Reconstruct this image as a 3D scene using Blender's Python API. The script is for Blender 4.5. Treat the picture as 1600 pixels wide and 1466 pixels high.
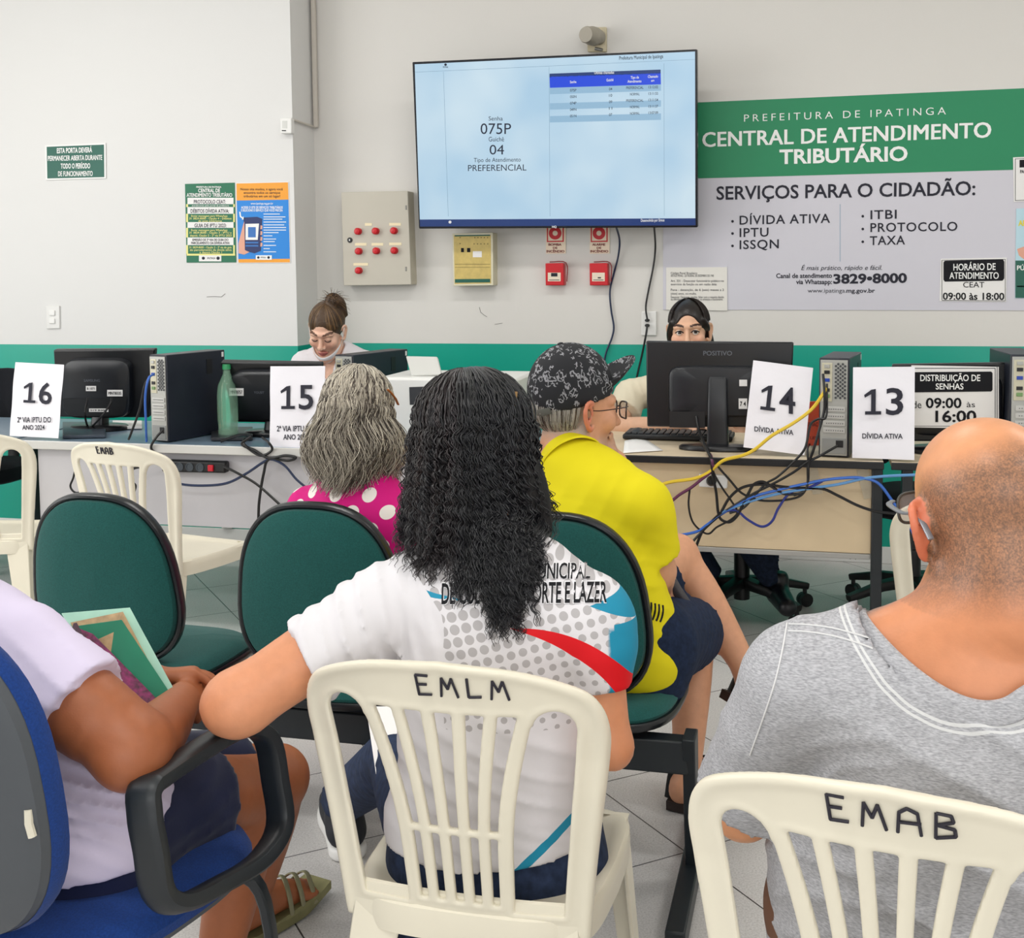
import bpy, bmesh, math, random
import numpy as np
from mathutils import Vector, Matrix
from mathutils.bvhtree import BVHTree
random.seed(7); rng = np.random.default_rng(7)
for _o in list(bpy.data.objects): bpy.data.objects.remove(_o, do_unlink=True)
sc = bpy.context.scene
COL = sc.collection
# ------------------------------------------------------------------ camera
FPX, PPY, CAMH = 1870.0, 558.0, 1.40
def _rot(yaw, pitch, roll):
    cy, sy = math.cos(yaw), math.sin(yaw)
    fwd = np.array([-sy, cy, 0]); right = np.array([cy, sy, 0]); down = np.array([0, 0, -1.0])
    cp, sp = math.cos(pitch), math.sin(pitch)
    f2 = fwd*cp + down*sp; d2 = down*cp - fwd*sp
    cr, sr = math.cos(roll), math.sin(roll)
    return np.array([right*cr + d2*sr, d2*cr - right*sr, f2])
CR = _rot(math.radians(14.35), math.radians(4.15), math.radians(0.6))
CAM = np.array([0, 0, CAMH])
cd = bpy.data.cameras.new('camera'); cam = bpy.data.objects.new('camera', cd); COL.objects.link(cam)
cd.sensor_fit = 'HORIZONTAL'; cd.sensor_width = 36.0; cd.lens = FPX*36.0/1600.0
cd.shift_y = -(733.0-PPY)/1600.0; cd.clip_start = 0.05
cam.matrix_world = Matrix(((CR[0][0], -CR[1][0], -CR[2][0], CAM[0]), (CR[0][1], -CR[1][1], -CR[2][1], CAM[1]),
                           (CR[0][2], -CR[1][2], -CR[2][2], CAM[2]), (0, 0, 0, 1)))
sc.camera = cam
def _ray(x, y): return CR.T @ np.array([(x-800.0)/FPX, (y-PPY)/FPX, 1.0])
def onY(x, y, Y): d = _ray(x, y); return CAM + d*(Y/d[1])
def onZ(x, y, Z): d = _ray(x, y); return CAM + d*((Z-CAMH)/d[2])
def onX(x, y, X): d = _ray(x, y); return CAM + d*(X/d[0])
# ------------------------------------------------------------------ light and exposure
sc.view_settings.view_transform = 'Standard'; sc.view_settings.look = 'None'
sc.view_settings.gamma = 1.0; sc.view_settings.exposure = -0.40; sc.view_settings.use_curve_mapping = False
wd = bpy.data.worlds.new('world'); sc.world = wd; wd.use_nodes = True
bgn = wd.node_tree.nodes['Background']; bgn.inputs[0].default_value = (0.93, 0.97, 1.0, 1); bgn.inputs[1].default_value = 0.85
def area(name, loc, target, sx, sy, power, color=(1, 1, 1)):
    l = bpy.data.lights.new(name, 'AREA'); l.shape = 'RECTANGLE'; l.size = sx; l.size_y = sy; l.energy = power; l.color = color
    o = bpy.data.objects.new(name, l); COL.objects.link(o); o.location = loc
    o.rotation_euler = (Vector(target)-Vector(loc)).to_track_quat('-Z', 'Y').to_euler(); return o
area('daylight_window', (-5.6, 1.6, 1.9), (0.4, 3.4, 1.0), 3.6, 2.2, 122, (1.0, 0.985, 0.96))
area('daylight_door', (0.5, -3.2, 2.0), (-0.6, 3.0, 1.0), 4.5, 2.2, 112, (1.0, 0.99, 0.97))
# ------------------------------------------------------------------ helpers
def lin(c):
    if isinstance(c, str):
        c = c.lstrip('#'); c = [int(c[i:i+2], 16)/255 for i in (0, 2, 4)]
    return tuple((v/12.92 if v <= 0.04045 else ((v+0.055)/1.055)**2.4) for v in c[:3])
_mats = {}
def mat(name, color, rough=0.5, spec=0.5, metal=0.0, bump=None, var=None, emit=0, alpha=1, trans=0, sheen=0, coat=0, sss=0):
    if name in _mats: return _mats[name]
    m = bpy.data.materials.new(name); m.use_nodes = True; nt = m.node_tree; b = nt.nodes['Principled BSDF']
    c = (*lin(color), 1)
    b.inputs['Base Color'].default_value = c; b.inputs['Roughness'].default_value = rough
    b.inputs['Specular IOR Level'].default_value = spec; b.inputs['Metallic'].default_value = metal
    b.inputs['Transmission Weight'].default_value = trans; b.inputs['Alpha'].default_value = alpha
    b.inputs['Sheen Weight'].default_value = sheen; b.inputs['Coat Weight'].default_value = coat
    if sss: b.inputs['Subsurface Weight'].default_value = sss; b.inputs['Subsurface Radius'].default_value = (0.012, 0.005, 0.003)
    if emit: b.inputs['Emission Color'].default_value = c; b.inputs['Emission Strength'].default_value = emit
    if bump or var:
        tc = nt.nodes.new('ShaderNodeTexCoord')
    if var:  # (scale, amount, stretch)
        n = nt.nodes.new('ShaderNodeTexNoise'); n.inputs['Scale'].default_value = var[0]; n.inputs['Detail'].default_value = 4
        nt.links.new(tc.outputs['Object'], n.inputs['Vector'])
        mx = nt.nodes.new('ShaderNodeMixRGB'); mx.blend_type = 'MIX'
        lo = tuple(max(0, v*(1-var[1])) for v in c[:3]); hi = tuple(min(1, v*(1+var[1])) for v in c[:3])
        mx.inputs[1].default_value = (*lo, 1); mx.inputs[2].default_value = (*hi, 1)
        r = nt.nodes.new('ShaderNodeMapRange'); r.inputs[1].default_value = 0.3; r.inputs[2].default_value = 0.7
        nt.links.new(n.outputs['Fac'], r.inputs[0]); nt.links.new(r.outputs[0], mx.inputs[0]); nt.links.new(mx.outputs[0], b.inputs['Base Color'])
    if bump:  # (scale, strength, distance)
        n = nt.nodes.new('ShaderNodeTexNoise'); n.inputs['Scale'].default_value = bump[0]; n.inputs['Detail'].default_value = 3
        nt.links.new(tc.outputs['Object'], n.inputs['Vector'])
        bp = nt.nodes.new('ShaderNodeBump'); bp.inputs['Strength'].default_value = bump[1]; bp.inputs['Distance'].default_value = bump[2]
        nt.links.new(n.outputs['Fac'], bp.inputs['Height']); nt.links.new(bp.outputs['Normal'], b.inputs['Normal'])
    _mats[name] = m; return m
def tag(o, label=None, cat=None, group=None, kind=None):
    if label: o['label'] = label
    if cat: o['category'] = cat
    if group: o['group'] = group
    if kind: o['kind'] = kind
    return o
def thing(name, label, cat, loc=(0, 0, 0), rz=0.0, group=None):
    o = bpy.data.objects.new(name, None); COL.objects.link(o); o.empty_display_size = 0.05
    o.location = loc; o.rotation_euler = (0, 0, rz); return tag(o, label, cat, group)
def np3(v): return np.array([float(v[0]), float(v[1]), float(v[2])])
def unit(v): v = np3(v); return v/max(1e-9, np.linalg.norm(v))
class MB:
    def __init__(s): s.v = []; s.f = []; s.m = []; s.n = 0; s.ch = []
    def add(s, vs, fs, mi=0):
        s.ch.append((s.n, s.n+len(vs), len(s.f), len(s.f)+len(fs))); s.v.extend([tuple(map(float, p)) for p in vs]); s.f.extend([tuple(i+s.n for i in f) for f in fs]); s.m.extend([mi]*len(fs)); s.n += len(vs); return s
    def box(s, c, d, rot=None, mi=0):
        c = np3(c); hx, hy, hz = d[0]/2, d[1]/2, d[2]/2
        P = np.array([[x, y, z] for z in (-hz, hz) for y in (-hy, hy) for x in (-hx, hx)])
        if rot is not None: P = P @ np.array(rot).T
        return s.add(P+c, [(0, 2, 3, 1), (4, 5, 7, 6), (0, 1, 5, 4), (2, 6, 7, 3), (0, 4, 6, 2), (1, 3, 7, 5)], mi)
    def hexa(s, p8, mi=0):  # bottom four (ccw from above), top four
        return s.add(p8, [(3, 2, 1, 0), (4, 5, 6, 7), (0, 1, 5, 4), (1, 2, 6, 5), (2, 3, 7, 6), (3, 0, 4, 7)], mi)
    def bar(s, a, b, w, h, up=(0, 0, 1), mi=0):
        a, b = np3(a), np3(b); t = unit(b-a); r = np.cross(t, up)
        if np.linalg.norm(r) < 1e-4: r = np.cross(t, (0, 1, 0))
        r = unit(r); u = np.cross(r, t)
        q = lambda p: [p-r*w/2-u*h/2, p+r*w/2-u*h/2, p+r*w/2+u*h/2, p-r*w/2+u*h/2]
        return s.add(q(a)+q(b), [(0, 1, 2, 3), (7, 6, 5, 4), (0, 4, 5, 1), (1, 5, 6, 2), (2, 6, 7, 3), (3, 7, 4, 0)], mi)
    def sweep(s, pts, ra, rb=None, n=8, up=(0, 0, 1), mi=0, cap=True, power=2.0):
        """tube along pts; ra/rb half sizes across / along the up direction (number or list)"""
        pts = [np3(p) for p in pts]; N = len(pts); rb = ra if rb is None else rb
        g = lambda r, i: r[i] if hasattr(r, '__len__') else r
        ring = []; prev = None
        for i, p in enumerate(pts):
            t = unit(pts[min(i+1, N-1)]-pts[max(i-1, 0)])
            if prev is None:
                r = np.cross(t, up)
                if np.linalg.norm(r) < 1e-3: r = np.cross(t, (0, 1, 0.01))
            else: r = prev - t*np.dot(prev, t)
            r = unit(r); prev = r; u = np.cross(r, t)
            for k in range(n):
                a = 2*math.pi*(k+0.5)/n; ca, sa = math.cos(a), math.sin(a)
                ex = 2.0/power
                ring.append(p + r*g(ra, i)*math.copysign(abs(ca)**ex, ca) + u*g(rb, i)*math.copysign(abs(sa)**ex, sa))
        fs = [(i*n+k, (i+1)*n+k, (i+1)*n+(k+1) % n, i*n+(k+1) % n) for i in range(N-1) for k in range(n)]
        if cap: fs += [tuple(range(n)), tuple((N-1)*n+k for k in reversed(range(n)))]
        return s.add(ring, fs, mi)
    def cyl(s, a, b, r, n=20, r2=None, mi=0):
        return s.sweep([a, b], [r, r if r2 is None else r2], n=n, mi=mi)
    def lathe(s, prof, c=(0, 0, 0), axis=(0, 0, 1), n=24, mi=0):  # prof: (radius, height)
        c = np3(c); w = unit(axis); a = unit(np.cross(w, (0, 1, 0) if abs(w[1]) < 0.9 else (1, 0, 0))); b = np.cross(w, a)
        vs = [c + w*h + r*(a*math.cos(2*math.pi*k/n)+b*math.sin(2*math.pi*k/n)) for r, h in prof for k in range(n)]
        fs = [(i*n+k, i*n+(k+1) % n, (i+1)*n+(k+1) % n, (i+1)*n+k) for i in range(len(prof)-1) for k in range(n)]
        return s.add(vs, fs, mi)
    def sphere(s, c, r, n=14, mi=0):
        r = (r, r, r) if not hasattr(r, '__len__') else r; c = np3(c); vs = []; m = n//2
        for i in range(m+1):
            th = math.pi*i/m
            for k in range(n):
                a = 2*math.pi*k/n; vs.append(c+np.array([r[0]*math.sin(th)*math.cos(a), r[1]*math.sin(th)*math.sin(a), -r[2]*math.cos(th)]))
        return s.add(vs, [(i*n+k, i*n+(k+1) % n, (i+1)*n+(k+1) % n, (i+1)*n+k) for i in range(m) for k in range(n)], mi)
    def quadp(s, p00, p10, p11, p01, mi=0): return s.add([p00, p10, p11, p01], [(0, 1, 2, 3)], mi)
    def slab(s, p00, p10, p11, p01, th, mi=0):  # front face given, thickness goes behind it
        p = [np3(q) for q in (p00, p10, p11, p01)]; n = unit(np.cross(p[1]-p[0], p[3]-p[0])); q = [a-n*th for a in p]
        return s.add(p+q, [(0, 1, 2, 3), (7, 6, 5, 4), (0, 4, 5, 1), (1, 5, 6, 2), (2, 6, 7, 3), (3, 7, 4, 0)], mi)
    def build(s, name, mats, parent=None, bevel=0, smooth=True, seg=2, origin=None):
        v = np.array(s.v, dtype=np.float32) if s.v else np.zeros((0, 3), np.float32)
        return mesh_obj(name, v, s.f, mats, parent, bevel, smooth, seg, s.m, origin)
def base_of(o):
    p = np.zeros(3)
    while o is not None: p = p+np.array(o.location); o = o.parent
    return p
def mesh_obj(name, v, faces, mats, parent=None, bevel=0, smooth=True, seg=2, mi=None, origin=None, attrs=None):
    v = np.asarray(v, dtype=np.float32); me = bpy.data.meshes.new(name)
    if origin is not None: v = v-np.asarray(origin, np.float32)
    if isinstance(faces, np.ndarray):
        nf, k = faces.shape; me.vertices.add(len(v)); me.vertices.foreach_set('co', v.ravel())
        me.loops.add(nf*k); me.loops.foreach_set('vertex_index', faces.astype(np.int32).ravel())
        me.polygons.add(nf); me.polygons.foreach_set('loop_start', np.arange(0, nf*k, k, dtype=np.int32)); me.update(calc_edges=True); me.validate()
    else:
        me.from_pydata(v.tolist(), [], faces)
    if not isinstance(mats, (list, tuple)): mats = [mats]
    for m in mats: me.materials.append(m)
    if mi is not None and len(mi) == len(me.polygons): me.polygons.foreach_set('material_index', np.array(mi, np.int32))
    if attrs:
        for an, arr in attrs.items():
            a = me.color_attributes.new(an, 'FLOAT_COLOR', 'POINT'); arr = np.asarray(arr, np.float32)
            if arr.shape[1] == 3: arr = np.concatenate([arr, np.ones((len(arr), 1), np.float32)], 1)
            a.data.foreach_set('color', arr.ravel())
    o = bpy.data.objects.new(name, me); COL.objects.link(o)
    if smooth:
        me.polygons.foreach_set('use_smooth', [True]*len(me.polygons))
        if smooth is True:
            try: me.set_sharp_from_angle(angle=math.radians(38))
            except Exception: pass
    if bevel:
        b = o.modifiers.new('bevel', 'BEVEL'); b.width = bevel; b.segments = seg; b.limit_method = 'ANGLE'; b.angle_limit = math.radians(40); b.harden_normals = False
    if parent is not None: o.parent = parent
    if origin is not None:
        o.location = tuple(np.asarray(origin, float)-(base_of(parent) if parent is not None else 0))
    return o
def loc_build(mb, name, mats, parent, **k):
    """vertices given in world space, parent an unrotated thing: stored relative to it"""
    b = base_of(parent)
    mb.v = [tuple(np.array(p)-b) for p in mb.v]
    if len(mb.ch) > 1 and name.split('_')[-1] in SPLIT: return split_build(mb, name, mats, parent, **k)
    return mb.build(name, mats, parent, **k)
SPLIT = {'lettering', 'print', 'band', 'row', 'divider', 'indicator', 'strip', 'lines', 'field'}
def split_build(mb, name, mats, parent, **k):
    """marks that lie apart become parts of their own"""
    V = np.array(mb.v); n = len(V); par = list(range(n))
    def find(i):
        while par[i] != i: par[i] = par[par[i]]; i = par[i]
        return i
    for f in mb.f:
        for q in f[1:]: par[find(q)] = find(f[0])
    root = np.array([find(i) for i in range(n)]); ids, isl = np.unique(root, return_inverse=True); K = len(ids)
    lo = np.full((K, 3), 1e9); hi = np.full((K, 3), -1e9); np.minimum.at(lo, isl, V); np.maximum.at(hi, isl, V); size = (hi-lo).max(1); lab = np.arange(K)
    gap = np.linalg.norm(np.maximum(0, np.maximum(lo[:, None]-hi[None], lo[None]-hi[:, None])), axis=2); near = gap <= np.maximum(0.0195, 0.49*np.maximum(size[:, None], size[None]))
    for i in range(K):
        for j in np.nonzero(near[i, :i])[0]:
            if lab[i] != lab[j]: lab[lab == lab[i]] = lab[j]
    fi = np.array([isl[f[0]] for f in mb.f]); o = None
    for g in sorted(set(lab)):
        vm = lab[isl] == g; mp = -np.ones(n, int); mp[vm] = np.arange(vm.sum()); m = MB(); m.add(V[vm], [tuple(mp[q] for q in f) for f, i in zip(mb.f, fi) if lab[i] == g], 0); o = m.build(name, mats, parent, **k)
    return o
def cat(p, n=6):  # smooth Catmull-Rom through points
    p = [np.asarray(q, float) for q in p]
    if len(p) < 3: return p
    q = [2*p[0]-p[1]] + p + [2*p[-1]-p[-2]]; out = []
    for i in range(1, len(q)-2):
        for k in range(n):
            t = k/n; a, b, c, d = q[i-1], q[i], q[i+1], q[i+2]
            out.append(0.5*((2*b)+(c-a)*t+(2*a-5*b+4*c-d)*t*t+(3*b-a-3*c+d)*t**3))
    out.append(p[-1]); return out
def copy_thing(o, loc, rz, label):
    c = o.copy(); COL.objects.link(c); c.location = loc; c.rotation_euler = (0, 0, rz); c['label'] = label
    for ch in list(o.children):
        d = ch.copy(); COL.objects.link(d); d.parent = c
        for g in list(ch.children):
            e = g.copy(); COL.objects.link(e); e.parent = d
    return c
# ------------------------------------------------------------------ lettering
_txt = {}
def text_mesh(s, bold=0.0, spacing=1.0, shear=0.0):
    k = (s, bold, spacing, shear)
    if k in _txt: return _txt[k]
    if bold > 0.004 and 'M' in s:   # the M's notch will not take an outset: thicken it by staggered layers instead
        v, f = text_mesh(s, 0.0, spacing, shear); n = len(v); V, Fc = [], []
        for i, (dx, dy) in enumerate(((-bold, -bold*0.4), (bold, -bold*0.4), (0, 0), (-bold, bold*0.4), (bold, bold*0.4))): V.append(np.column_stack([v[:, 0]+dx, v[:, 1]+dy, np.full(n, 0.00012*i)])); Fc += [tuple(q+i*n for q in p) for p in f]
        _txt[k] = (np.concatenate(V), Fc); return _txt[k]
    cu = bpy.data.curves.new('txt', 'FONT'); cu.body = s; cu.size = 1; cu.offset = bold; cu.space_character = spacing; cu.shear = shear; cu.resolution_u = 3
    o = bpy.data.objects.new('txt', cu); COL.objects.link(o)
    dg = bpy.context.evaluated_depsgraph_get(); me = o.evaluated_get(dg).to_mesh()
    v = np.array([(x.co[0], x.co[1], 0.0) for x in me.vertices]) if len(me.vertices) else np.zeros((1, 3))
    f = [tuple(p.vertices) for p in me.polygons]
    o.evaluated_get(dg).to_mesh_clear(); bpy.data.objects.remove(o); bpy.data.curves.remove(cu)
    _txt[k] = (v, f); return _txt[k]
CAPH = None
def put_text(mb, s, p00, p10, p01, bold=0.0, lift=0.0015, mi=0, spacing=1.0, shear=0.0):
    """baseline from p00 to p10, capital height from p00 to p01"""
    global CAPH
    if CAPH is None: CAPH = text_mesh('H')[0][:, 1].max()
    v, f = text_mesh(s, bold, spacing, shear)
    p00, p10, p01 = np3(p00), np3(p10), np3(p01); U = p10-p00; V = p01-p00; n = unit(np.cross(U, V))
    x0, x1 = v[:, 0].min(), v[:, 0].max()
    P = p00 + np.outer((v[:, 0]-x0)/max(1e-6, x1-x0), U) + np.outer(v[:, 1]/CAPH, V) + n*lift + np.outer(v[:, 2], n)
    mb.add(P, f, mi)
class Board:
    """a flat sheet given by four pixel corners (tl, tr, br, bl) on a world plane; uv in the sheet, v up"""
    def __init__(s, tl, tr, br, bl, Y=None, pts=None):
        if pts is None: pts = [onY(*q, Y) for q in (tl, tr, br, bl)]
        s.px = [tl, tr, br, bl]; s.TL, s.TR, s.BR, s.BL = [np3(q) for q in pts]
        s.n = unit(np.cross(s.TR-s.TL, s.TL-s.BL))
        src = np.array([tl, tr, br, bl], float); dst = np.array([[0, 1], [1, 1], [1, 0], [0, 0]], float); A = []; b = []
        for (x, y), (u, v) in zip(src, dst):
            A += [[x, y, 1, 0, 0, 0, -u*x, -u*y], [0, 0, 0, x, y, 1, -v*x, -v*y]]; b += [u, v]
        s.h = np.append(np.linalg.lstsq(np.array(A), np.array(b), rcond=None)[0], 1).reshape(3, 3)
    def uv(s, x, y): q = s.h @ np.array([x, y, 1.0]); return q[0]/q[2], q[1]/q[2]
    def at(s, u, v): return (s.BL*(1-u)+s.BR*u)*(1-v)+(s.TL*(1-u)+s.TR*u)*v
    def p(s, x, y): return s.at(*s.uv(x, y))
    def text(s, mb, t, x0, x1, ybase, ycap, bold=0.0, mi=0, spacing=1.0, lift=0.0015, y1=None, shear=0.0):
        d = 0 if y1 is None else y1-ybase
        put_text(mb, t, s.p(x0, ybase), s.p(x1, ybase+d), s.p(x0, ycap), bold, lift, mi, spacing, shear)
    def rect(s, mb, x0, y0, x1, y1, lift=0.001, mi=0, d0=0, d1=0):
        o = s.n*lift
        mb.quadp(s.p(x0, y1+d0)+o, s.p(x1, y1+d1)+o, s.p(x1, y0+d1)+o, s.p(x0, y0+d0)+o, mi)
    def poly(s, mb, pts, lift=0.001, mi=0):
        mb.add([s.p(x, y)+s.n*lift for x, y in pts], [tuple(range(len(pts)))], mi)
    def disc(s, mb, x, y, r, lift=0.0012, mi=0, n=20):
        s.poly(mb, [(x+r*math.cos(-2*math.pi*k/n), y+r*math.sin(-2*math.pi*k/n)) for k in range(n)], lift, mi)
    def slab(s, mb, th, mi=0, lift=0.0): o = s.n*lift; mb.slab(s.BL+o, s.BR+o, s.TR+o, s.TL+o, th, mi)
# ------------------------------------------------------------------ the room
WY, LY = 5.83, 5.57            # main back wall and the forward wall on the left
XC = -2.54                     # where the forward wall ends
ZC = 3.4; GZ = 1.03            # ceiling; top of the green dado
m_wall = mat('white_wall_paint', '#dcd9d4', 0.75, 0.25, bump=(160, 0.10, 0.002))
m_wall2 = mat('white_wall_paint_cool', '#dfdedc', 0.75, 0.25, bump=(160, 0.10, 0.002))
m_green = mat('teal_gloss_paint', '#05a08a', 0.32, 0.5, bump=(120, 0.08, 0.002))
m_white = mat('white_gloss', '#e9e8e5', 0.35)
m_ceil = mat('ceiling_white', '#eeeeea', 0.8)
def wall_obj(name, p0, p1, z0, z1, m, th=0.12, side=1):
    p0, p1 = np.array(p0), np.array(p1); t = unit((*(p1-p0), 0)); n = np.array([t[1], -t[0], 0])*side
    a, b = np.array([*p0, z0]), np.array([*p1, z0]); q = -n*th
    mb = MB(); mb.hexa([a, b, b+q, a+q] + [x+np.array([0, 0, z1-z0]) for x in (a, b, b+q, a+q)])
    o = mb.build(name, m, smooth=False); bpy.context.view_layer.update(); tag(o, kind='structure'); return o
wall_obj('wall_back', (XC, WY), (3.2, WY), GZ, ZC, m_wall)
wall_obj('trim_1', (XC, WY), (3.2, WY), 0.0, GZ, m_green)
wall_obj('wall_left_forward', (-6.0, LY), (XC, LY), GZ, ZC, m_wall2, th=0.38)
wall_obj('trim_2', (-6.0, LY), (XC, LY), 0.0, GZ, m_green, th=0.38)
mb = MB(); mb.box(((XC+3.2)/2, WY-0.006, 0.04), (3.2-XC, 0.012, 0.08)); tag(mb.build('baseboard_back', m_white, bevel=0.003), kind='structure')
mb = MB(); mb.box(((XC-6.0)/2, LY-0.006, 0.04), (6.0+XC, 0.012, 0.08)); tag(mb.build('baseboard_left', m_white, bevel=0.003), kind='structure')
wall_obj('wall_right', (3.2, WY), (3.2, -3.6), 0, ZC, m_wall2)
# left side wall: solid beside the counters, wide window openings further back
wall_obj('wall_left', (-6.0, 3.6), (-6.0, LY), 0, ZC, m_wall2)
wall_obj('wall_left_sill', (-6.0, -3.6), (-6.0, 3.6), 0, 0.8, m_wall2)
wall_obj('wall_left_head', (-6.0, -3.6), (-6.0, 3.6), 3.0, ZC, m_wall2)
mb = MB(); mb.box((-1.4, 1.1, ZC+0.05), (9.6, 9.6, 0.1)); tag(mb.build('ceiling', m_ceil, smooth=False), kind='structure')
# floor tiles laid at about 41 degrees to the wall
def floor_mat():
    m = bpy.data.materials.new('speckled_grey_floor_tile'); m.use_nodes = True; nt = m.node_tree; L = nt.links; b = nt.nodes['Principled BSDF']
    N = lambda t: nt.nodes.new(t)
    geo = N('ShaderNodeNewGeometry'); sep = N('ShaderNodeSeparateXYZ'); L.new(geo.outputs['Position'], sep.inputs[0])
    c, s = math.cos(math.radians(41.3)), math.sin(math.radians(41.3))
    def M(op, a, b=None):
        n = N('ShaderNodeMath'); n.operation = op
        for i, v in enumerate((a, b)):
            if v is None: continue
            if isinstance(v, (int, float)): n.inputs[i].default_value = v
            else: L.new(v, n.inputs[i])
        return n.outputs[0]
    x, y = sep.outputs[0], sep.outputs[1]
    ca = M('ADD', M('MULTIPLY', x, c), M('MULTIPLY', y, s)); cb = M('SUBTRACT', M('MULTIPLY', y, c), M('MULTIPLY', x, s))
    def line(v, off, sp):
        f = M('FRACT', M('DIVIDE', M('SUBTRACT', v, off-20*sp), sp)); return M('MINIMUM', f, M('SUBTRACT', 1.0, f)), sp
    da, sa = line(ca, 1.623, 0.4625); db, sb = line(cb, 2.297, 0.43)
    d = M('MINIMUM', M('MULTIPLY', da, sa), M('MULTIPLY', db, sb))
    g = M('LESS_THAN', d, 0.0019)
    n1 = N('ShaderNodeTexNoise'); n1.inputs['Scale'].default_value = 230; n1.inputs['Detail'].default_value = 2; L.new(geo.outputs['Position'], n1.inputs['Vector'])
    n2 = N('ShaderNodeTexNoise'); n2.inputs['Scale'].default_value = 2.2; n2.inputs['Detail'].default_value = 3; L.new(geo.outputs['Position'], n2.inputs['Vector'])
    r = N('ShaderNodeValToRGB'); r.color_ramp.elements[0].position = 0.3; r.color_ramp.elements[0].color = (*lin('#c6c3c0'), 1)
    r.color_ramp.elements[1].position = 0.62; r.color_ramp.elements[1].color = (*lin('#e2dfdd'), 1); L.new(n1.outputs['Fac'], r.inputs[0])
    mx0 = N('ShaderNodeMixRGB'); mx0.blend_type = 'MULTIPLY'; mx0.inputs[0].default_value = 0.25; L.new(r.outputs[0], mx0.inputs[1]); L.new(n2.outputs['Fac'], mx0.inputs[2])
    mx = N('ShaderNodeMixRGB'); L.new(g, mx.inputs[0]); L.new(mx0.outputs[0], mx.inputs[1]); mx.inputs[2].default_value = (*lin('#332f30'), 1)
    L.new(mx.outputs[0], b.inputs['Base Color'])
    mr = N('ShaderNodeMapRange'); L.new(n1.outputs['Fac'], mr.inputs[0]); mr.inputs[3].default_value = 0.22; mr.inputs[4].default_value = 0.4; L.new(mr.outputs[0], b.inputs['Roughness'])
    return m
mb = MB(); mb.box((-1.4, 1.1, -0.05), (9.6, 9.6, 0.1)); tag(mb.build('floor', floor_mat(), smooth=False), kind='structure')
# ceiling lamps
m_lamp = mat('lamp_diffuser', '#ffffff', 0.5, emit=3.0); m_metalw = mat('white_lacquer', '#e8e8e8', 0.4)
proto = None
for i, (x, y) in enumerate([(-3.6, 0.6), (-0.9, 0.6), (1.8, 0.6), (-3.6, 3.6), (-0.9, 3.6), (1.8, 3.6)]):
    lab = 'slim fluorescent ceiling lamp in two rows of three over the waiting room'
    if proto is None:
        t = thing('ceiling_lamp', lab, 'lamp', (x, y, ZC), group='fluorescent ceiling lamps'); proto = t
        mb = MB(); mb.box((0, 0, -0.02), (1.24, 0.3, 0.04)); mb.build('lamp_housing', m_metalw, t, bevel=0.004)
        mb = MB(); mb.box((0, 0, -0.043), (1.18, 0.24, 0.008)); mb.build('lamp_diffuser', m_lamp, t)
    else: copy_thing(proto, (x, y, ZC), 0, lab)
    area('lamp_light', (x, y, ZC-0.06), (x, y, 0), 1.18, 0.24, 26, (1, 0.98, 0.95))
# ------------------------------------------------------------------ things on the walls
m_black = mat('black_plastic', '#0e0f12', 0.42); m_dkgrey = mat('dark_grey_plastic', '#2b2d31', 0.45)
m_paper = mat('white_paper', '#eceae8', 0.6, 0.3); m_ink = mat('black_ink', '#15151a', 0.6, 0.2); m_ink2 = mat('dark_grey_ink', '#2e2e38', 0.6, 0.2)
m_wink = mat('white_print', '#f2f2f0', 0.6, 0.2); m_sgreen = mat('sign_green', '#0a5a4a', 0.45); m_bgreen = mat('banner_green', '#0b8456', 0.5)
m_bgrey = mat('banner_grey', '#cfcdd6', 0.55); m_red = mat('red_plastic', '#c80d1c', 0.35); m_beige = mat('beige_steel', '#bdb6a4', 0.45); m_cream = mat('cream_label', '#efe2bd', 0.6)
m_pgreen = mat('poster_green', '#0d6b4a', 0.5); m_pyel = mat('poster_yellow', '#e6e08a', 0.5); m_orange = mat('poster_orange', '#f0a02c', 0.5); m_blue = mat('poster_blue', '#1583d8', 0.5)
m_skinp = mat('poster_skin', '#e0a48c', 0.5); m_navy = mat('ink_navy', '#12265e', 0.5); m_gold = mat('panel_gold', '#cdb56a', 0.4, var=(40, 0.1)); m_greyscrew = mat('steel_grey', '#8d8c86', 0.4, metal=0.6)
m_cable = mat('black_cable', '#0a0a0d', 0.45)

def flat_sign(name, label, cat_, tl, tr, br, bl, Y, base, th=0.003, mat_name='board', lift=0.0, bevel=0.0):
    b = Board(tl, tr, br, bl, Y); t = thing(name, label, cat_, tuple(b.at(0.5, 0)))
    mb = MB(); b.slab(mb, th, lift=lift); loc_build(mb, mat_name, base, t, bevel=bevel, smooth=False); return t, b

# big banner --------------------------------------------------------------
BY = WY-0.004
tl, tr, br, bl = (1036, 162.5), (1690, 134), (1690, 485.5), (1036, 484)
bn = Board(tl, tr, br, bl, BY); bann = thing('banner', 'large green and grey tax service banner beside the television', 'banner', tuple(bn.at(0.5, 0)))
mb = MB(); bn.slab(mb, 0.003); loc_build(mb, 'banner_sheet', m_bgrey, bann, smooth=False)
mb = MB(); bn.poly(mb, [(1036, 162.5), (1690, 134), (1690, 261.5), (1036, 279.5)], 0.0006)
loc_build(mb, 'green_field', m_bgreen, bann, smooth=False); mb = MB(); bn.poly(mb, [(1311, 318), (1312.3, 318), (1312.3, 408), (1311, 408)], 0.0006); loc_build(mb, 'divider', mat('banner_line', '#9fb0c2', 0.5), bann, smooth=False)
mb = MB(); bn.text(mb, 'PREFEITURA DE IPATINGA', 1162, 1477, 190, 179, -0.006, spacing=1.45, y1=178.5)
bn.text(mb, 'CENTRAL DE ATENDIMENTO', 1097, 1548, 229, 207, 0.022, y1=214, spacing=1.03)
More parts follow.
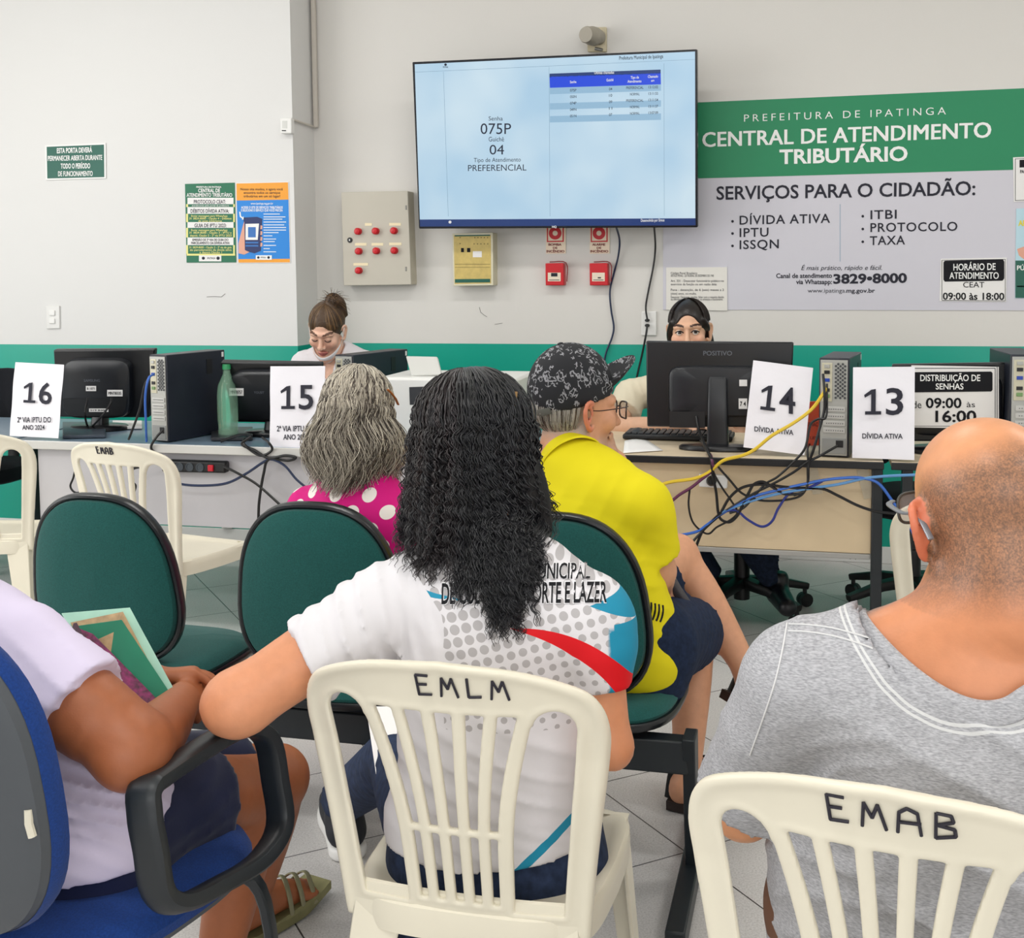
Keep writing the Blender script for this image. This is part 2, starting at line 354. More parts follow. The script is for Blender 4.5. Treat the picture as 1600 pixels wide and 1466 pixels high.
bn.text(mb, 'TRIBUTÁRIO', 1217, 1417, 255, 234, 0.026, y1=250); loc_build(mb, 'white_lettering', m_wink, bann, smooth=False)
mb = MB(); bn.text(mb, 'SERVIÇOS PARA O CIDADÃO:', 1119, 1523, 311, 291, 0.016, y1=303.5)
for tx, x0, x1, y, y1 in (('DÍVIDA ATIVA', 1155, 1296, 350, 347), ('IPTU', 1155, 1200, 369.5, 368.5), ('ISSQN', 1155, 1216, 388.5, 387), ('ITBI', 1359, 1400, 341.5, 340.5), ('PROTOCOLO', 1359, 1495, 361.5, 359.5), ('TAXA', 1358, 1413, 382, 381)):
    bn.text(mb, tx, x0, x1, y, y-13.5, 0.012, y1=y1, spacing=1.1)
for x, y in ((1144, 345), (1144, 364), (1144, 383.5), (1347, 337), (1347, 357), (1347, 377)): bn.disc(mb, x, y, 2.1)
bn.text(mb, 'É mais prático, rápido e fácil.', 1251, 1377, 421.5, 414.5, 0, shear=0.25, y1=421)
bn.text(mb, 'Canal de atendimento', 1212, 1299, 434, 427, 0.02, y1=433.5); bn.text(mb, 'via Whatsapp:', 1243, 1299, 443.5, 436.5, 0.02)
bn.text(mb, '3829•8000', 1301, 1416, 442.5, 428.5, 0.035, y1=441)
bn.text(mb, 'www.ipatinga.', 1261, 1321, 457, 450.5, -0.004); bn.text(mb, 'mg.gov.br', 1321.5, 1366, 457, 450.5, 0.016)
loc_build(mb, 'dark_lettering', m_ink2, bann, smooth=False)
# office hours notice stuck on the banner
t, b = flat_sign('hours_notice', 'white office hours notice taped low on the banner reading 09:00 às 18:00', 'notice', (1470, 404.5), (1573, 402.5), (1572, 472), (1468, 470.5), WY-0.0075, m_paper, 0.0025, 'paper_sheet')
mb = MB(); b.poly(mb, [(1476, 407.5), (1567, 405.5), (1569, 409), (1569, 435), (1566, 438.5), (1476, 440), (1474, 437), (1474, 410)])
for q in ((1472, 406.5, 1571, 407.2, -1.6), (1472, 469, 1570, 469.8, 0.8)): b.rect(mb, q[0], q[1], q[2], q[3], 0.0008, 0, 0, q[4])
b.rect(mb, 1471.3, 406.5, 1472, 469.5); b.rect(mb, 1570.2, 405, 1570.9, 470.5)
b.text(mb, 'CEAT', 1504, 1537, 449, 440.5, 0.0); b.text(mb, '09:00 às 18:00', 1473, 1569, 468, 457.5, 0.02, y1=468.5)
loc_build(mb, 'black_print', m_ink, t, smooth=False)
mb = MB(); b.text(mb, 'HORÁRIO DE', 1489, 1555, 422.5, 412.5, 0.015, y1=421.5, lift=0.002); b.text(mb, 'ATENDIMENTO', 1483, 1560, 435.5, 425.5, 0.015, lift=0.002); loc_build(mb, 'white_print', m_wink, t, smooth=False)
# two papers cut by the picture's edge
t, b = flat_sign('priority_notice', 'small white notice with a black heading beside the banner lettering', 'notice', (1583, 246), (1650, 243), (1650, 313), (1584, 315.5), WY-0.0075, m_paper, 0.0025, 'paper_sheet')
mb = MB(); b.rect(mb, 1593, 250, 1642, 262, d1=-2); b.rect(mb, 1586, 248, 1647, 248.7, d1=-2.5); b.rect(mb, 1586, 313, 1647, 313.7, d1=-2); b.rect(mb, 1586, 248, 1586.7, 313.5)
b.text(mb, 'PARA ATENDIMENTO', 1594, 1642, 271, 266, 0.02, y1=269); loc_build(mb, 'black_print', m_ink, t, smooth=False)
t, b = flat_sign('health_poster', 'pale blue and dark green poster cut off beside the hours notice', 'poster', (1588, 326), (1652, 324), (1652, 467), (1586, 466), WY-0.0075, mat('poster_pale', '#b8d8e4', 0.5), 0.0025, 'paper_sheet')
mb = MB(); b.poly(mb, [(1586.5, 406), (1651, 406), (1651, 466), (1586.5, 465.5)]); loc_build(mb, 'dark_band', m_sgreen, t, smooth=False)
mb = MB(); b.text(mb, 'APROVEITE', 1591, 1640, 352, 344, 0.03); loc_build(mb, 'yellow_print', mat('yellow_print', '#e8d628', 0.5), t, smooth=False)
mb = MB(); b.text(mb, 'PÚBLICO', 1589, 1630, 421, 414, 0.02); b.rect(mb, 1589, 446, 1640, 448); loc_build(mb, 'white_print', m_wink, t, smooth=False)
mb = MB(); b.poly(mb, [(1589, 388), (1600, 384), (1626, 396), (1620, 405), (1601, 405), (1592, 398)]); loc_build(mb, 'hand_print', m_skinp, t, smooth=False)
# penal code notice
t, b = flat_sign('legal_notice', 'worn white typed notice in a plastic sleeve over the banner corner above dark haired clerk', 'notice', (1041, 418), (1136, 417.5), (1136.5, 485.5), (1041, 484), WY-0.0085, mat('yellowed_paper', '#e4e1da', 0.45, 0.4), 0.003, 'paper_sheet')
mb = MB()
for tx, x0, x1, y in (('Código Penal Brasileiro', 1048, 1089, 428.5), ('ARTIGO PENAL - LEI FEDERAL DE DEZEMBRO DE 1940', 1048, 1115, 432.5), ('Art. 331 - Desacatar funcionário público no', 1048, 1131, 440.5), ('exercício da função ou em razão dela:', 1048, 1120, 445.8), ('Pena - detenção, de 6 (seis) meses a 2', 1048, 1131, 454.5), ('(dois) anos, ou multa.', 1048, 1088, 460.3), ('Desacatar: Desprezar, insultar, faltar com o respeito devido', 1048, 1131, 465.8), ('ou ofender com palavras, gestos ou ameaças o funcionário', 1048, 1129, 469.3)):
    b.text(mb, tx, x0, x1, y, y-3.4, 0.0)
loc_build(mb, 'typed_lines', m_ink2, t, smooth=False)

# green door sign on the forward wall ---------------------------------------
t, b = flat_sign('door_sign', 'small green plaque saying this door must stay open', 'sign', (70, 227), (165, 223.2), (165.5, 279), (71.5, 281.5), LY-0.006, m_white, 0.005, 'plaque', bevel=0.001)
mb = MB(); b.poly(mb, [(73, 229.5), (162.5, 226), (163, 276.8), (74, 279)], 0.0008); loc_build(mb, 'green_face', m_sgreen, t, smooth=False)
mb = MB()
for tx, x0, x1, y, y1 in (('ESTA PORTA DEVERÁ', 89, 144, 239.5, 238), ('PERMANECER ABERTA DURANTE', 75, 160, 251.5, 250), ('TODO O PERÍODO', 95, 141, 263.5, 263), ('DE FUNCIONAMENTO', 91, 145, 275.5, 275)): b.text(mb, tx, x0, x1, y, y-7.5, 0.025, y1=y1)
loc_build(mb, 'white_lettering', m_wink, t, smooth=False)
# two posters side by side
t, b = flat_sign('service_poster', 'green striped tax service poster on white wall, next to the blue one', 'poster', (289, 287.5), (366.5, 285.5), (369, 410), (291.5, 410.5), LY-0.003, m_pgreen, 0.0025, 'poster_sheet')
mb = MB()
for y0, y1 in ((309, 319), (323.5, 334), (347, 356), (371, 383)): b.rect(mb, 293, y0, 365, y1)
b.rect(mb, 311, 399, 346, 408.5, 0.0014); loc_build(mb, 'white_band', m_paper, t, smooth=False)
mb = MB()
for y0, y1 in ((319, 323.5), (334, 347), (356, 371), (383, 396.5)): b.rect(mb, 291, y0, 294, y1); b.rect(mb, 364.5, y0, 367, y1)
b.rect(mb, 292, 396.5, 367.5, 399.5)
for tx, x0, x1, y in (('Enviar mensagem para WhatsApp:', 299, 356, 338.8), ('31 3829-8000 - Opção 4 - Débitos', 296, 362, 342.8), ('de anos anteriores', 310, 347, 346.6), ('Enviar mensagem para WhatsApp:', 299, 356, 361), ('31 3829-8000 - Opção 3 - IPTU e', 296, 362, 365), ('depois, Opção 2 - 2ª via IPTU 2023', 297, 362, 369.4), ('31 3829-8000 - Opção 3 - 2ª via de guia', 296, 362, 388), ('do parcelamento da dívida ativa', 297, 362, 392), ('e depois Opção 1', 312, 347, 395.8)): b.text(mb, tx, x0, x1, y, y-3, 0.01)
loc_build(mb, 'yellow_print', m_pyel, t, smooth=False)
mb = MB()
for tx, x0, x1, y, h in (('PROTOCOLO CEAT:', 303, 353, 318, 5.5), ('DÉBITOS DÍVIDA ATIVA:', 298, 358, 332.5, 5.5), ('GUIA DE IPTU 2023:', 304, 354, 355, 5.5), ('EMISSÃO DE 2ª VIA DE GUIA DO', 301, 357, 376.5, 3.6), ('PARCELAMENTO DA DÍVIDA ATIVA', 299, 359, 381.5, 3.6), ('IPATINGA', 324, 337, 405, 3)): b.text(mb, tx, x0, x1, y, y-h, 0.02)
b.disc(mb, 318, 403.5, 2.4, 0.002); b.disc(mb, 341, 403.5, 2.6, 0.002); loc_build(mb, 'dark_print', m_ink2, t, smooth=False)
mb = MB()
for tx, x0, x1, y, h in (('PREFEITURA DE IPATINGA', 307, 346, 293.5, 2.4), ('CENTRAL DE', 310, 344, 300.5, 5.5), ('ATENDIMENTO TRIBUTÁRIO', 292, 363, 307.5, 5.5)): b.text(mb, tx, x0, x1, y, y-h, 0.025)
b.text(mb, 'atendimento pelo portal da prefeitura', 300, 358, 322.4, 319.8, 0.0); loc_build(mb, 'white_print', m_wink, t, smooth=False)
t, b = flat_sign('phone_poster', 'orange and blue poster picturing a hand holding a phone', 'poster', (368.5, 286), (451, 284), (454, 411), (372, 411.5), LY-0.003, m_paper, 0.0025, 'poster_sheet')
mb = MB(); b.poly(mb, [(369.5, 286.8), (450, 285), (450.8, 312), (370, 313.5)]); b.poly(mb, [(372.5, 405), (453, 404.5), (453, 410), (372.7, 410.5)]); loc_build(mb, 'orange_band', m_orange, t, smooth=False)
mb = MB(); b.poly(mb, [(370, 313.5), (450.8, 312), (453, 404.5), (372.5, 405)]); loc_build(mb, 'blue_field', m_blue, t, smooth=False)
mb = MB(); b.poly(mb, [(381, 340), (402, 339), (410, 342), (408, 392), (398, 396), (386, 393), (381, 388)], 0.0018); loc_build(mb, 'phone_print', m_navy, t, smooth=False)
mb = MB(); b.poly(mb, [(373, 396), (373, 380), (380, 352), (382, 346), (383, 391), (390, 394), (382, 398)], 0.0022)
for y in (352, 361, 370, 379): b.poly(mb, [(407.5, y), (410.5, y+1), (410, y+6), (407, y+6.5)], 0.0022)
loc_build(mb, 'hand_print', m_skinp, t, smooth=False)
mb = MB(); b.poly(mb, [(384, 350), (405, 349.5), (403, 375), (384, 375)], 0.0024); b.rect(mb, 400, 399, 425, 406, 0.0024)
for y, w in ((334, 26), (338.5, 35), (342, 30), (346.5, 36), (351, 33), (355, 36), (359, 36), (363, 24), (368, 14), (373, 20), (377, 18), (383, 20), (388, 10), (393, 20)): b.rect(mb, 412, y, 412+w*0.98, y+1.2, 0.0018)
b.text(mb, 'www.ipatinga.mg.gov.br', 392, 427, 319.5, 316.5, 0.01); b.text(mb, 'ACESSE O SITE DE SERVIÇOS TRIBUTÁRIOS', 377, 442, 326, 322.5, 0.02); b.text(mb, 'E SELECIONE O SERVIÇO QUE VOCÊ PRECISA', 377, 442, 330.5, 327, 0.02)
b.poly(mb, [(374, 331), (376, 331), (377, 338), (380, 340), (380, 338), (383, 342), (378, 344), (379, 342), (375, 339)], 0.0018)
loc_build(mb, 'white_print', m_wink, t, smooth=False)
mb = MB()
for tx, x0, x1, y in (('Nosso site mudou, e agora você', 376, 442, 297.5), ('encontra todos os serviços', 381, 438, 303), ('tributários em um só lugar!', 381, 438, 308.5)): b.text(mb, tx, x0, x1, y, y-3.8, 0.012)
b.text(mb, 'IPATINGA', 408, 416, 403.5, 401.2, 0.01, lift=0.003); b.disc(mb, 404, 402.5, 1.9, 0.003); b.disc(mb, 420, 402.5, 2, 0.003); loc_build(mb, 'dark_print', m_ink2, t, smooth=False)
mb = MB(); b.rect(mb, 388, 355, 400, 371, 0.003); b.rect(mb, 384, 378, 404, 380.5, 0.003); b.rect(mb, 384, 383, 404, 385.5, 0.003); loc_build(mb, 'screen_print', mat('screen_blue', '#2f6fb8', 0.5), t, smooth=False)

# television ---------------------------------------------------------------
ptl, ptr, pbr, pbl = onY(644, 97, 5.50), onY(1089, 77, 5.50), onY(1090, 355.5, 5.61), onY(654.5, 357.5, 5.61)
tv = Board((644, 97), (1089, 77), (1090, 355.5), (654.5, 357.5), pts=(ptl, ptr, pbr, pbl))
t = thing('television', 'large wall television tilted down showing queue number 075P', 'television', tuple((tv.BL+tv.BR)/2))
mb = MB(); tv.slab(mb, 0.045); loc_build(mb, 'bezel', mat('tv_black', '#0c0f18', 0.25), t, bevel=0.004)
def scr(name, hexc, e=0.8):
    m = mat(name, hexc, 0.22, 0.5, emit=e); m.node_tree.nodes['Principled BSDF'].inputs['Base Color'].default_value = (0.012, 0.013, 0.016, 1); return m
mb = MB(); tv.poly(mb, [(648, 100.5), (1086, 80.5), (1086.5, 341), (656, 343)], 0.0008); 
m_scr = scr('screen_light', '#b4d8ee', 1.15)
nt = m_scr.node_tree; tcn = nt.nodes.new('ShaderNodeTexCoord'); nn = nt.nodes.new('ShaderNodeTexNoise'); nn.inputs['Scale'].default_value = 2.3; nt.links.new(tcn.outputs['Object'], nn.inputs['Vector'])
rp = nt.nodes.new('ShaderNodeValToRGB'); rp.color_ramp.elements[0].position = 0.35; rp.color_ramp.elements[0].color = (*lin('#b2d5ec'), 1); rp.color_ramp.elements[1].position = 0.68; rp.color_ramp.elements[1].color = (*lin('#d3eaf6'), 1)
nt.links.new(nn.outputs['Fac'], rp.inputs[0]); nt.links.new(rp.outputs[0], nt.nodes['Principled BSDF'].inputs['Emission Color']); nt.nodes['Principled BSDF'].inputs['Base Color'].default_value = (0.02, 0.02, 0.03, 1)
loc_build(mb, 'screen', m_scr, t, smooth=False)
mb = MB(); tv.poly(mb, [(656, 343), (1086.5, 341), (1087, 352), (656.5, 354)], 0.001); tv.poly(mb, [(858, 115), (1032, 108.5), (1032, 114.5), (858, 121)], 0.0014); loc_build(mb, 'dark_band', scr('screen_navy', '#12397c', 1.0), t, smooth=False)
mb = MB(); tv.poly(mb, [(858, 119.5), (1032, 113), (1032.5, 131.5), (858.5, 137)], 0.0014); loc_build(mb, 'blue_band', scr('screen_blue_band', '#0a44e0', 1.2), t, smooth=False)
mb = MB()
for y in (137, 161, 181): tv.poly(mb, [(858.5, y), (1032.5, y-5.5+(y-137)*0.03), (1032.5, y+4.5+(y-137)*0.03), (858.5, y+10)], 0.0014)
loc_build(mb, 'table_row', scr('screen_row', '#9cc4e0', 1.1), t, smooth=False)
mb = MB(); tv.poly(mb, [(648.5, 112.5), (1086, 92.5), (1086, 93), (648.5, 113)], 0.0012)
for q in ([(692.5, 112), (693, 112), (700.5, 338), (700, 338)], [(857, 105), (857.5, 105), (859, 338), (858.5, 338)], [(1037, 99), (1037.5, 99), (1038, 337), (1037.5, 337)]): tv.poly(mb, q, 0.0012)
loc_build(mb, 'divider', scr('screen_line', '#8fb4cc', 0.9), t, smooth=False)
mb = MB()
for tx, x0, x1, y, c, bo, y1 in (('Senha', 763, 785, 188, 181.5, 0, None), ('075P', 750.5, 798, 209, 192.5, 0.0, None), ('Guichê', 763, 787, 220.5, 213.5, 0, None), ('04', 764.5, 787, 241, 226, 0, None), ('Tipo de Atendimento', 740, 813, 253, 246.5, 0, 252), ('PREFERENCIAL', 731, 822, 267, 257.5, 0, 266), ('Prefeitura Municipal de Ipatinga', 967, 1036, 93.5, 88, 0.012, 90.5)): tv.text(mb, tx, x0, x1, y, c, bo, y1=y1)
for i, (a, bb, cc, dd) in enumerate((('075P', '04', 'PREFERENCIAL', '13:12:02'), ('050N', '10', 'NORMAL', '13:11:55'), ('074P', '09', 'PREFERENCIAL', '13:11:54'), ('049N', '11', 'NORMAL', '13:11:37'), ('051N', '07', 'NORMAL', '13:07:09'))):
    y = 143+i*10
    for tx, x0, x1, dy in ((a, 890, 900, 0), (bb, 951, 956, -2), (cc, 978, 1005, -4) if len(cc) > 7 else (cc, 984, 999, -4), (dd, 1013, 1028, -5)): tv.text(mb, tx, x0, x1, y+dy, y+dy-4, 0.008, y1=y+dy-0.4)
tv.text(mb, 'IPATINGA', 692, 700, 106, 103.5, 0.02); tv.disc(mb, 696, 101, 2, 0.0016)
loc_build(mb, 'dark_lettering', scr('screen_ink', '#10285c', 0.25), t, smooth=False)
mb = MB()
for tx, x0, x1, y, h in (('Últimas chamadas', 928, 959, 115.5, 4), ('Senha', 890, 900, 130, 4), ('Guichê', 947, 958, 127, 4), ('Tipo de', 985, 998, 123, 4), ('Atendimento', 980, 1002, 129, 4), ('Chamado', 1012, 1028, 121.5, 4), ('em', 1017, 1022, 127.5, 3.5), ('Desenvolvido por Signos', 1001, 1038, 346.5, 4.3)): tv.text(mb, tx, x0, x1, y, y-h, 0.02, lift=0.0022, y1=y-0.6)
tv.disc(mb, 703, 347, 2.3, 0.002); tv.text(mb, 'HQ', 862, 869, 356, 352.8, 0.03, lift=0.0022); loc_build(mb, 'white_lettering', scr('screen_white', '#ffffff', 0.95), t, smooth=False)
mb = MB(); c = (tv.TL+tv.BR)/2; mb.box((c[0], (c[1]+0.07+WY-0.004)/2, c[2]), (0.5, WY-0.004-c[1]-0.07, 0.3)); loc_build(mb, 'wall_bracket', m_black, t)

# siren above the television ----------------------------------------------
pc = onY(931, 61, WY-0.02); t = thing('alarm_siren', 'beige cylindrical alarm siren on a plate above the television', 'siren', (pc[0], WY, pc[2]))
mb = MB(); b = Board((916, 43), (947.5, 42), (947.5, 81), (918, 81), WY-0.02); b.slab(mb, 0.02); loc_build(mb, 'base_plate', mat('cream_metal', '#cfc3a4', 0.5), t, bevel=0.004)
mb = MB(); a0 = onY(936, 58.5, WY-0.02); ax = np.array([-0.35, -1, -0.05]); mb.lathe([(0.036, 0), (0.036, 0.04), (0.045, 0.045), (0.045, 0.075), (0.041, 0.08), (0.04, 0.12), (0.036, 0.13), (0.0, 0.131)], a0, ax, 28); loc_build(mb, 'horn', mat('warm_grey_plastic', '#a39c8e', 0.45), t)
mb = MB(); mb.cyl(onY(930, 76, WY-0.024), onY(941, 78, WY-0.03), 0.008, 12); loc_build(mb, 'cable_gland', m_greyscrew, t)

# steel control box with red buttons ------------------------------------
def wallbox(name, label, cat_, tl, tr, br, bl, depth, m, bev=0.004):
    b = Board(tl, tr, br, bl, WY-depth); t = thing(name, label, cat_, (b.at(0.5, 0)[0], WY, b.at(0.5, 0)[2]))
    mb = MB(); b.slab(mb, depth, lift=-0.012); loc_build(mb, 'case', m, t, bevel=bev); return t, b
t, b = wallbox('control_box', 'beige steel wall box with seven red knobs and a lock', 'control box', (533, 300.5), (637, 298.5), (642.5, 445), (537, 446.5), 0.09, m_beige)
mb = MB(); b.slab(mb, 0.014); loc_build(mb, 'door', mat('beige_door', '#c2bcae', 0.42), t, bevel=0.003)
lblb = MB()
for i, (x, y) in enumerate(((561, 361), (588.5, 360.5), (617, 360), (562, 392), (589.5, 391.5), (617.5, 391), (562, 422.5))):
    mb = MB(); p = b.p(x, y); mb.lathe([(0.0175, 0), (0.0175, 0.006), (0.013, 0.007), (0.013, 0.012), (0.0165, 0.016), (0.0175, 0.024), (0.013, 0.03), (0, 0.032)], p, b.n, 18); loc_build(mb, 'knob', m_red, t)
for x, y, w in ((576, 350, 11), (617.5, 349.8, 18), (564, 381, 18), (590, 381, 18), (618, 380.5, 19), (564, 412.5, 23)):
    mb = MB(); b.rect(mb, x-w/2, y-2, x+w/2, y+2.2, 0.0016); b.slab; loc_build(mb, 'name_strip', m_cream, t, smooth=False)
mb = MB(); mb.lathe([(0.0135, 0), (0.0135, 0.005), (0.009, 0.006), (0, 0.006)], b.p(547, 374.5), b.n, 18); loc_build(mb, 'lock', m_black, t)
mb = MB(); mb.box(b.p(547, 374.5)+b.n*0.0065, (0.006, 0.002, 0.009)); loc_build(mb, 'lock_slot', m_white, t)
for y in (324, 420):
    mb = MB(); mb.box(b.p(634.5, y)+b.n*0.001, (0.008, 0.004, 0.022)); loc_build(mb, 'hinge', m_greyscrew, t, bevel=0.001)
# fire alarm panel
t, b = wallbox('fire_control_unit', 'small cream fire alarm panel with a gold front under the television', 'alarm panel', (706.5, 365), (770, 363.5), (770.5, 446), (708.5, 447), 0.085, mat('cream_case', '#d6d0b4', 0.45))
mb = MB(); b.slab(mb, 0.014); loc_build(mb, 'frame', mat('cream_frame', '#ddd7bd', 0.4), t, bevel=0.002)
mb = MB(); b.poly(mb, [(709, 368), (767, 367), (767.5, 443), (710.5, 444)], 0.001); loc_build(mb, 'gold_face', m_gold, t, smooth=False)
mb = MB(); b.rect(mb, 710.5, 367.6, 766, 369.6, 0.0015, d1=-0.8); b.rect(mb, 711, 436.5, 766, 442, 0.0015, d1=-0.5); loc_build(mb, 'green_strip', m_sgreen, t, smooth=False)
mb = MB(); b.rect(mb, 720.5, 388, 725, 394.5, 0.0018); b.rect(mb, 730, 388, 735, 394.5, 0.0018)
for k in range(5): b.disc(mb, 742+k*5, 371.5, 0.8, 0.0018, n=8); b.disc(mb, 741+k*5.3, 381.5, 0.8, 0.0018, n=8)
for x, y in ((719, 371.5), (719, 381)): b.disc(mb, x, y, 0.8, 0.0018, n=8)
b.rect(mb, 711, 413.2, 766, 413.7, 0.0015); b.rect(mb, 711, 418, 766, 418.4, 0.0015); loc_build(mb, 'indicator', m_ink, t, smooth=False)
mb = MB(); b.rect(mb, 739, 393, 753, 402.5, 0.0018); loc_build(mb, 'display', m_paper, t, smooth=False)
# fire signs and call points
for word, x0, lab in (('BOMBA', 853, 'small red and cream fire pump sign reading BOMBA DE INCENDIO'), ('ALARME', 921.5, 'small red and cream fire alarm sign reading ALARME DE INCENDIO')):
    t, b = flat_sign('fire_sign', lab, 'sign', (x0, 344), (x0+31, 343.5), (x0+31, 396), (x0, 396.5), WY-0.004, mat('sign_cream', '#efdcc4', 0.5), 0.003, 'sign_plate')
    mb = MB(); b.poly(mb, [(x0+1.5, 350), (x0+28, 349.5), (x0+28, 378), (x0+1.5, 378.5)], 0.0006); loc_build(mb, 'red_square', m_red, t, smooth=False)
    mb = MB(); b.poly(mb, [(x0+3.5, 352), (x0+26, 351.5), (x0+26, 376), (x0+3.5, 376.5)], 0.001); loc_build(mb, 'cream_square', _mats['sign_cream'], t, smooth=False)
    mb = MB(); b.disc(mb, x0+14.5, 364.5, 10, 0.0014, n=28); loc_build(mb, 'red_disc', m_red, t, smooth=False)
    mb = MB(); b.disc(mb, x0+14.5, 364.5, 4, 0.0018); loc_build(mb, 'disc_centre', _mats['sign_cream'], t, smooth=False)
    mb = MB(); b.text(mb, word, x0+4, x0+24.5, 384, 380.5, 0.03); b.text(mb, 'DE', x0+11, x0+18, 389, 385.8, 0.03); b.text(mb, 'INCÊNDIO', x0+1, x0+29, 394.5, 391, 0.03); loc_build(mb, 'red_lettering', mat('dark_red_print', '#7a1c18', 0.5), t, smooth=False)
for x0, lab in ((852, 'red break glass call point under the fire pump sign'), (921, 'red break glass call point under the fire alarm sign')):
    t, b = wallbox('call_point', lab, 'call point', (x0, 411.5), (x0+28, 411), (x0+29, 446), (x0+0.5, 446), 0.055, m_red, 0.004)
    mb = MB(); b.slab(mb, 0.014); loc_build(mb, 'cover', m_red, t, bevel=0.003)
    mb = MB(); b.rect(mb, x0+4, 426, x0+24, 439.5, 0.0008); loc_build(mb, 'glass_label', mat('label_cream', '#e8d9c4', 0.3), t, smooth=False)
    mb = MB(); b.rect(mb, x0+9, 426.5, x0+19, 432, 0.0012) if x0 < 900 else b.rect(mb, x0+13, 433, x0+18, 435, 0.0012); b.rect(mb, x0+6, 437, x0+22, 438, 0.0012); loc_build(mb, 'label_print', m_ink2, t, smooth=False)
    mb = MB(); q = [b.p(x0+7, 409.5)+b.n*0.004, b.p(x0+32, 411)-b.n*0.01, b.p(x0+33, 440)-b.n*0.012]; mb.sweep(cat(q, 4), 0.0028, n=8); loc_build(mb, 'hammer', mat('dark_red_metal', '#7d1d1f', 0.4), t)

# sockets, switch, sensor, conduit ----------------------------------------
t, b = flat_sign('wall_socket', 'white wall socket with two black plugs under the legal notice', 'socket', (1002, 487), (1025.5, 486.5), (1025.5, 524.5), (1002, 524.5), WY-0.012, m_white, 0.012, 'plate', bevel=0.004)
for y in (500.5, 508.5):
    mb = MB(); p = b.p(1011.5, y); mb.sweep([p, p+b.n*0.012, p+b.n*0.022+np.array([-0.004, 0, 0])], [0.012, 0.012, 0.007], [0.008, 0.008, 0.006], 12); loc_build(mb, 'plug', m_black, t)
t, b = flat_sign('light_switch', 'white double light switch low on the forward wall', 'switch', (71.5, 478.5), (92.5, 478), (93, 513.5), (72.5, 514), LY-0.01, mat('white_plate', '#dfdedb', 0.35), 0.01, 'plate', bevel=0.003)
for y in (489.5, 502): 
    mb = MB(); mb.box(b.p(82, y)+b.n*0.002, (0.034, 0.01, 0.027)); loc_build(mb, 'rocker', m_white, t, bevel=0.003)
t, b = flat_sign('motion_sensor', 'small white motion sensor at the forward wall edge', 'sensor', (437, 184.5), (455, 184), (455.5, 208.5), (438, 208.5), LY-0.04, m_white, 0.04, 'housing', bevel=0.006)
mb = MB(); b.rect(mb, 441, 189, 449, 201, 0.001); loc_build(mb, 'lens', mat('sensor_lens', '#cfcfca', 0.2), t, smooth=False)
mb = MB(); b.rect(mb, 440.5, 203.5, 447, 205, 0.0014); loc_build(mb, 'label_print', m_ink, t, smooth=False)
mb = MB(); q0 = onY(455, 186, LY-0.015); mb.sweep([q0, np.array([XC+0.012, LY+0.01, q0[2]-0.005]), np.array([XC+0.012, WY-0.02, onX(487, 198, XC)[2]])], 0.0055, n=8)
mb.sweep([np.array([XC+0.022, WY-0.02, onX(487, 199, XC)[2]]), np.array([XC+0.022, WY-0.02, ZC-0.001])], 0.012, n=10, power=4)
tag(loc_build(mb, 'wall_conduit', mat('conduit_paint', '#cbc4ba', 0.6), None), 'thin white conduit running up the corner beside the motion sensor', 'conduit')
# television leads on the wall
def cable(name, label, pts, r, m, n=6, group=None, catg='cable', k=7):
    mb = MB(); mb.sweep(cat(pts, k), r, n=n); o = mb.build(name, m, origin=pts[0]); return tag(o, label, catg, group)
W = lambda x, y, d=0.012: onY(x, y, WY-d)
cable('power_cable', 'dark blue lead hanging from the television past the alarm call point', [W(962, 352, 0.15), W(968, 375, 0.05), W(966, 400, 0.02), W(959, 428), W(953, 455), W(955, 485), W(959, 510), W(956, 528), W(945, 560), W(941, 620), W(940, 690)], 0.005, mat('navy_cable', '#1d2b4a', 0.4))
cable('power_cable', 'black lead from the television down into the wall socket', [W(1022, 352, 0.15), W(1024, 385, 0.03), W(1021, 415), W(1013, 455), W(1009, 480, 0.02), onY(1011.5, 500.5, WY-0.03)], 0.005, m_cable)
cable('power_cable', 'black lead running from the lower plug of the wall socket to the floor', [onY(1011.5, 508.5, WY-0.03), W(1009, 525, 0.04), W(1003, 555, 0.03), W(995, 590, 0.03), W(991, 620, 0.03), W(989, 700, 0.03), W(989, 780, 0.03), np.array([onY(989, 800, WY)[0], WY-0.04, 0.006])], 0.005, m_cable)
mb = MB()
for x0, y0, x1, y1 in ((323, 464, 335, 463.5), (335, 463.5, 346, 464), (346, 464, 352, 459)):
    a, b = onY(x0, y0, LY-0.0008), onY(x1, y1, LY-0.0008); mb.bar(a, b, 0.0012, 0.0025)
for pts in ([(749, 480), (751, 488), (757, 493), (761, 495)], [(773, 507), (785, 505)]):
    for (x0, y0), (x1, y1) in zip(pts, pts[1:]): mb.bar(onY(x0, y0, WY-0.0008), onY(x1, y1, WY-0.0008), 0.0012, 0.002)
tag(mb.build('trim_3', mat('scuff_grey', '#77736e', 0.8)), kind='structure')
